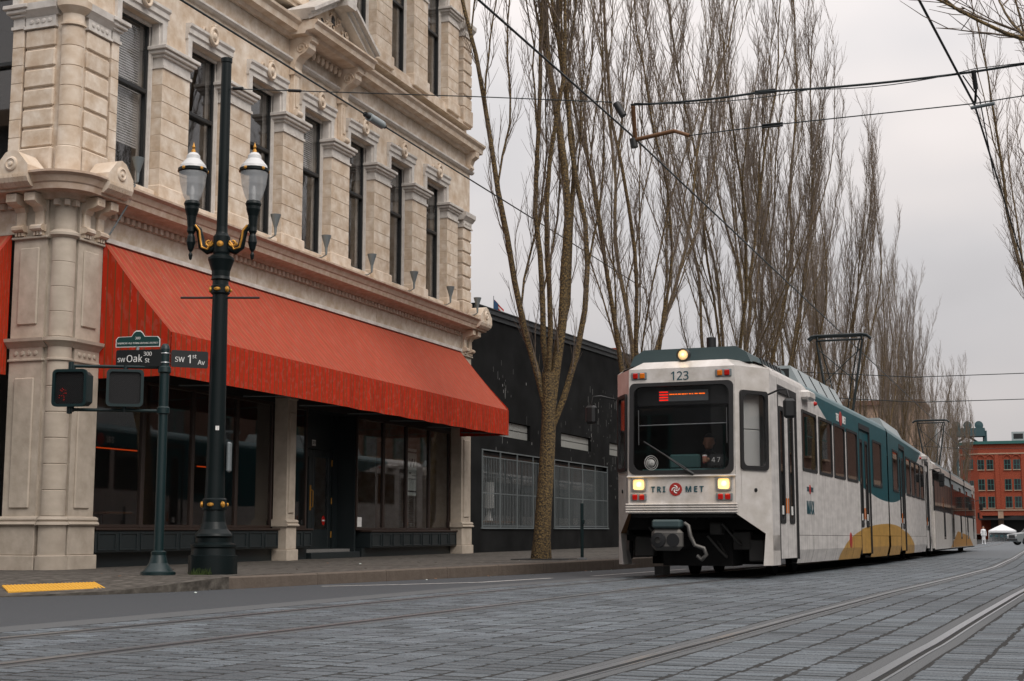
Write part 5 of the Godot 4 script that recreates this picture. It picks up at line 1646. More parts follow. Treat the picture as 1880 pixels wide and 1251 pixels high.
func walkers() -> void:
	var y := gy(-150.0)
	var k := 0
	for p in [[Vector3(-5.35, y, -150), M.tent, "person in a white jacket standing past the tram", 0.3], [Vector3(-6.1, gy(-170.0), -170), M.black, "person in dark clothes walking near the white tent", -0.6]]:
		var bones := [[Vector3(0.1, 0.08, 0.08), Vector3(0.09, 0.48, 0.02), 0.05, 0.065], [Vector3(0.09, 0.48, 0.02), Vector3(0.08, 0.9, 0), 0.065, 0.09], [Vector3(-0.1, 0.08, -0.1), Vector3(-0.09, 0.48, -0.03), 0.05, 0.065], [Vector3(-0.09, 0.48, -0.03), Vector3(-0.08, 0.9, 0), 0.065, 0.09], [Vector3(0.1, 0.04, 0.08), Vector3(0.1, 0.04, 0.2), 0.045, 0.035], [Vector3(-0.1, 0.04, -0.1), Vector3(-0.1, 0.04, 0.02), 0.045, 0.035], [Vector3(0, 0.92, 0), Vector3(0, 1.35, 0), 0.15, 0.17], [Vector3(-0.13, 1.38, 0), Vector3(0.13, 1.38, 0), 0.085, 0.085], [Vector3(0.19, 1.4, 0), Vector3(0.25, 1.1, -0.03), 0.06, 0.048], [Vector3(0.25, 1.1, -0.03), Vector3(0.24, 0.85, 0.08), 0.048, 0.035], [Vector3(-0.19, 1.4, 0), Vector3(-0.25, 1.1, 0.03), 0.06, 0.048], [Vector3(-0.25, 1.1, 0.03), Vector3(-0.22, 0.85, 0.1), 0.048, 0.035], [Vector3(0, 1.42, 0), Vector3(0, 1.55, 0), 0.055, 0.055]]
		var o := thing("person", p[2], "person", p[0])
		o.rotation.y = p[3]
		var mb := body_mesh(bones, 0.03, 0.06)
		piece("body", mb.mesh(), p[1], o, p[0])
		mb = body_mesh([[Vector3(0, 1.6, 0.01), Vector3(0, 1.68, 0), 0.085, 0.095]], 0.025, 0.03)
		piece("head", mb.mesh(), M.skin, o, p[0])
		mb = body_mesh([[Vector3(0, 1.66, -0.02), Vector3(0, 1.72, -0.01), 0.095, 0.09]], 0.025, 0.03)
		piece("hair", mb.mesh(), M.black, o, p[0])
		k += 1

# upright bare tree grown limb by limb: returns meshes for trunk and crown
func tree_meshes(sd: int, stems: Array, fork: float, girth: float, spread := 1.0) -> Array:
	var r := RandomNumberGenerator.new()
	r.seed = sd
	var wood := MB.new()
	var crown := MB.new()
	var tp := []
	var tr := []
	for k in 9:
		var t := k / 8.0
		tp.append(Vector3(0.10 * sin(t * 3.0 + sd), fork * t - 0.1, 0.08 * sin(t * 2.3 + sd * 2)))
		tr.append(girth * (1.0 - 0.22 * t + 0.30 * exp(-t * 16.0)))
	wood.tube(tp, tr, 12)
	for s in stems:
		var y0: float = s[2]
		var i: float = clampf((y0 + 0.1) / fork, 0, 0.999) * 8
		var base: Vector3 = (tp[int(i)] as Vector3).lerp(tp[int(i) + 1], i - int(i))
		base.y = y0
		var d := Vector3(cos(s[0]) * s[1], 1.0, sin(s[0]) * s[1]).normalized()
		grow(wood, crown, r, base, d, s[3], s[4], 0, spread)
	return [wood.mesh(), crown.mesh()]

# level 0 limbs and 1 uprights are wood, 2 branches and 3 twigs the crown
func grow(wood: MB, crown: MB, r: RandomNumberGenerator, q: Vector3, d: Vector3, ln: float, rad: float, level: int, spread: float) -> void:
	var n: int = [18, 12, 6, 2][level]
	var p := [q]
	var w := [rad]
	var dirs := [d]
	var cur := q
	var dd := d
	var crook: float = [0.075, 0.09, 0.13, 0.12][level]
	for k in n:
		var t := (k + 1.0) / n
		dd += Vector3(r.randfn(0, crook), r.randfn(0, crook * 0.4), r.randfn(0, crook))
		dd += Vector3.UP * ([0.075, 0.15, 0.15, 0.16][level] as float) / pow(spread, 3.0)
		dd = dd.normalized()
		cur += dd * ln / n
		p.append(cur)
		dirs.append(dd)
		w.append(rad * pow(1.0 - t, 0.95) + [0.006, 0.005, 0.0032, 0.0022][level])
	(wood if level < 2 else crown).tube(p, w, [8, 6, 4, 3][level], false)
	if level == 3: return
	var gap: float = [0.72, 0.33, 0.10][level]
	var at := ([0.9, 0.5, 0.18][level] as float) * r.randf_range(0.7, 1.3)
	while at < ln * 0.99:
		var i := at / ln * n
		var b: Vector3 = (p[int(i)] as Vector3).lerp(p[mini(int(i) + 1, n)], i - int(i))
		var ax: Vector3 = dirs[mini(int(i) + 1, n)]
		var a := r.randf() * TAU
		var out := Vector3(cos(a), 0.1, sin(a)).normalized()
		var tilt := (r.randf_range(0.20, 0.46) if level == 0 else r.randf_range(0.30, 0.70)) * spread
		var cd := (ax * cos(tilt) + out * sin(tilt)).normalized()
		var left := 1.0 - at / ln
		if level == 0:
			if r.randf() < 0.36 and left > 0.12: grow(wood, crown, r, b, cd, ln * left * r.randf_range(0.40, 0.80) + 0.6, maxf(0.010, rad * 0.36 * sqrt(left)), 1, spread)
			else: grow(wood, crown, r, b, cd, r.randf_range(0.8, 2.2), 0.011, 2, spread)
		elif level == 1: grow(wood, crown, r, b, cd, r.randf_range(0.6, 1.6) * (0.55 + 0.6 * left), 0.008, 2, spread)
		else: grow(wood, crown, r, b, cd, r.randf_range(0.22, 0.62), 0.0045, 3, spread)
		at += gap * r.randf_range(0.5, 1.5)

func place_tree(called: String, v: Array, at: Vector3, turn: float, sc: float, label: String, group: String) -> void:
	var o := thing(called, label, "tree", at, group)
	o.rotation.y = turn
	o.scale = Vector3(sc, sc, sc)
	piece("trunk", v[0], M.bark, o, at)
	piece("crown", v[1], M.twig, o, at)

func trees() -> void:
	# the forked tree by the black wall: a heavy straight leader, one stem leaning out each way
	var lf := atan2(0.347, -0.938)
	var rt := atan2(-0.347, 0.938)
	var first := tree_meshes(5, [[rt, 0.10, 2.6, 21.0, 0.105], [lf, 0.19, 2.9, 18.0, 0.068], [rt, 0.50, 2.5, 17.0, 0.068], [lf + 0.9, 0.2, 3.6, 17.0, 0.06], [rt - 0.8, 0.36, 3.6, 17.0, 0.06], [rt + 1.3, 0.3, 3.9, 16.0, 0.055]], 4.0, 0.18, 0.82)
	place_tree("street_tree", first, Vector3(-9.64, WALK, -28.0), 0.0, 1.0, "bare forked street tree with lichen bark before the barred windows", "")
	var vs := []
	for k in 4:
		var st := []
		var n := 5 + k % 3
		for j in n:
			st.append([TAU * j / n + k * 1.3 + 0.5 * sin(j * 2.3 + k), 0.10 + 0.085 * ((j * 3 + k) % 5), 2.3 + 0.27 * ((j * 5 + k) % 7), 15.0 + 1.7 * ((j * 3 + k * 2) % 5), 0.050 + 0.008 * ((j + k) % 4)])
		vs.append(tree_meshes(40 + k * 7, st, 3.6 + 0.3 * (k % 2), 0.165 + 0.012 * (k % 3), 0.88))
	var row := [-36.4, -45.2, -54.2, -63.4, -72.8, -82.4, -92.4, -103.0, -114.0, -126.0, -140.0, -156.0, -172.0, -190.0]
	for i in row.size():
		var sc: float = [1.0, 0.95, 1.0, 0.90, 0.94, 0.86, 0.88, 0.82, 0.85, 0.8, 0.82, 0.8, 0.8, 0.78][i]
		place_tree("street_tree", vs[(i * 3 + i / 4) % 4], Vector3(-9.7 + 0.25 * sin(i * 2.1), WALK - 0.1, row[i]), i * 2.4 + 0.7 * (i % 3), sc, "tall bare upright street tree in the row behind the tram", "bare trees along the tram side pavement")
	for z in [9.0, 17.0]:
		place_tree("street_tree", vs[1], Vector3(-9.6, 0.1, z), z, 1.0, "bare street tree before the grey corner block across the side street", "bare trees across the side street")
	# spreading trees of the facing pavement that reach over the street
	var wide := []
	for j in 6: wide.append([TAU * j / 6 + 0.2, 0.36 + 0.10 * ((j * 2) % 4), 2.8 + 0.3 * (j % 4), 10.0 + 1.2 * ((j * 3) % 4), 0.07])
	var wm := tree_meshes(91, wide, 3.6, 0.18, 1.0)
	for i in 3:
		place_tree("spreading_tree", wm, Vector3(2.5, 0.08, [-44.0, -58.0, -76.0][i]), i * 1.9 + 0.5, [1.3, 1.4, 1.45][i], "bare spreading tree on the facing pavement reaching over the tracks", "bare trees on the facing pavement")
	# low limbs of the nearest facing tree hang in over the wires
	var low := tree_meshes(23, [[PI - 0.15, 3.2, 3.9, 4.6, 0.045], [PI + 0.2, 2.8, 4.0, 4.8, 0.045], [PI - 0.45, 2.8, 4.1, 4.8, 0.04], [0.4, 0.8, 4.7, 6.0, 0.06], [1.8, 0.6, 4.9, 7.0, 0.06], [-1.4, 0.7, 4.9, 7.0, 0.06]], 5.1, 0.19, 1.75)
	place_tree("low_limbed_tree", low, Vector3(3.3, 0.08, -12.6), 0.0, 1.0, "bare tree with low spreading limbs hanging in over the wires", "")

# ---------------------------------------------------------------- tram
# a car's own axes: x across, y up from the rail, z forward (front at the nose, going back is -z)
func livery() -> StandardMaterial3D:
	var W := 1792
	var H := 410
	var im := Image.create(W, H, false, Image.FORMAT_RGB8)
	var nz := FastNoiseLite.new()
	nz.seed = 3; nz.frequency = 0.02; nz.fractal_octaves = 4
	var white := lin(0.64, 0.62, 0.60)
	var teal := lin(0.010, 0.085, 0.105)
	var gold := lin(0.50, 0.29, 0.075)
	for x in W:
		var s := 14.2 * x / W          # metres back from the cab corner
		# lower edge of the teal field
		var edge := 99.0
		if s > 3.4 and s <= 5.6: edge = lerpf(3.45, 2.95, (s - 3.4) / 2.2)
		elif s > 5.6 and s <= 9.0: edge = lerpf(2.95, 2.90, (s - 5.6) / 3.4)
		if s > 8.9: edge = 1.58 + 0.42 * pow(clampf((14.2 - s) / 5.3, 0, 1), 2.2) + (1.0 if s < 9.2 else 0.0) * (9.2 - s) * 2.5
		var ge := -1.0
		if s > 6.6: ge = 0.20 + 0.82 * sqrt(clampf(1.0 - pow((14.2 - s) / 7.6, 2.0), 0, 1))
		for y in H:
			var hy := 0.2 + 3.2 * (1.0 - (y + 0.5) / H)
			var c := white
			if hy > edge: c = teal
			elif hy < ge: c = gold
			var k := 0.94 + 0.08 * nz.get_noise_2d(x * 0.5, y * 2.0) + 0.16 * minf(nz.get_noise_2d(x * 4.0, y * 0.25), 0.1)
			im.set_pixel(x, y, Color(c.r * k, c.g * k, c.b * k))
	var m := mat("livery", Color(1, 1, 1), 0.28)
	m.albedo_texture = ImageTexture.create_from_image(im)
	m.metallic_specular = 0.25; m.roughness = 0.36
	return m

# a flat panel on the car's side (x = hw), s measured back from z0; openings cut out
func side_skin(mb: MB, sx: float, z0: float, L: float, y0: float, y1: float, holes: Array, flip: bool) -> void:
	var cuts := [0.0, L]
	for h in holes: cuts.append(h[0]); cuts.append(h[1])
	cuts.sort()
	for i in cuts.size() - 1:
		var a: float = cuts[i]
		var b: float = cuts[i + 1]
		if b - a < 0.001: continue
		var spans := [[y0, y1]]
		for h in holes:
			if h[0] <= a + 0.001 and h[1] >= b - 0.001:
				var ns := []
				for s in spans:
					if h[2] > s[0]: ns.append([s[0], minf(h[2], s[1])])
					if h[3] < s[1]: ns.append([maxf(h[3], s[0]), s[1]])
				spans = ns
		for s in spans:
			var u := func(q: float) -> float: return (q if not flip else L - q) / 14.2
			var v := func(y: float) -> float: return 1.0 - (y - 0.2) / 3.2
			mb.quad(Vector3(sx, s[0], z0 - a), Vector3(sx, s[0], z0 - b), Vector3(sx, s[1], z0 - b), Vector3(sx, s[1], z0 - a), Vector2(u.call(a), v.call(s[0])), Vector2(u.call(b), v.call(s[0])), Vector2(u.call(b), v.call(s[1])), Vector2(u.call(a), v.call(s[1])))

func rounded(w: float, h: float, r: float, n := 4) -> PackedVector2Array:
	var p := PackedVector2Array()
	for q in 4:
		var c := Vector2((w / 2 - r) * (1 if q == 0 or q == 3 else -1), (h / 2 - r) * (1 if q < 2 else -1))
		for k in n + 1: p.append(c + Vector2.from_angle(PI / 2 * q + PI / 2 * k / n) * r)
	return p

func ring(mb: MB, outer: PackedVector2Array, inner: PackedVector2Array, o: Vector3, b: Basis, d: float) -> void:
	for i in outer.size():
		var j := (i + 1) % outer.size()
		var f := func(q: Vector2, z: float) -> Vector3: return o + b * Vector3(q.x, q.y, z)
		mb.quad(f.call(outer[i], d), f.call(outer[j], d), f.call(inner[j], d), f.call(inner[i], d))
		mb.quad(f.call(outer[i], 0.0), f.call(outer[j], 0.0), f.call(outer[j], d), f.call(outer[i], d))
		mb.quad(f.call(inner[j], 0.0), f.call(inner[i], 0.0), f.call(inner[i], d), f.call(inner[j], d))

func lpart(called: String, mb: MB, m: Material, parent: Node3D) -> MeshInstance3D:
	return piece(called, mb.mesh(), m, parent, org.get(parent, Vector3.ZERO))

const HW := 1.325
# one half of the car: from its cab corner (s = 0) to the articulation (s = 14.0)
func half_car(car: Node3D, T: Transform3D, mirrored: bool) -> void:
	var root := Node3D.new()
	root.name = "body_section"
	root.transform = T
	car.add_child(root, true)
	org[root] = Vector3.ZERO
	var L := 14.0
	var wins := [[2.68, 4.12], [4.38, 5.84], [6.06, 7.42], [7.66, 9.12], [11.45, 12.92]]
	var doors := [[0.58, 2.22], [9.42, 11.08]]
	var holes := []
	for w in wins: holes.append([w[0], w[1], 1.90, 3.00])
	for d in doors: holes.append([d[0], d[1], 0.30, 3.26])
	for sx in [1, -1]:
		var x: float = HW * sx
		var mb := MB.new()
		side_skin(mb, x, 0.0, L, 0.72, 3.38, holes, false)
		lpart("side_panel", mb, M.livery, root)
		# skirt: separate hinged panels
		var cuts := [0.0, 0.58, 2.22, 3.6, 5.0, 6.2, 7.4, 8.3, 9.42, 11.08, 12.4, 13.9]
		for i in cuts.size() - 1:
			if (absf(cuts[i] - 0.58) < 0.01) or (absf(cuts[i] - 9.42) < 0.01): continue
			mb = MB.new()
			var a: float = cuts[i] + 0.008
			var b: float = cuts[i + 1] - 0.008
			var u := func(q: float) -> float: return q / 14.2
			var v := func(y: float) -> float: return 1.0 - (y - 0.2) / 3.2
			for lay in [[0.46, 0.712, x, x], [0.22, 0.46, x - 0.06 * sx, x]]:
				mb.quad(Vector3(lay[2], lay[0], -a), Vector3(lay[2], lay[0], -b), Vector3(lay[3], lay[1], -b), Vector3(lay[3], lay[1], -a), Vector2(u.call(a), v.call(lay[0])), Vector2(u.call(b), v.call(lay[0])), Vector2(u.call(b), v.call(lay[1])), Vector2(u.call(a), v.call(lay[1])))
			mb.quad(Vector3(x - 0.06 * sx, 0.22, -a), Vector3(x - 0.06 * sx, 0.22, -b), Vector3(x - 0.2 * sx, 0.22, -b), Vector3(x - 0.2 * sx, 0.22, -a))
			lpart("skirt_panel", mb, M.livery, root)
		# windows
		var wb := Basis(Vector3(0, 0, -sx), Vector3.UP, Vector3(sx, 0, 0))
		for w in wins:
			var c := Vector3(x, 2.45, -(w[0] + w[1]) / 2)
			mb = MB.new()
			ring(mb, rounded(w[1] - w[0] + 0.02, 1.12, 0.03), rounded(w[1] - w[0] - 0.08, 1.02, 0.10), c - Vector3(0.03 * sx, 0, 0), wb, 0.045)
			var f := lpart("window", mb, M.rubber, root)
			mb = MB.new()
			mb.prism(rounded(w[1] - w[0] - 0.06, 1.04, 0.10), c - Vector3(0.012 * sx, 0, 0), wb, 0.01)
			lpart("pane", mb, M.tram_glass, f)
		# doors: two leaves with tall slit windows
		for d in doors:
			mb = MB.new()
			for q in [[d[0], d[0] + 0.05, 0.3, 3.26], [d[1] - 0.05, d[1], 0.3, 3.26], [d[0] + 0.05, d[1] - 0.05, 3.14, 3.26]]:
				mb.box(Vector3(x - 0.02 * sx, (q[2] + q[3]) / 2, -(q[0] + q[1]) / 2), Vector3(0.05, q[3] - q[2], q[1] - q[0]))
			lpart("door_frame", mb, M.rubber, root)
			for k in 2:
				var w: float = (d[1] - d[0] - 0.11) / 2
				var a: float = d[0] + 0.05 + k * (w + 0.01)
				mb = MB.new()
				var xx: float = x - 0.035 * sx
				var u := func(q: float) -> float: return q / 14.2
				var v := func(y: float) -> float: return 1.0 - (y - 0.2) / 3.2
				for q in [[a, a + w, 0.32, 0.95], [a, a + w, 2.88, 3.14], [a, a + w * 0.27, 0.95, 2.88], [a + w * 0.73, a + w, 0.95, 2.88]]:
					mb.quad(Vector3(xx, q[2], -q[0]), Vector3(xx, q[2], -q[1]), Vector3(xx, q[3], -q[1]), Vector3(xx, q[3], -q[0]), Vector2(u.call(q[0]), v.call(q[2])), Vector2(u.call(q[1]), v.call(q[2])), Vector2(u.call(q[1]), v.call(q[3])), Vector2(u.call(q[0]), v.call(q[3])))
				var leaf := lpart("door_leaf", mb, M.livery, root)
				mb = MB.new()
				ring(mb, rounded(w * 0.56, 2.0, 0.06), rounded(w * 0.40, 1.86, 0.10), Vector3(xx - 0.01 * sx, 1.915, -(a + w / 2)), wb, 0.025)
				lpart("seal", mb, M.rubber, leaf)
				mb = MB.new(); mb.prism(rounded(w * 0.46, 1.9, 0.1), Vector3(xx - 0.012 * sx, 1.915, -(a + w / 2)), wb, 0.01); lpart("pane", mb, M.tram_glass, leaf)
				mb = MB.new(); mb.box(Vector3(xx + 0.006 * sx, 1.22, -(a + w * (0.9 if k == 0 else 0.1))), Vector3(0.01, 0.26, 0.05)); lpart("yellow_sticker", mb, M.lens_amber, leaf)
				mb = MB.new(); mb.box(Vector3(xx + 0.006 * sx, 1.14, -(a + w * 0.5)), Vector3(0.012, 0.15, 0.11)); lpart("door_notice", mb, M.sign_white, leaf)
		# roof edge: rounded cove, white by the cab then teal
		var rows := [[3.38, 0.0], [3.46, 0.03], [3.54, 0.11], [3.60, 0.26], [3.63, 0.55]]
		for seg in [[0.0, 3.3, M.tram_white], [3.3, L, M.tram_teal]]:
			mb = MB.new()
			for i in rows.size() - 1:
				mb.quad(Vector3(x - rows[i][1] * sx, rows[i][0], -seg[0]), Vector3(x - rows[i][1] * sx, rows[i][0], -seg[1]), Vector3(x - rows[i + 1][1] * sx, rows[i + 1][0], -seg[1]), Vector3(x - rows[i + 1][1] * sx, rows[i + 1][0], -seg[0]))
			lpart("roof_cove", mb, seg[2], root)
	var mb2 := MB.new()
	mb2.ab(-HW + 0.55, HW - 0.55, 3.60, 3.63, -L, 0.0)
	lpart("roof", mb2, M.tram_grey, root)
	mb2 = MB.new()
	mb2.ab(-HW + 0.05, HW - 0.05, 0.62, 0.72, -L, -0.3); mb2.ab(-HW + 0.12, HW - 0.12, 0.25, 0.62, -8.8, -5.2); mb2.ab(-HW + 0.12, HW - 0.12, 0.25, 0.62, -L, -11.2)
	lpart("underframe", mb2, M.tram_under, root)
	mb2 = MB.new()
	mb2.ab(-HW + 0.05, HW - 0.05, 0.9, 1.2, -L, -2.4)
	for k in 8: mb2.cbox(Vector3(0.75 - 1.5 * (k % 2), 1.5, -3.2 - 1.3 * (k / 2)), Vector3(0.9, 0.9, 0.12), 0.04)
	lpart("seats", mb2, M.tram_under, root)
	# wheels of the truck
	for zz in [-2.7, -4.5]:
		for sx in [-0.72, 0.72]:
			var w := MB.new()
			w.lathe(Vector3(sx, 0.33, zz), [Vector2(0.0, -0.06), Vector2(0.33, -0.06), Vector2(0.33, 0.06), Vector2(0.0, 0.06)], 18, Basis(Vector3.BACK, PI / 2))
			lpart("wheel", w, M.tram_under, root)
	# roof equipment
	mb2 = MB.new()
	mb2.prism(PackedVector2Array([Vector2(-0.95, 3.62), Vector2(0.95, 3.62), Vector2(0.72, 4.08), Vector2(-0.72, 4.08)]), Vector3(0, 0, -10.0), Basis.IDENTITY, 5.2)
	var hv := lpart("roof_unit", mb2, M.tram_grey, root)
	mb2 = MB.new()
	for k in 4: mb2.box(Vector3(0.842, 3.85, -5.5 - 1.2 * k), Vector3(0.02, 0.46, 0.02), Basis(Vector3.BACK, 0.46))
	lpart("panel_seam", mb2, M.black, hv)
	mb2 = MB.new(); mb2.ab(-0.7, 0.7, 3.7, 4.02, -4.8, -4.796); lpart("louvre", mb2, M.black, hv)
	# small box lamp and camera on the shoulder
	for sx in [1, -1]:
		mb2 = MB.new(); mb2.cbox(Vector3((HW + 0.06) * sx, 3.28, -3.0), Vector3(0.2, 0.17, 0.62), 0.04); lpart("camera_box", mb2, M.tram_white, root)
		mb2 = MB.new(); mb2.lathe(Vector3(HW * sx, 3.22, -4.0), [Vector2(0.0, 0.06), Vector2(0.035, 0.05), Vector2(0.045, 0.0)], 10, Basis(Vector3.BACK, -PI / 2 * sx)); lpart("door_lamp", mb2, M.lens_red, root)
		var tb := Basis(Vector3(0, 0, -1), Vector3.UP, Vector3(1, 0, 0)) if sx > 0 else Basis(Vector3(0, 0, 1), Vector3.UP, Vector3(-1, 0, 0))
		if mirrored: continue
		piece("name_letters", text_mesh("MAX", 0.34, 0.006, true), M.tram_letters, root, Vector3((HW + 0.005) * sx, 1.22, -3.34), tb)
		for q in [["TRI", -0.21], ["MET", 0.21]]: piece("maker_letters", text_mesh(q[0], 0.12, 0.006, true), M.tram_letters, root, Vector3((HW + 0.005) * sx, 1.56, -3.34) + tb.x * q[1], tb)
		mb2 = MB.new(); mb2.lathe(Vector3((HW + 0.001) * sx, 1.56, -3.34), [Vector2(0.0, 0.006), Vector2(0.085, 0.006), Vector2(0.09, 0.0)], 16, Basis(Vector3.BACK, -PI / 2 * sx)); lpart("emblem", mb2, M.logo_red, root)
		for q in [["TRI", -0.42], ["MET", 0.42]]: piece("maker_letters", text_mesh(q[0], 0.22, 0.006, true), M.sign_white, root, Vector3((HW + 0.005) * sx, 3.16, -7.0) + tb.x * q[1], tb)
		mb2 = MB.new(); mb2.lathe(Vector3((HW + 0.001) * sx, 3.16, -7.0), [Vector2(0.0, 0.008), Vector2(0.15, 0.008), Vector2(0.16, 0.0)], 16, Basis(Vector3.BACK, -PI / 2 * sx)); lpart("emblem", mb2, M.logo_red, root)
		mb2 = MB.new(); mb2.lathe(Vector3((HW + 0.001) * sx, 0.62, -7.9), [Vector2(0.0, 0.008), Vector2(0.16, 0.008), Vector2(0.17, 0.0)], 16, Basis(Vector3.BACK, -PI / 2 * sx)); lpart("emblem", mb2, M.logo_red, root)
	cab(root, mirrored)

# the nose: flat centre face, slanted cheeks with side windows; corner plane at z = 0, face at z = NZ
const NZ := 0.78
func cab(root: Node3D, plain: bool) -> void:
	var fw := 0.90
	var top := 3.46
	var mb := MB.new()
	var fr := func(x: float, y: float) -> Vector3: return Vector3(x, y, NZ - 0.10 * clampf((y - 1.66) / 1.8, 0, 1))
	# centre face with the windscreen opening
	var ws := [-0.84, 0.84, 1.74, 3.18]
	for q in [[-fw, fw, 1.06, 1.74], [-fw, fw, 3.18, top], [-fw, -0.84, 1.74, 3.18], [0.84, fw, 1.74, 3.18]]:
		mb.quad(fr.call(q[0], q[2]), fr.call(q[1], q[2]), fr.call(q[1], q[3]), fr.call(q[0], q[3]))
	var face_p := lpart("front_panel", mb, M.tram_white, root)
	mb = MB.new()
	mb.cbox(Vector3(0, 1.665, NZ + 0.012), Vector3(1.84, 0.03, 0.05), 0.01)
	lpart("front_ledge", mb, M.tram_white, face_p)
	# cheeks
	for sx in [1, -1]:
		var p := func(t: float, y: float) -> Vector3:
			var a: Vector3 = fr.call(fw * sx, y)
			var b := Vector3(HW * sx, y, 0.0)
			return a.lerp(b, t)
		mb = MB.new()
		var w0 := 0.17
		var w1 := 0.90
		var yb := 1.78
		var yt := 3.05
		var bottom := func(t: float) -> float: return lerpf(1.06, 0.66, t)
		for q in [[0.0, w0, 0], [w0, w1, 1], [w1, 1.0, 0]]:
			var spans := [[-1.0, top]] if q[2] == 0 else [[-1.0, yb], [yt, top]]
			for s in spans:
				var ya: float = bottom.call(q[0]) if s[0] < 0 else s[0]
				var yc: float = bottom.call(q[1]) if s[0] < 0 else s[0]
				mb.quad(p.call(q[0], ya), p.call(q[1], yc), p.call(q[1], s[1]), p.call(q[0], s[1]))
		# lower corner leg of the skirt
		mb.quad(Vector3((HW - 0.13) * sx, 0.22, 0.16), Vector3(HW * sx, 0.22, 0.0), Vector3(HW * sx, 0.66, 0.0), p.call(0.80, 0.74))
		mb.quad(Vector3((HW - 0.13) * sx, 0.22, 0.16), p.call(0.80, 0.74), p.call(0.80, 0.74) + Vector3(0, 0, -0.2), Vector3((HW - 0.13) * sx, 0.22, -0.1))
		mb.quad(Vector3(HW * sx, 0.22, 0.0), Vector3(HW * sx, 0.22, -0.58), Vector3(HW * sx, 0.72, -0.58), Vector3(HW * sx, 0.72, 0.0))
		lpart("cheek_panel", mb, M.tram_white, root)
		mb = MB.new()
		var e := 0.05
		mb.quad(p.call(0.0, 1.06), p.call(0.80, 0.74), p.call(0.80, 0.74) + Vector3(-e * sx, 0, -0.16), p.call(0.0, 1.06) + Vector3(0, 0, -0.16))
		lpart("cut_edge", mb, M.inside_wood, root)
		# cheek window
		mb = MB.new()
		var ctr: Vector3 = ((p.call(w0, yb) as Vector3) + (p.call(w1, yt) as Vector3)) * 0.5
		var ax: Vector3 = ((p.call(w1, 2.4) as Vector3) - (p.call(w0, 2.4) as Vector3))
		var wlen := ax.length()
		ax = ax.normalized() * sx
		var up := ((p.call(0.5, yt) as Vector3) - (p.call(0.5, yb) as Vector3)).normalized()
		var wb := Basis(ax, up, ax.cross(up).normalized())
		ring(mb, rounded(wlen + 0.03, yt - yb + 0.03, 0.06, 5), rounded(wlen - 0.09, yt - yb - 0.09, 0.10, 5), ctr - wb.z * 0.02, wb, 0.045)
		var cw := lpart("cheek_window", mb, M.rubber, root)
		mb = MB.new(); mb.prism(rounded(wlen - 0.06, yt - yb - 0.06, 0.1), ctr - wb.z * 0.012, wb, 0.01); lpart("pane", mb, M.glass, cw)
		if sx > 0:
			for h in [[-0.28, 0.60], [0.34, 0.62]]:
				mb = MB.new(); mb.cbox(ctr - wb.z * 0.16 + wb.y * h[0], Vector3(wlen - 0.02, h[1], 0.03), 0.01, wb); lpart("cab_locker", mb, M.cab_panel, root)
		mb = MB.new(); mb.lathe((p.call(0.55, 1.44) as Vector3), [Vector2(0.0, 0.02), Vector2(0.03, 0.015), Vector2(0.035, 0.0)], 10, wb * Basis(Vector3.RIGHT, PI / 2)); lpart("door_button", mb, M.black, root)
		# nose roof edge: white slope up to the roof
		mb = MB.new()
		mb.quad(p.call(0.0, top), p.call(1.0, top), Vector3((HW - 0.26) * sx, 3.60, -0.25), Vector3(fw * 0.8 * sx, 3.60, NZ - 0.35))
		mb.quad(p.call(1.0, top), Vector3(HW * sx, 3.38, -0.02), Vector3((HW - 0.11) * sx, 3.54, -0.02), Vector3((HW - 0.26) * sx, 3.60, -0.25))
		mb.quad(p.call(1.0, top), p.call(1.0, 3.36), Vector3(HW * sx, 3.36, -0.05), Vector3(HW * sx, 3.40, -0.05))
		lpart("nose_shoulder", mb, M.tram_white, root)
		# mirror on a bent arm
		mb = MB.new()
		var m0 := Vector3((HW + 0.0) * sx, 3.02, 0.10)
		mb.tube([m0, m0 + Vector3(0.22 * sx, 0.06, 0.16), m0 + Vector3(0.34 * sx, 0.05, 0.2), m0 + Vector3(0.38 * sx, -0.1, 0.2)], [0.016], 6)
		var ma := lpart("mirror_arm", mb, M.black, root)
		mb = MB.new(); mb.cbox(m0 + Vector3(0.38 * sx, -0.26, 0.2), Vector3(0.20, 0.32, 0.14), 0.04, Basis(Vector3.UP, 0.3 * sx)); lpart("mirror", mb, M.black, ma)
	# inner walls of the cab and rear bulkhead
	mb = MB.new()
	mb.ab(-HW + 0.06, HW - 0.06, 0.7, 3.5, -0.62, -0.58)
	lpart("cab_bulkhead", mb, M.tram_under, root)
	mb = MB.new()
	mb.ab(0.66, HW - 0.05, 1.0, 3.2, -0.56, -0.50)
	lpart("cab_side_panel", mb, M.cab_panel, root)
	mb = MB.new()
	mb.quad(Vector3(-fw * 0.8, 3.6, NZ - 0.35), Vector3(fw * 0.8, 3.6, NZ - 0.35), Vector3(HW - 0.26, 3.6, -0.25), Vector3(-HW + 0.26, 3.6, -0.25))
	mb.quad(fr.call(-fw, top), fr.call(fw, top), Vector3(fw * 0.8, 3.6, NZ - 0.35), Vector3(-fw * 0.8, 3.6, NZ - 0.35))
	lpart("nose_roof", mb, M.tram_white, root)
	# windscreen: rubber surround and glass
	var tilt := atan2(0.10, 1.8)
	var sb := Basis(Vector3.RIGHT, -tilt)
	var sc: Vector3 = fr.call(0.0, 2.46)
	mb = MB.new()
	ring(mb, rounded(1.76, 1.52, 0.09, 6), rounded(1.62, 1.40, 0.14, 6), sc - sb.z * 0.02, sb, 0.05)
	var wsn := lpart("windscreen", mb, M.rubber, root)
	mb = MB.new(); mb.prism(rounded(1.66, 1.44, 0.14, 6), sc - sb.z * 0.012, sb, 0.01); lpart("pane", mb, M.glass, wsn)
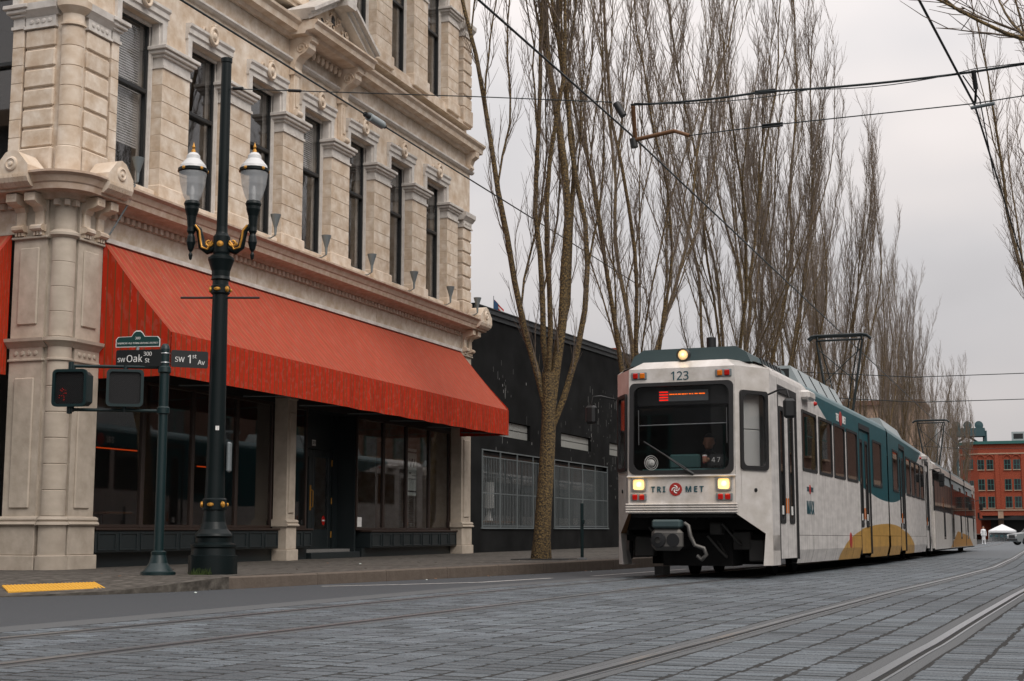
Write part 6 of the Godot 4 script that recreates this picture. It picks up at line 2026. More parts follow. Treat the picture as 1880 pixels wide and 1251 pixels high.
	if plain:
		mb = MB.new(); mb.cbox(Vector3(0, 1.5, NZ - 0.4), Vector3(1.6, 0.5, 0.3), 0.03); lpart("dashboard", mb, M.dash, root)
		return
	# grey band of the bumper: four ribs
	for k in 4:
		mb = MB.new(); mb.cbox(Vector3(0, 1.085 + 0.041 * k, NZ + 0.02), Vector3(1.88, 0.03, 0.07), 0.01); lpart("bumper_rib", mb, M.tram_white, root)
	# lamps
	for sx in [-1, 1]:
		mb = MB.new()
		ring(mb, rounded(0.25, 0.22, 0.03), rounded(0.19, 0.165, 0.03), Vector3(0.715 * sx, 1.535, NZ), Basis.IDENTITY, 0.025)
		var hl := lpart("headlight", mb, M.steel, root)
		mb = MB.new(); mb.prism(rounded(0.20, 0.17, 0.03), Vector3(0.715 * sx, 1.535, NZ - 0.004), Basis.IDENTITY, 0.012); lpart("lens", mb, M.headlight_glow, hl)
		mb = MB.new(); mb.lathe(Vector3(0.715 * sx, 1.535, NZ + 0.009), [Vector2(0.0, 0.012), Vector2(0.04, 0.008), Vector2(0.048, 0.0)], 14, Basis(Vector3.RIGHT, PI / 2)); lpart("bulb", mb, M.beacon_glow, hl)
		var sp := OmniLight3D.new()
		sp.name = "headlight_beam"
		sp.light_color = Color(1.0, 0.82, 0.55); sp.light_energy = 0.03; sp.omni_range = 12.0; sp.omni_attenuation = 2.0; sp.light_size = 0.08; sp.shadow_enabled = true
		root.add_child(sp, true)
		sp.position = Vector3(0.715 * sx, 1.535, NZ + 0.10)
		for y in [1.325, 3.345]:
			mb = MB.new(); mb.cbox(Vector3(0.72 * sx, y, NZ + (0.01 if y < 2 else -0.085)), Vector3(0.27, 0.125, 0.03), 0.01); var bk := lpart("lamp_plate", mb, M.grey_metal, root)
			for k in 2:
				mb = MB.new(); mb.cbox(Vector3(0.72 * sx - 0.06 + 0.12 * k, y, NZ + (0.03 if y < 2 else -0.065)), Vector3(0.085, 0.095, 0.03), 0.012)
				var amber: bool = y > 2 and ((k == 1) == (sx < 0))
				lpart("lens", mb, M.lens_amber if amber else M.lens_red, bk)
	# lettering and emblem
	for q in [["T", -0.475], ["R", -0.375], ["I", -0.285], ["M", 0.125], ["E", 0.245], ["T", 0.345]]:
		piece("letter", text_mesh(q[0], 0.13, 0.006, true), M.tram_letters, root, Vector3(q[1], 1.452, NZ + 0.004))
	piece("fleet_number", text_mesh("123", 0.20, 0.006), M.tram_letters, root, Vector3(-0.02, 3.325, NZ - 0.088), sb)
	mb = MB.new(); mb.lathe(Vector3(-0.09, 1.452, NZ), [Vector2(0.0, 0.008), Vector2(0.105, 0.008), Vector2(0.108, 0.0)], 22, Basis(Vector3.RIGHT, PI / 2))
	var em := lpart("emblem", mb, M.logo_red, root)
	for k in 4:
		mb = MB.new()
		var pts := []
		var a0 := TAU * k / 4
		for j in 8: pts.append(Vector3(-0.09, 1.452, NZ + 0.009) + Vector3(cos(a0 + j * 0.28), sin(a0 + j * 0.28), 0) * (0.012 + 0.008 * j))
		mb.tube(pts, [0.006, 0.009, 0.011, 0.012, 0.012, 0.011, 0.009, 0.005], 5)
		lpart("swirl", mb, M.sign_white, em)
	# things behind the windscreen
	mb = MB.new(); mb.cbox(Vector3(0.05, 1.62, NZ - 0.42), Vector3(1.6, 0.36, 0.42), 0.04); lpart("dashboard", mb, M.dash, root)
	mb = MB.new(); mb.cbox(Vector3(-0.02, 1.92, NZ - 0.35), Vector3(0.52, 0.24, 0.1), 0.03); lpart("console", mb, M.dash, root)
	mb = MB.new(); mb.ab(-0.8, 0.8, 2.86, 3.16, NZ - 0.34, NZ - 0.24); lpart("sign_box", mb, M.black, root)
	var ds := MB.new(); ds.ab(-0.42, 0.42, 2.92, 3.10, NZ - 0.24, NZ - 0.235)
	var dsp := lpart("destination_sign", ds, M.grey_metal, root)
	mb = MB.new()
	for k in 4: mb.box(Vector3(-0.34, 2.94 + 0.045 * k, NZ - 0.228), Vector3(0.15, 0.018, 0.006))
	lpart("red_lights", mb, M.sign_red_glow, dsp)
	mb = MB.new()
	var rr := RandomNumberGenerator.new()
	rr.seed = 12
	var xx := -0.24
	while xx < 0.38:
		var w := rr.randf_range(0.012, 0.055)
		mb.box(Vector3(xx + w / 2, 3.035 - 0.002 * rr.randf(), NZ - 0.228), Vector3(w, 0.014, 0.006))
		xx += w + rr.randf_range(0.008, 0.03)
	lpart("amber_lights", mb, M.sign_amber_glow, dsp)
	mb = MB.new()
	mb.tube([Vector3(-0.76, 2.52, NZ - 0.16), Vector3(0.74, 2.53, NZ - 0.16)], [0.008], 6); mb.tube([Vector3(-0.76, 2.78, NZ - 0.16), Vector3(-0.76, 2.2, NZ - 0.16)], [0.008], 6); mb.tube([Vector3(0.74, 2.78, NZ - 0.16), Vector3(0.74, 2.2, NZ - 0.16)], [0.008], 6)
	lpart("sunshade_rail", mb, M.steel, root)
	mb = MB.new(); mb.ab(-0.72, 0.70, 2.53, 2.8, NZ - 0.20, NZ - 0.19); lpart("sunshade", mb, M.glass_dark, root)
	piece("run_number", text_mesh("4 7", 0.11, 0.006), M.sign_white, root, Vector3(0.55, 1.93, NZ - 0.16))
	mb = MB.new(); mb.ab(0.44, 0.68, 1.84, 2.02, NZ - 0.18, NZ - 0.17); lpart("number_card", mb, M.black, root)
	# fan
	mb = MB.new()
	for r in 4: 
		var pts := []
		for k in 15: pts.append(Vector3(-0.56, 1.90, NZ - 0.2) + Basis(Vector3.UP, 0.7) * Vector3(cos(TAU * k / 14), sin(TAU * k / 14), 0) * (0.03 + 0.03 * r))
		mb.tube(pts, [0.007], 4)
	mb.lathe(Vector3(-0.59, 1.90, NZ - 0.24), [Vector2(0.0, 0.1), Vector2(0.05, 0.08), Vector2(0.06, -0.06), Vector2(0.0, -0.08)], 10, Basis(Vector3.UP, 0.7) * Basis(Vector3.RIGHT, PI / 2))
	lpart("cab_fan", mb, M.sign_white, root)
	# wiper
	mb = MB.new()
	var wp := [Vector3(0.20, 1.72, NZ + 0.03), Vector3(-0.62, 2.24, NZ + 0.02)]
	mb.tube(wp, [0.014], 6); mb.tube([Vector3(0.12, 1.74, NZ + 0.05), Vector3(-0.2, 1.97, NZ + 0.05)], [0.012], 6); mb.tube([Vector3(0.22, 1.69, NZ + 0.02), Vector3(0.10, 1.76, NZ + 0.04)], [0.03], 6)
	lpart("wiper", mb, M.black, root)
	# round beacon lamp and fairing on the roof
	mb = MB.new(); mb.lathe(Vector3(-0.02, 3.70, 0.42), [Vector2(0.09, -0.06), Vector2(0.115, -0.02), Vector2(0.115, 0.05), Vector2(0.095, 0.07), Vector2(0.085, 0.05), Vector2(0.0, 0.03)], 22, Basis(Vector3.RIGHT, PI / 2)); var bc := lpart("beacon", mb, M.black, root)
	mb = MB.new(); mb.lathe(Vector3(-0.02, 3.70, 0.47), [Vector2(0.0, 0.022), Vector2(0.05, 0.016), Vector2(0.084, 0.0)], 18, Basis(Vector3.RIGHT, PI / 2)); lpart("lens", mb, M.headlight_glow, bc)
	mb = MB.new(); mb.lathe(Vector3(-0.02, 3.70, 0.49), [Vector2(0.0, 0.012), Vector2(0.022, 0.008), Vector2(0.026, 0.0)], 12, Basis(Vector3.RIGHT, PI / 2)); lpart("bulb", mb, M.beacon_glow, bc)
	mb = MB.new(); mb.tube([Vector3(-0.02, 3.5, 0.40), Vector3(-0.02, 3.62, 0.40)], [0.05], 8); lpart("bracket", mb, M.black, bc)
	var ob := OmniLight3D.new()
	ob.name = "beacon_light"
	ob.light_color = Color(1.0, 0.85, 0.6); ob.light_energy = 0.02; ob.omni_range = 6.0; ob.light_size = 0.1; ob.shadow_enabled = true
	root.add_child(ob)
	ob.position = Vector3(-0.02, 3.72, 0.56)
	mb = MB.new()
	mb.prism(PackedVector2Array([Vector2(-1.05, 3.58), Vector2(1.05, 3.58), Vector2(0.98, 3.74), Vector2(0.80, 3.85), Vector2(-0.80, 3.85), Vector2(-0.98, 3.74)]), Vector3(0, 0, -2.9), Basis.IDENTITY, 3.05)
	var fa := lpart("roof_fairing", mb, M.tram_roof_box, root)
	mb = MB.new()
	for k in 7: mb.box(Vector3(1.0, 3.70, -0.9 - 0.26 * k), Vector3(0.03, 0.12, 0.10), Basis(Vector3.BACK, 0.3))
	lpart("fairing_louvre", mb, M.black, fa)
	mb = MB.new(); mb.tube([Vector3(0.12, 3.9, -0.9), Vector3(0.12, 4.16, -0.9)], [0.085], 10); lpart("vent_pipe", mb, M.black, root)
	# coupler under the nose, hoses, truck behind
	mb = MB.new(); mb.cbox(Vector3(-0.22, 0.64, NZ + 0.06), Vector3(0.52, 0.36, 0.22), 0.07); var cp := lpart("coupler_head", mb, M.cast_steel, root)
	mb = MB.new(); mb.lathe(Vector3(-0.34, 0.63, NZ + 0.16), [Vector2(0.05, 0.06), Vector2(0.12, 0.05), Vector2(0.125, 0.0)], 16, Basis(Vector3.RIGHT, PI / 2)); lpart("coupler_cone", mb, M.black, cp)
	mb = MB.new(); mb.lathe(Vector3(-0.10, 0.63, NZ + 0.172), [Vector2(0.0, 0.004), Vector2(0.105, 0.004), Vector2(0.11, 0.0)], 16, Basis(Vector3.RIGHT, PI / 2)); lpart("coupler_socket", mb, M.black, cp)
	mb = MB.new(); mb.cbox(Vector3(-0.22, 0.89, NZ + 0.04), Vector3(0.48, 0.14, 0.26), 0.03); lpart("coupler_cover", mb, M.tram_roof_box, cp)
	mb = MB.new()
	mb.tube([Vector3(0.06, 0.90, NZ + 0.02), Vector3(0.13, 0.86, NZ + 0.06), Vector3(0.16, 0.70, NZ + 0.06), Vector3(0.22, 0.55, NZ + 0.02), Vector3(0.36, 0.50, NZ - 0.02), Vector3(0.40, 0.40, NZ - 0.02), Vector3(0.32, 0.32, NZ - 0.04), Vector3(0.24, 0.38, NZ - 0.06)], [0.035], 8)
	lpart("coupler_hose", mb, M.cast_steel, cp)
	mb = MB.new(); mb.ab(-0.6, 0.6, 0.2, 0.75, -0.9, -0.2); mb.tube([Vector3(-0.22, 0.6, NZ), Vector3(-0.1, 0.55, -0.6)], [0.09], 8)
	mb.ab(-HW + 0.05, HW - 0.05, 0.8, 1.05, -0.6, -0.1); mb.ab(-0.85, 0.85, 1.0, 1.06, -0.6, NZ - 0.03)
	mb.ab(-1.0, 1.0, 0.22, 0.7, -1.2, -0.9); mb.ab(-0.55, -0.4, 0.06, 0.2, 0.1, 0.5)
	lpart("front_truck", mb, M.tram_under, root)
	for q in [[-0.92, 0.52, -0.25, 0.34, 0.34, 0.2], [0.78, 0.62, -0.2, 0.3, 0.3, 0.24], [1.02, 0.46, -0.2, 0.26, 0.36, 0.2], [0.42, 0.82, 0.1, 0.2, 0.2, 0.3]]:
		mb = MB.new(); mb.cbox(Vector3(q[0], q[1], q[2]), Vector3(q[3], q[4], q[5]), 0.02); lpart("equipment_box", mb, M.under_gear, root)
	for q in [[0.55, 0.9, 0.62], [0.3, 0.7, 0.85], [-0.7, 0.85, 0.55]]:
		mb = MB.new()
		var hp := []
		for k in 9: hp.append(Vector3(q[0] + 0.25 * sin(k * 0.4), q[1] - 0.35 * sin(PI * k / 8.0), 0.3 - 0.07 * k))
		mb.tube(hp, [0.022], 6); lpart("hose", mb, M.under_gear, root)
	driver(root)

func driver(root: Node3D) -> void:
	var o := thing("person", "driver in dark clothes seated behind the tram windscreen", "person", Vector3.ZERO)
	remove_child(o)
	add_child(o)
	o.transform = root.get_parent().transform * root.transform * Transform3D(Basis.IDENTITY, Vector3(0.22, 0.95, 0.0))
	org[o] = Vector3.ZERO
	var L := [[Vector3(0, 0.55, -0.22), Vector3(0, 1.0, -0.24), 0.15, 0.17], [Vector3(-0.14, 1.04, -0.24), Vector3(0.14, 1.04, -0.24), 0.085, 0.085], [Vector3(-0.1, 0.5, -0.2), Vector3(-0.12, 0.5, 0.22), 0.085, 0.07], [Vector3(0.1, 0.5, -0.2), Vector3(0.12, 0.5, 0.22), 0.085, 0.07], [Vector3(-0.12, 0.5, 0.22), Vector3(-0.12, 0.06, 0.26), 0.065, 0.045], [Vector3(0.12, 0.5, 0.22), Vector3(0.12, 0.06, 0.26), 0.065, 0.045], [Vector3(0.2, 1.03, -0.22), Vector3(0.27, 0.80, 0.0), 0.06, 0.05], [Vector3(0.27, 0.80, 0.0), Vector3(0.17, 0.98, 0.36), 0.05, 0.03], [Vector3(-0.2, 1.03, -0.22), Vector3(-0.28, 0.78, -0.02), 0.06, 0.05], [Vector3(-0.28, 0.78, -0.02), Vector3(-0.15, 0.86, 0.3), 0.05, 0.03], [Vector3(0, 1.08, -0.24), Vector3(0, 1.2, -0.23), 0.055, 0.055]]
	piece("body", body_mesh(L, 0.02, 0.05).mesh(), M.black, o)
	var hd := body_mesh([[Vector3(0, 1.27, -0.21), Vector3(0, 1.36, -0.23), 0.075, 0.09], [Vector3(0, 1.25, -0.16), Vector3(0, 1.26, -0.15), 0.04, 0.035], [Vector3(0, 1.30, -0.13), Vector3(0, 1.285, -0.11), 0.014, 0.018], [Vector3(-0.09, 1.3, -0.22), Vector3(-0.09, 1.32, -0.22), 0.018, 0.018], [Vector3(0.09, 1.3, -0.22), Vector3(0.09, 1.32, -0.22), 0.018, 0.018]], 0.012, 0.02)
	piece("head", hd.mesh(), M.skin, o)
	piece("hair", body_mesh([[Vector3(0, 1.37, -0.25), Vector3(0, 1.40, -0.23), 0.088, 0.08]], 0.015, 0.02).mesh(), M.black, o)
	# hand closed round a paper cup: palm, four fingers, thumb
	var c := Vector3(0.09, 1.0, 0.42)
	var hb := [[Vector3(0.17, 0.98, 0.36), Vector3(0.145, 1.0, 0.41), 0.026, 0.03]]
	for k in 4:
		var y := 0.965 + 0.02 * k
		var l := [0.85, 0.95, 1.0, 0.92][k] as float
		var p0 := Vector3(0.135, y, 0.425)
		var p1 := c + Vector3(0.028, y - 1.0, 0.048) 
		var p2 := c + Vector3(-0.018 * l, y - 1.0, 0.052)
		hb.append([p0, p1, 0.0095, 0.009]); hb.append([p1, p2, 0.009, 0.0075])
	hb.append([Vector3(0.14, 1.0, 0.39), c + Vector3(0.02, 0.015, -0.05), 0.011, 0.0095]); hb.append([c + Vector3(0.02, 0.015, -0.05), c + Vector3(-0.015, 0.02, -0.046), 0.0095, 0.008])
	piece("hand", body_mesh(hb, 0.005, 0.008).mesh(), M.skin, o)
	var cup := MB.new()
	cup.lathe(Vector3.ZERO, [Vector2(0.0, -0.06), Vector2(0.03, -0.06), Vector2(0.040, 0.05)], 14)
	var ct := o.transform * c
	var cu := thing("paper_cup", "pink paper cup with white lid held above the tram dashboard", "cup", ct)
	piece("cup_wall", cup.mesh(), M.pink, cu, ct)
	cup = MB.new(); cup.lathe(Vector3.ZERO, [Vector2(0.043, 0.05), Vector2(0.043, 0.062), Vector2(0.036, 0.075), Vector2(0.0, 0.076)], 14)
	piece("lid", cup.mesh(), M.sign_white, cu, ct)

func pantograph(parent: Node3D, at: Vector3, h: float) -> void:
	var mb := MB.new()
	mb.tube([at, at + Vector3(0, 0.35, 0)], [0.10, 0.07], 8); mb.box(at + Vector3(0, 0.36, 0), Vector3(0.7, 0.07, 0.5))
	var pn := piece("pantograph", mb.mesh(), M.grey_metal, parent, Vector3.ZERO)
	mb = MB.new()
	for sx in [-1, 1]:
		mb.tube([at + Vector3(0.30 * sx, 0.36, 0.1), at + Vector3(0.62 * sx, h - 0.12, 0.0)], [0.04, 0.03], 6)
		mb.tube([at + Vector3(0.12 * sx, 0.36, -0.2), at + Vector3(0.30 * sx, h * 0.55, -0.1), at + Vector3(0.55 * sx, h - 0.1, 0.0)], [0.018], 5)
		mb.tube([at + Vector3(0.42 * sx, h * 0.5, 0.05), at + Vector3(-0.56 * sx, h * 0.85, 0.02)], [0.014], 5)
	lpart("arm", mb, M.wire, pn)
	mb = MB.new()
	for zz in [-0.14, 0.14]:
		mb.tube([at + Vector3(-0.84, h - 0.10, zz), at + Vector3(-0.74, h - 0.02, zz), at + Vector3(-0.62, h, zz), at + Vector3(0.62, h, zz), at + Vector3(0.74, h - 0.02, zz), at + Vector3(0.84, h - 0.10, zz)], [0.035], 6)
	mb.tube([at + Vector3(-0.62, h - 0.12, 0), at + Vector3(0.62, h - 0.12, 0)], [0.03], 6)
	for sx in [-0.6, 0.6]: mb.tube([at + Vector3(sx, h - 0.12, 0), at + Vector3(sx, h, 0.14)], [0.02], 5); mb.tube([at + Vector3(sx, h - 0.12, 0), at + Vector3(sx, h, -0.14)], [0.02], 5)
	lpart("collector_head", mb, M.wire, pn)

func tram() -> void:
	livery()
	var tg := pane("tram_glass", Color(0.02, 0.022, 0.024), 0.55, 0.015)
	tg.resource_name = "tinted glass"
	# leading car: two sections, the track bends between them
	var P0 := Vector3(-5.42 - 0.02, gy(-23.5), -23.5)
	var P1 := Vector3(-4.935, gy(-37.5), -37.5)
	var P2 := Vector3(-4.88, gy(-51.7), -51.7)
	var car := thing("light_rail_car", "white and teal light rail car with gold swoosh, headlights on, leading the train", "tram", P0)
	var d1 := (P0 - P1).normalized()
	var b1 := Basis(Vector3.UP.cross(d1).normalized(), d1.cross(Vector3.UP.cross(d1).normalized()).normalized(), d1)
	half_car(car, Transform3D(b1, Vector3.ZERO), false)
	var d2 := (P2 - P1).normalized()
	var b2 := Basis(Vector3.UP.cross(d2).normalized(), d2.cross(Vector3.UP.cross(d2).normalized()).normalized(), d2)
	half_car(car, Transform3D(b2, P2 - P0), true)
	# bellows of the articulation
	var mb := MB.new()
	for k in 5:
		var c := P1 - P0 + Vector3(0, 0, 0.20 - 0.1 * k)
		mb.box(c + Vector3(0, 2.0, 0), Vector3(2.5 if k % 2 == 0 else 2.36, 2.9, 0.07))
	piece("bellows", mb.mesh(), M.rubber, car, P0)
	var pq := P1 - P0 + Vector3(0.0, 3.6, -1.7)
	pantograph(car, pq + P0, 2.55)
	car.get_child(car.get_child_count() - 1).position = Vector3.ZERO - P0
	# trailing car: later type with dark glass and grey shoulders
	var Q0 := Vector3(-4.85, gy(-52.4), -52.4)
	var Q1 := Vector3(-4.55, gy(-80.0), -80.0)
	var c2 := thing("light_rail_car", "white light rail car with dark glass band and grey shoulders, coupled behind", "tram", Q0)
	var d3 := (Q0 - Q1).normalized()
	var b3 := Basis(Vector3.UP.cross(d3).normalized(), d3.cross(Vector3.UP.cross(d3).normalized()).normalized(), d3)
	var r := Node3D.new()
	r.name = "body_section"; r.transform = Transform3D(b3, Vector3.ZERO)
	c2.add_child(r); org[r] = Vector3.ZERO
	for sx in [1, -1]:
		var x: float = HW * sx
		mb = MB.new()
		mb.ab(x - 0.02, x + 0.02, 0.26, 1.62, -27.6, -0.4)
		lpart("lower_panel", mb, M.tram_white, r)
		mb = MB.new()
		mb.quad(Vector3(x + 0.024 * sx, 0.28, -8.0), Vector3(x + 0.024 * sx, 0.28, -24.0), Vector3(x + 0.024 * sx, 0.75, -21.0), Vector3(x + 0.024 * sx, 0.95, -12.5))
		lpart("gold_swoosh", mb, M.gilt, r)
		mb = MB.new(); mb.ab(x - 0.02, x + 0.012, 3.10, 3.30, -27.6, -0.4); lpart("upper_panel", mb, M.tram_white, r)
		mb = MB.new()
		mb.quad(Vector3(x + 0.015 * sx, 2.72, -4.4), Vector3(x + 0.015 * sx, 2.72, -25.0), Vector3(x - 0.10 * sx, 3.46, -26.0), Vector3(x - 0.10 * sx, 3.46, -2.6))
		lpart("grey_shoulder", mb, M.grey_metal, r)
		var zz := 0.6
		var k := 0
		while zz < 26.4:
			var w := 1.05 if k % 4 == 3 else 1.32
			mb = MB.new(); mb.cbox(Vector3(x, 2.18 if k % 4 != 3 else 1.75, -zz - w / 2), Vector3(0.05, 1.1 if k % 4 != 3 else 2.3, w - 0.06), 0.015)
			lpart("window" if k % 4 != 3 else "door", mb, M.mirror_glass, r)
			zz += w
			k += 1
		for q in [9.2, 18.4]:
			mb = MB.new(); mb.box(Vector3(x, 1.85, -q), Vector3(0.06, 3.1, 0.3)); lpart("bellows", mb, M.rubber, r)
		mb = MB.new()
		mb.quad(Vector3(x, 3.30, -0.4), Vector3(x, 3.30, -27.6), Vector3(x - 0.35 * sx, 3.58, -27.2), Vector3(x - 0.35 * sx, 3.58, -0.8))
		lpart("roof_cove", mb, M.tram_white, r)
		for s in [[0.0, -0.4], [-28.2, -27.6]]:
			mb = MB.new(); mb.prism(PackedVector2Array([Vector2(s[0], 0.3), Vector2(s[1], 0.3), Vector2(s[1], 3.3), Vector2((s[0] + s[1]) / 2, 3.3), Vector2(s[0], 1.7)]) if s[0] > s[1] else PackedVector2Array([Vector2(s[0], 0.3), Vector2(s[1], 0.3), Vector2(s[1], 3.3), Vector2((s[0] + s[1]) / 2, 3.3), Vector2(s[0], 1.7)]), Vector3(x - 0.02 - (0.0 if sx > 0 else 0.04), 0, 0), Basis(Vector3(0, 0, 1), Vector3.UP, Vector3(-1, 0, 0)), 0.05)
			lpart("cab_cheek", mb, M.tram_white, r)
		mb = MB.new()
		var m0 := Vector3(HW * sx, 2.95, -0.5)
		mb.tube([m0, m0 + Vector3(0.25 * sx, 0.05, 0.1), m0 + Vector3(0.3 * sx, -0.12, 0.1)], [0.02], 6); mb.cbox(m0 + Vector3(0.3 * sx, -0.3, 0.1), Vector3(0.18, 0.36, 0.14), 0.03)
		lpart("mirror", mb, M.black, r)
		mb = MB.new()
		m0 = Vector3(HW * sx, 2.6, -27.7)
		mb.tube([m0, m0 + Vector3(0.25 * sx, 0.05, 0), m0 + Vector3(0.3 * sx, -0.12, 0)], [0.02], 6); mb.cbox(m0 + Vector3(0.3 * sx, -0.3, 0), Vector3(0.18, 0.36, 0.14), 0.03)
		lpart("mirror", mb, M.black, r)
		mb = MB.new(); mb.box(Vector3(x + 0.022 * sx, 2.0, -4.6), Vector3(0.006, 0.4, 0.5)); lpart("door_notice", mb, M.lens_amber, r)
	for zz in [0.0, -28.2]:
		mb = MB.new(); mb.ab(-HW + 0.05, HW - 0.05, 0.6, 3.45, zz - 0.1, zz - 0.05); lpart("end_wall", mb, M.tram_white, r)
		mb = MB.new(); mb.cbox(Vector3(0, 2.4, zz - (0.03 if zz == 0.0 else 0.12)), Vector3(1.9, 1.3, 0.03), 0.01); lpart("windscreen", mb, M.mirror_glass, r)
	mb = MB.new(); mb.ab(-HW + 0.35, HW - 0.35, 3.5, 3.6, -27.4, -0.6); lpart("roof", mb, M.tram_grey, r)
	mb = MB.new(); mb.ab(-HW + 0.1, HW - 0.1, 0.2, 1.5, -27.3, -0.7); lpart("underframe", mb, M.tram_under, r)
	for zz in [-3.0, -5.0, -23.0, -25.0]:
		mb = MB.new()
		for sx in [-0.72, 0.72]: mb.lathe(Vector3(sx, 0.33, zz), [Vector2(0.0, -0.06), Vector2(0.33, -0.06), Vector2(0.33, 0.06), Vector2(0.0, 0.06)], 14, Basis(Vector3.BACK, PI / 2))
		lpart("wheelset", mb, M.tram_under, r)
	mb = MB.new()
	mb.prism(PackedVector2Array([Vector2(-0.8, 3.58), Vector2(0.8, 3.58), Vector2(0.6, 3.95), Vector2(-0.6, 3.95)]), Vector3(0, 0, -8.0), Basis.IDENTITY, 4.0)
	lpart("roof_unit", mb, M.tram_grey, r)
	pantograph(r, Vector3(0, 3.6, -17.6), 2.6)

func street_things() -> void:
	lamp_post(); signal_post(); small_things()

func lamp_post() -> void:
	var o := Vector3(-10.78, WALK, -17.19)
	var L := thing("street_lamp", "dark green twin lantern street lamp with gilt scrolls on the pavement", "street lamp", o)
	var mb := MB.new()
	mb.lathe(o, [Vector2(0.34, -0.02), Vector2(0.34, 0.26), Vector2(0.31, 0.27), Vector2(0.30, 0.36), Vector2(0.32, 0.38), Vector2(0.32, 0.41), Vector2(0.25, 0.44), Vector2(0.25, 0.50), Vector2(0.27, 0.52), Vector2(0.0, 0.53)], 8, Basis(Vector3.UP, 0.39))
	part("plinth", mb, M.iron, L)
	mb = MB.new()
	mb.lathe(o, [Vector2(0.27, 0.53), Vector2(0.26, 0.56), Vector2(0.20, 0.62), Vector2(0.165, 0.72), Vector2(0.150, 0.88)], 48, Basis.IDENTITY, 0, TAU, 0.05, 14)
	mb.lathe(o, [Vector2(0.145, 1.05), Vector2(0.135, 1.4), Vector2(0.115, 3.7), Vector2(0.112, 3.92)], 48, Basis.IDENTITY, 0, TAU, 0.07, 14)
	part("fluted_shaft", mb, M.iron, L)
	mb = MB.new()
	mb.lathe(o, [Vector2(0.15, 0.88), Vector2(0.172, 0.89), Vector2(0.172, 1.03), Vector2(0.15, 1.05)], 8, Basis(Vector3.UP, 0.39))
	part("lower_band", mb, M.iron, L)
	mb = MB.new()
	mb.lathe(o, [Vector2(0.112, 3.92), Vector2(0.135, 3.94), Vector2(0.135, 4.04), Vector2(0.115, 4.06), Vector2(0.112, 4.12), Vector2(0.135, 4.14), Vector2(0.125, 4.18), Vector2(0.13, 4.26), Vector2(0.17, 4.38), Vector2(0.185, 4.42), Vector2(0.185, 4.45), Vector2(0.13, 4.49), Vector2(0.11, 4.50), Vector2(0.12, 4.53), Vector2(0.12, 4.76), Vector2(0.09, 4.80), Vector2(0.085, 4.82)], 24)
	part("collar", mb, M.iron, L)
	mb = MB.new()
	mb.lathe(o, [Vector2(0.085, 4.80), Vector2(0.078, 4.9), Vector2(0.072, 7.33), Vector2(0.082, 7.34), Vector2(0.082, 7.40), Vector2(0.0, 7.42)], 18)
	part("mast", mb, M.iron, L)
	# gilt studs on both bands
	for h in [0.96, 3.99]:
		for k in 6:
			var t := TAU * k / 6 + 0.3
			var r := 0.168 if h < 2 else 0.135
			mb = MB.new()
			mb.lathe(o + Vector3(cos(t) * r, h, sin(t) * r), [Vector2(0.0, 0.03), Vector2(0.028, 0.022), Vector2(0.034, 0.0)], 10, Basis(Vector3.UP, -t) * Basis(Vector3.BACK, -PI / 2) * Basis.from_scale(Vector3(1.4 if k % 2 == 0 else 0.8, 1, 1.0 if k % 2 == 0 else 1.5)))
			part("gilt_stud", mb, M.gilt, L)
	# banner bars
	var rd := Vector3(0.938, 0, -0.347)
	mb = MB.new(); mb.tube([o + Vector3(0, 3.88, 0) - rd * 0.56, o + Vector3(0, 3.88, 0) + rd * 0.56], [0.017], 6); part("banner_bar", mb, M.black, L)
	mb = MB.new(); mb.cbox(o + Vector3(0.02, 1.62, 0) + rd * 0.17, Vector3(0.05, 0.42, 0.16), 0.02, Basis(Vector3.UP, 0.35)); part("service_box", mb, M.grey_metal, L)
	mb = MB.new(); mb.box(o + Vector3(0.075, 2.02, 0.10), Vector3(0.05, 0.06, 0.004), Basis(Vector3.UP, 0.6)); part("white_sticker", mb, M.sign_white, L)
	# arms with gilt scrolls and lanterns
	for s in [-1, 1]:
		var e: Vector3 = rd * s
		var fr := Basis(e, Vector3.UP, e.cross(Vector3.UP))
		var pt := func(a: float, y: float) -> Vector3: return o + e * a + Vector3(0, y, 0)
		mb = MB.new()
		mb.tube([pt.call(0.1, 4.60), pt.call(0.2, 4.56), pt.call(0.28, 4.62), pt.call(0.30, 4.74), pt.call(0.33, 4.86), pt.call(0.40, 4.92)], [0.06, 0.06, 0.055, 0.05, 0.045, 0.04], 8)
		var arm := part("arm", mb, M.iron, L)
		for zz in [-0.062, 0.062]:
			mb = MB.new()
			var sc := []
			for k in 10: sc.append(pt.call(0.17 + 0.055 * cos(k * 0.62 + 2.6) * (1 - 0.05 * k), 4.66 + 0.055 * sin(k * 0.62 + 2.6) * (1 - 0.05 * k)) + fr.z * zz)
			sc.reverse()
			sc.append_array([pt.call(0.19, 4.57) + fr.z * zz, pt.call(0.27, 4.60) + fr.z * zz, pt.call(0.295, 4.72) + fr.z * zz, pt.call(0.31, 4.84) + fr.z * zz, pt.call(0.37, 4.92) + fr.z * zz])
			mb.tube(sc, [0.017], 6)
			part("gilt_scroll", mb, M.gilt, arm)
		mb = MB.new()
		mb.lathe(pt.call(0.0, 4.64) + fr.z * 0.11, [Vector2(0.0, 0.03), Vector2(0.04, 0.02), Vector2(0.05, 0.0)], 12, fr * Basis(Vector3.RIGHT, PI / 2)); part("gilt_stud", mb, M.gilt, L)
		var c: Vector3 = pt.call(0.44, 0.0)
		mb = MB.new()
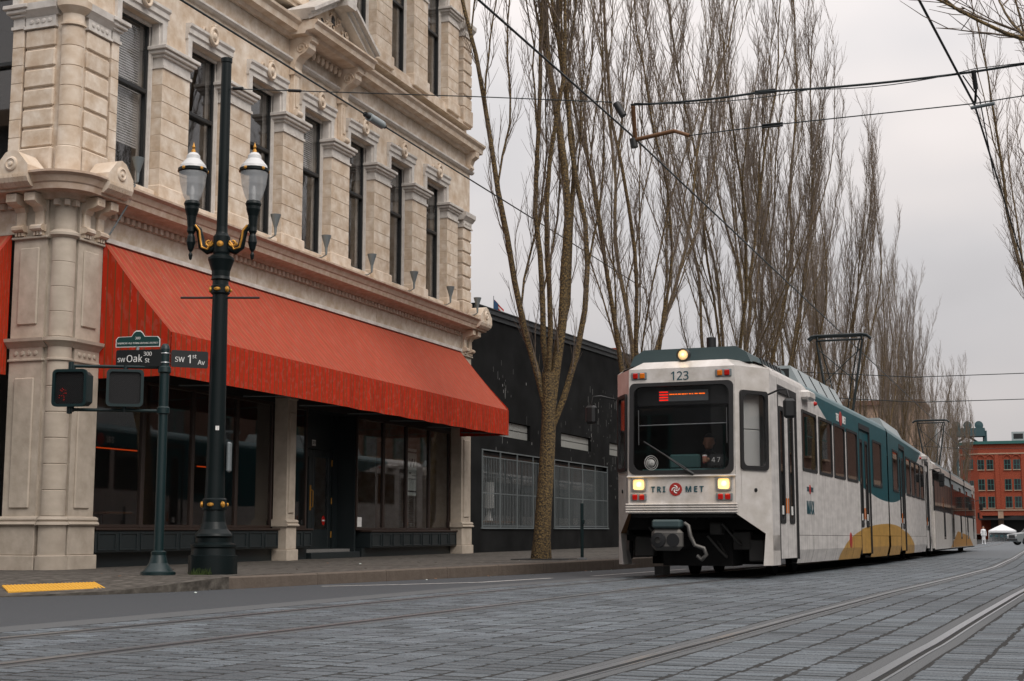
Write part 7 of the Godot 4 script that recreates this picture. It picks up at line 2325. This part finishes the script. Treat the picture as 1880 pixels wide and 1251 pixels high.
		mb.lathe(c, [Vector2(0.0, 4.42), Vector2(0.02, 4.44), Vector2(0.03, 4.50), Vector2(0.015, 4.54), Vector2(0.04, 4.58), Vector2(0.065, 4.68), Vector2(0.055, 4.76), Vector2(0.04, 4.80), Vector2(0.06, 4.84), Vector2(0.055, 4.9), Vector2(0.07, 5.06), Vector2(0.10, 5.16), Vector2(0.10, 5.2), Vector2(0.115, 5.24), Vector2(0.10, 5.28), Vector2(0.0, 5.29)], 16)
		part("lantern_stem", mb, M.iron, L)
		mb = MB.new()
		mb.lathe(c, [Vector2(0.09, 5.28), Vector2(0.13, 5.36), Vector2(0.175, 5.52), Vector2(0.195, 5.68), Vector2(0.195, 5.72)], 20); part("lantern_globe", mb, M.lantern, L)
		mb = MB.new()
		mb.lathe(c, [Vector2(0.2, 5.70), Vector2(0.212, 5.715), Vector2(0.212, 5.755), Vector2(0.19, 5.765)], 20); var rim := part("lantern_band", mb, M.iron, L)
		for k in 5:
			mb = MB.new(); var t := TAU * k / 5 + 0.4
			mb.lathe(c + Vector3(cos(t) * 0.212, 5.735, sin(t) * 0.212), [Vector2(0.0, 0.02), Vector2(0.022, 0.012), Vector2(0.026, 0.0)], 8, Basis(Vector3.UP, -t) * Basis(Vector3.BACK, -PI / 2)); part("gilt_stud", mb, M.gilt, rim)
		mb = MB.new()
		mb.lathe(c, [Vector2(0.195, 5.76), Vector2(0.185, 5.80), Vector2(0.13, 5.87), Vector2(0.10, 5.90), Vector2(0.095, 5.95), Vector2(0.06, 5.99), Vector2(0.03, 6.0)], 20); part("lantern_cap", mb, M.lantern_cap, L)
		mb = MB.new()
		mb.lathe(c, [Vector2(0.035, 5.99), Vector2(0.03, 6.03), Vector2(0.016, 6.05), Vector2(0.026, 6.08), Vector2(0.012, 6.11), Vector2(0.0, 6.16)], 10); part("finial", mb, M.gilt, L)
		mb = MB.new(); mb.lathe(c, [Vector2(0.03, 5.3), Vector2(0.03, 5.45), Vector2(0.02, 5.5), Vector2(0.0, 5.52)], 10); part("lamp_holder", mb, M.lantern_cap, L)
	# tuft of grass at the plinth
	mb = MB.new()
	for k in 70:
		var p := o + Vector3(rng.randf_range(-0.16, 0.16), 0, 0.36 + rng.randf_range(-0.04, 0.05)) + rd * 0.04
		var tp := p + Vector3(rng.randf_range(-0.05, 0.05), rng.randf_range(0.04, 0.11), rng.randf_range(-0.03, 0.05))
		mb.tube([p, tp], [0.004, 0.001], 3, false)
	solo("grass_tuft", mb, M.grass, "tuft of green grass growing at the street lamp foot", "grass", o + Vector3(0, 0, 0.36), "", "stuff")

func sign_plate(parent: Node3D, c: Vector3, w: float, h: float, b: Basis, m: Material, called := "sign_plate") -> MeshInstance3D:
	var mb := MB.new()
	mb.prism(rounded(w, h, 0.025), c, b, 0.008)
	return part(called, mb, m, parent)

func signal_post() -> void:
	var o := Vector3.ZERO
	var S := thing("signal_post", "worn green signal post with pedestrian signals and street name signs", "signal post", o)
	S.position = Vector3(-11.3, 0.105, -16.65)
	S.scale = Vector3.ONE * 1.082
	var mb := MB.new()
	mb.lathe(o, [Vector2(0.22, -0.02), Vector2(0.22, 0.09), Vector2(0.19, 0.10), Vector2(0.17, 0.13), Vector2(0.12, 0.2), Vector2(0.095, 0.30), Vector2(0.10, 0.34), Vector2(0.065, 0.36)], 8, Basis(Vector3.UP, 0.39)); part("base", mb, M.iron_worn, S)
	mb = MB.new()
	mb.lathe(o, [Vector2(0.062, 0.36), Vector2(0.060, 2.08), Vector2(0.08, 2.09), Vector2(0.08, 2.16), Vector2(0.062, 2.18), Vector2(0.062, 2.60), Vector2(0.085, 2.62), Vector2(0.08, 2.68), Vector2(0.06, 2.70), Vector2(0.06, 2.92), Vector2(0.05, 2.96), Vector2(0.03, 2.985), Vector2(0.0, 2.99)], 18); part("post", mb, M.iron_worn, S)
	var e := Vector3(-0.938, 0, 0.347)
	for y in [2.12, 2.68]:
		mb = MB.new()
		mb.tube([o + Vector3(0, y, 0), o + Vector3(0, y + 0.02, 0) + e * 1.2], [0.022], 8); mb.lathe(o + Vector3(0, y + 0.02, 0) + e * 1.2, [Vector2(0.0, -0.06), Vector2(0.035, -0.05), Vector2(0.035, 0.05), Vector2(0.0, 0.06)], 8)
		part("bracket_arm", mb, M.iron_worn, S)
	# two boxes facing different crossings
	for k in 2:
		var c: Vector3 = o + Vector3(0, 2.41, 0) + e * ([1.17, 0.50][k] as float)
		var yaw: float = [0.22, 0.62][k]
		var b := Basis(Vector3.UP, yaw)
		mb = MB.new(); mb.cbox(c - b.z * 0.06, Vector3(0.42, 0.44, 0.26), 0.05, b)
		var bx := part("pedestrian_signal", mb, M.iron_worn, S)
		mb = MB.new(); ring(mb, rounded(0.46, 0.48, 0.06), rounded(0.39, 0.41, 0.04), c + b.z * 0.06, b, 0.05); part("visor_frame", mb, M.iron_worn, bx)
		mb = MB.new(); mb.prism(rounded(0.40, 0.42, 0.04), c + b.z * 0.068, b, 0.004); part("signal_face", mb, M.black, bx)
		mb = MB.new()
		for q in 26:
			var t := -0.36 + 0.028 * q
			var p0 := Vector2(maxf(-0.19, t - 0.2), maxf(-0.2, -t - 0.2 + 0.0))
			var x0 := clampf(t - 0.2, -0.19, 0.19)
			var x1 := clampf(t + 0.2, -0.19, 0.19)
			if x1 - x0 > 0.02: mb.tube([c + b * Vector3(x0, x0 - t, 0.085), c + b * Vector3(x1, x1 - t, 0.085)], [0.0035], 4, false)
			p0 = p0
		part("louvre_screen", mb, M.rubber, bx).set_meta("kind", "stuff")
		if k == 0:
			mb = MB.new()
			for q in 26:
				var a := rng.randf() * TAU
				var rr := sqrt(rng.randf())
				mb.box(c + b * Vector3(-0.09 + cos(a) * rr * 0.055, -0.09 + sin(a) * rr * 0.085, 0.079), Vector3(0.008, 0.008, 0.004), b)
			part("red_hand_lights", mb, M.signal_glow, bx)
		mb = MB.new(); mb.tube([c + Vector3(0, 0.2, 0), c + Vector3(0, 0.30, 0)], [0.03], 8); mb.tube([c - Vector3(0, 0.2, 0), c - Vector3(0, 0.30, 0)], [0.03], 8); part("mounting", mb, M.iron_worn, bx)
	# street name signs
	var b1 := Basis(Vector3.UP, 0.20)
	var c1: Vector3 = o + Vector3(0, 2.80, 0) + b1.x * -0.33 + b1.z * 0.05
	var p1 := sign_plate(S, c1, 0.62, 0.22, b1, M.sign_black, "street_sign")
	for t in [["SW", -0.235, -0.02, 0.075], ["Oak", -0.06, -0.005, 0.125], ["St", 0.115, -0.03, 0.075], ["300", 0.12, 0.055, 0.07]]:
		piece("lettering", text_mesh(t[0], t[3], 0.003), M.sign_white, p1, c1 + b1 * Vector3(t[1], t[2], 0.010), b1)
	var b2 := Basis(Vector3.UP, 0.20 + 0.62)
	var c2: Vector3 = o + Vector3(0, 2.80, 0) + b2.x * 0.31 + b2.z * 0.03
	var p2 := sign_plate(S, c2, 0.48, 0.22, b2, M.sign_black, "street_sign")
	for t in [["SW", -0.13, -0.01, 0.09], ["1", 0.0, 0.0, 0.15], ["st", 0.06, 0.04, 0.07], ["Av", 0.15, -0.035, 0.085]]:
		piece("lettering", text_mesh(t[0], t[3], 0.003), M.sign_white, p2, c2 + b2 * Vector3(t[1], t[2], 0.010), b2)
	var c3 := c1 + Vector3(0, 0.215, 0) - b1.x * 0.02
	mb = MB.new()
	var op := PackedVector2Array([Vector2(-0.30, -0.07), Vector2(0.30, -0.07), Vector2(0.30, 0.03), Vector2(0.27, 0.065), Vector2(0.09, 0.07), Vector2(0.06, 0.12), Vector2(0.03, 0.145), Vector2(-0.03, 0.145), Vector2(-0.06, 0.12), Vector2(-0.09, 0.07), Vector2(-0.27, 0.065), Vector2(-0.30, 0.03)])
	mb.prism(op, c3, b1, 0.006)
	var p3 := part("district_sign", mb, M.sign_white, S)
	mb = MB.new()
	var ip := PackedVector2Array()
	for q in op: ip.append(Vector2(q.x * 0.965, (q.y - 0.02) * 0.88 + 0.02))
	mb.prism(ip, c3 + b1.z * 0.004, b1, 0.005)
	part("sign_field", mb, M.sign_green, p3)
	piece("lettering", text_mesh("SKIDMORE-OLD TOWN HISTORIC DISTRICT", 0.029, 0.003), M.sign_white, p3, c3 + b1 * Vector3(0, -0.02, 0.011), b1)
	piece("lettering", text_mesh("300", 0.045, 0.003), M.sign_white, p3, c3 + b1 * Vector3(0, 0.045, 0.011), b1)
	mb = MB.new(); mb.tube([c3 + b1 * Vector3(0, -0.11, 0), c3 + b1 * Vector3(0, -0.06, 0)], [0.02], 6); part("sign_clamp", mb, M.steel, p3)
	for y in [2.74, 2.86]:
		mb = MB.new(); mb.lathe(o, [Vector2(0.064, y - 0.008), Vector2(0.066, y), Vector2(0.064, y + 0.008)], 18); part("band_clamp", mb, M.steel, S)

func small_things() -> void:
	var o := Vector3(-8.92, WALK, -28.3)
	var P := thing("parking_post", "slim blue-green steel post with bolted foot by the kerb", "post", o)
	var mb := MB.new(); mb.lathe(o, [Vector2(0.035, 0.0), Vector2(0.035, 1.16), Vector2(0.0, 1.17)], 10); part("post", mb, M.iron_worn, P)
	mb = MB.new(); mb.lathe(o, [Vector2(0.12, 0.0), Vector2(0.11, 0.02), Vector2(0.04, 0.05)], 12); part("foot", mb, M.concrete, P)
	mb = MB.new(); mb.cbox(o + Vector3(0.04, 0.78, 0.03), Vector3(0.05, 0.10, 0.05), 0.01); part("lock", mb, M.iron_worn, P)
	# soil pit at the tree
	mb = MB.new(); mb.cbox(Vector3(-9.64, WALK + 0.006, -28.0), Vector3(1.1, 0.03, 1.1), 0.01)
	solo("tree_pit", mb, M.grit, "square soil pit at the foot of the forked tree", "tree pit", Vector3(-9.64, WALK, -28.0), "", "structure")
	# fallen leaves and scraps in the gutter
	for k in 46:
		var z := rng.randf_range(-14.5, -30.0)
		var x := kerb_x(z) + rng.randf_range(0.04, 0.5) if rng.randf() < 0.6 else kerb_x(z) - rng.randf_range(0.3, 3.5)
		var y := (gy(z) if x > kerb_x(z) else WALK) + 0.008
		mb = MB.new()
		var a := rng.randf() * TAU
		var s := rng.randf_range(0.02, 0.045)
		var d := Vector3(cos(a), 0, sin(a)) * s
		var q := Vector3(-d.z, 0, d.x) * 0.6
		mb.quad(Vector3(x, y, z) - d, Vector3(x, y + 0.006, z) - q, Vector3(x, y + 0.012, z) + d, Vector3(x, y + 0.006, z) + q)
		solo("fallen_leaf", mb, M.inside_wood if k % 3 else M.paper, "small dry leaf lying along the gutter and pavement" if k % 3 else "small pale scrap of paper lying along the gutter and pavement", "leaf" if k % 3 else "scrap", Vector3(x, y, z), "leaves in the gutter" if k % 3 else "scraps on the pavement")

func strand(called: String, label: String, pts: Array, r: float, group := "", sag := 0.0) -> MeshInstance3D:
	var mb := MB.new()
	var p := []
	for i in pts.size() - 1:
		for k in 8: 
			var t := k / 8.0
			p.append((pts[i] as Vector3).lerp(pts[i + 1], t) - Vector3(0, sag * 4.0 * t * (1.0 - t), 0))
	p.append(pts[pts.size() - 1])
	mb.tube(p, [r], 6)
	return solo(called, mb, M.wire, label, "wire", pts[0], group)

func fitting(called: String, label: String, parts: Array) -> void:
	var o := thing(called, label, "wire fitting", parts[0][0])
	for s in parts:
		var mb := MB.new()
		mb.tube([s[0], s[1]], [s[2]], 8)
		part(s[3], mb, s[4], o)

func wires() -> void:
	# contact wires
	var lc := Vector3(-5.11, 6.24, -18.5)
	strand("contact_wire", "overhead contact wire of the tram's own track", [Vector3(-5.6, 6.35, -2.0), lc, Vector3(-4.95, 6.2, -38.6), Vector3(-4.75, 6.2, -70.0), Vector3(-4.7, 6.2, -140.0)], 0.014)
	var rc := Vector3(-0.51, 5.86, -17.5)
	strand("contact_wire", "overhead contact wire of the empty track", [Vector3(-1.55, 6.2, -8.0), rc, Vector3(0.35, 6.0, -40.0), Vector3(0.1, 6.1, -80.0)], 0.014)
	strand("hanger_wire", "short slack wire looping beside the empty track's contact wire", [Vector3(-0.62, 6.15, -17.2), Vector3(-0.45, 5.95, -17.6), Vector3(-0.36, 5.4, -19.5)], 0.008)
	# span wires across the street from the lamp mast
	var a := Vector3(-10.70, 7.10, -17.19)
	strand("span_wire", "thin steel span wire from the lamp mast over the tracks", [a, Vector3(-6.9, 6.57, -17.19), Vector3(-5.0, 6.32, -17.3)], 0.008)
	strand("span_wire", "stranded upper span wire running above both tracks", [Vector3(-4.75, 6.26, -17.3), Vector3(-3.01, 6.21, -17.19), Vector3(-0.48, 6.18, -17.19), Vector3(3.5, 6.5, -17.2)], 0.016, "", 0.03)
	strand("span_wire", "thin wire twisted beside the upper span wire", [Vector3(-4.7, 6.27, -17.28), Vector3(-2.4, 6.17, -17.17), Vector3(-0.48, 6.21, -17.17), Vector3(3.5, 6.52, -17.2)], 0.006, "", 0.07)
	strand("span_wire", "lower span wire steadying the contact wires", [Vector3(-4.0, 5.77, -17.3), Vector3(-2.89, 5.77, -17.19), Vector3(-0.5, 5.79, -17.19), Vector3(3.5, 6.05, -17.2)], 0.008)
	fitting("span_insulator", "dark turnbuckle in the span wire beside the lamp mast", [[Vector3(-10.66, 7.10, -17.19), Vector3(-10.50, 7.08, -17.19), 0.025, "turnbuckle", M.black], [Vector3(-9.75, 6.97, -17.19), Vector3(-9.55, 6.94, -17.19), 0.022, "link", M.black]])
	fitting("wire_hanger", "insulated hanger with brown rod on the tram track's span wire", [[Vector3(-4.95, 6.30, -17.3), Vector3(-4.85, 6.12, -17.3), 0.05, "insulator", M.black], [Vector3(-4.72, 6.24, -17.3), Vector3(-4.75, 5.86, -17.5), 0.03, "rod", M.inside_wood], [Vector3(-4.78, 5.86, -17.5), Vector3(-4.76, 5.74, -17.5), 0.05, "clamp", M.black], [Vector3(-4.76, 5.84, -17.5), Vector3(-4.2, 5.88, -17.4), 0.028, "registration_arm", M.inside_wood], [Vector3(-4.2, 5.88, -17.4), Vector3(-3.98, 5.77, -17.3), 0.024, "arm_end", M.inside_wood]])
	fitting("wire_hanger", "insulated hanger over the empty track's contact wire", [[Vector3(-0.5, 6.20, -17.19), Vector3(-0.48, 5.98, -17.25), 0.028, "insulator", M.black], [Vector3(-0.48, 5.98, -17.25), Vector3(-0.5, 5.86, -17.4), 0.016, "link", M.black], [Vector3(-0.55, 5.80, -17.4), Vector3(-0.28, 5.80, -17.3), 0.022, "clamp", M.grey_metal]])
	for q in [[-2.98, 6.21], [-2.9, 5.77]]:
		fitting("turnbuckle", "steel turnbuckle in the span wire between the tracks" if q[1] > 6 else "steel turnbuckle in the lower span wire between the tracks", [[Vector3(q[0] - 0.13, q[1] + 0.015, -17.19), Vector3(q[0] + 0.13, q[1] + 0.015, -17.19), 0.012, "side_bar", M.black], [Vector3(q[0] - 0.13, q[1] - 0.02, -17.19), Vector3(q[0] + 0.13, q[1] - 0.02, -17.19), 0.012, "side_bar", M.black]])
	# long cable with a cylindrical insulator in front of the facade
	var c0 := Vector3(-8.43, 6.44, -11.2)
	var c1 := Vector3(-10.0, 7.45, -29.5)
	strand("feeder_cable", "black cable slanting across the stone facade towards the trees", [c0, c1, Vector3(-10.6, 7.8, -40.0)], 0.013)
	var m := c0.lerp(c1, 0.405)
	var dd := (c1 - c0).normalized()
	fitting("cable_insulator", "grey ribbed cylindrical insulator on the slanting cable", [[m - dd * 0.28, m + dd * 0.28, 0.065, "insulator_body", M.tram_grey], [m - dd * 0.42, m - dd * 0.28, 0.04, "end_cap", M.black], [m + dd * 0.28, m + dd * 0.40, 0.035, "end_cap", M.black]])
	# more spans down the street
	for q in [[-62.0, 7.2, 8.0], [-64.0, 6.3, 8.0], [-112.0, 6.8, 8.0]]:
		strand("span_wire", "distant span wire crossing above the street between the trees", [Vector3(-9.5, q[1] + 0.4, q[0]), Vector3(-4.7, q[1], q[0]), Vector3(0.2, q[1], q[0]), Vector3(q[2], q[1] + 0.4, q[0])], 0.018, "distant span wires")
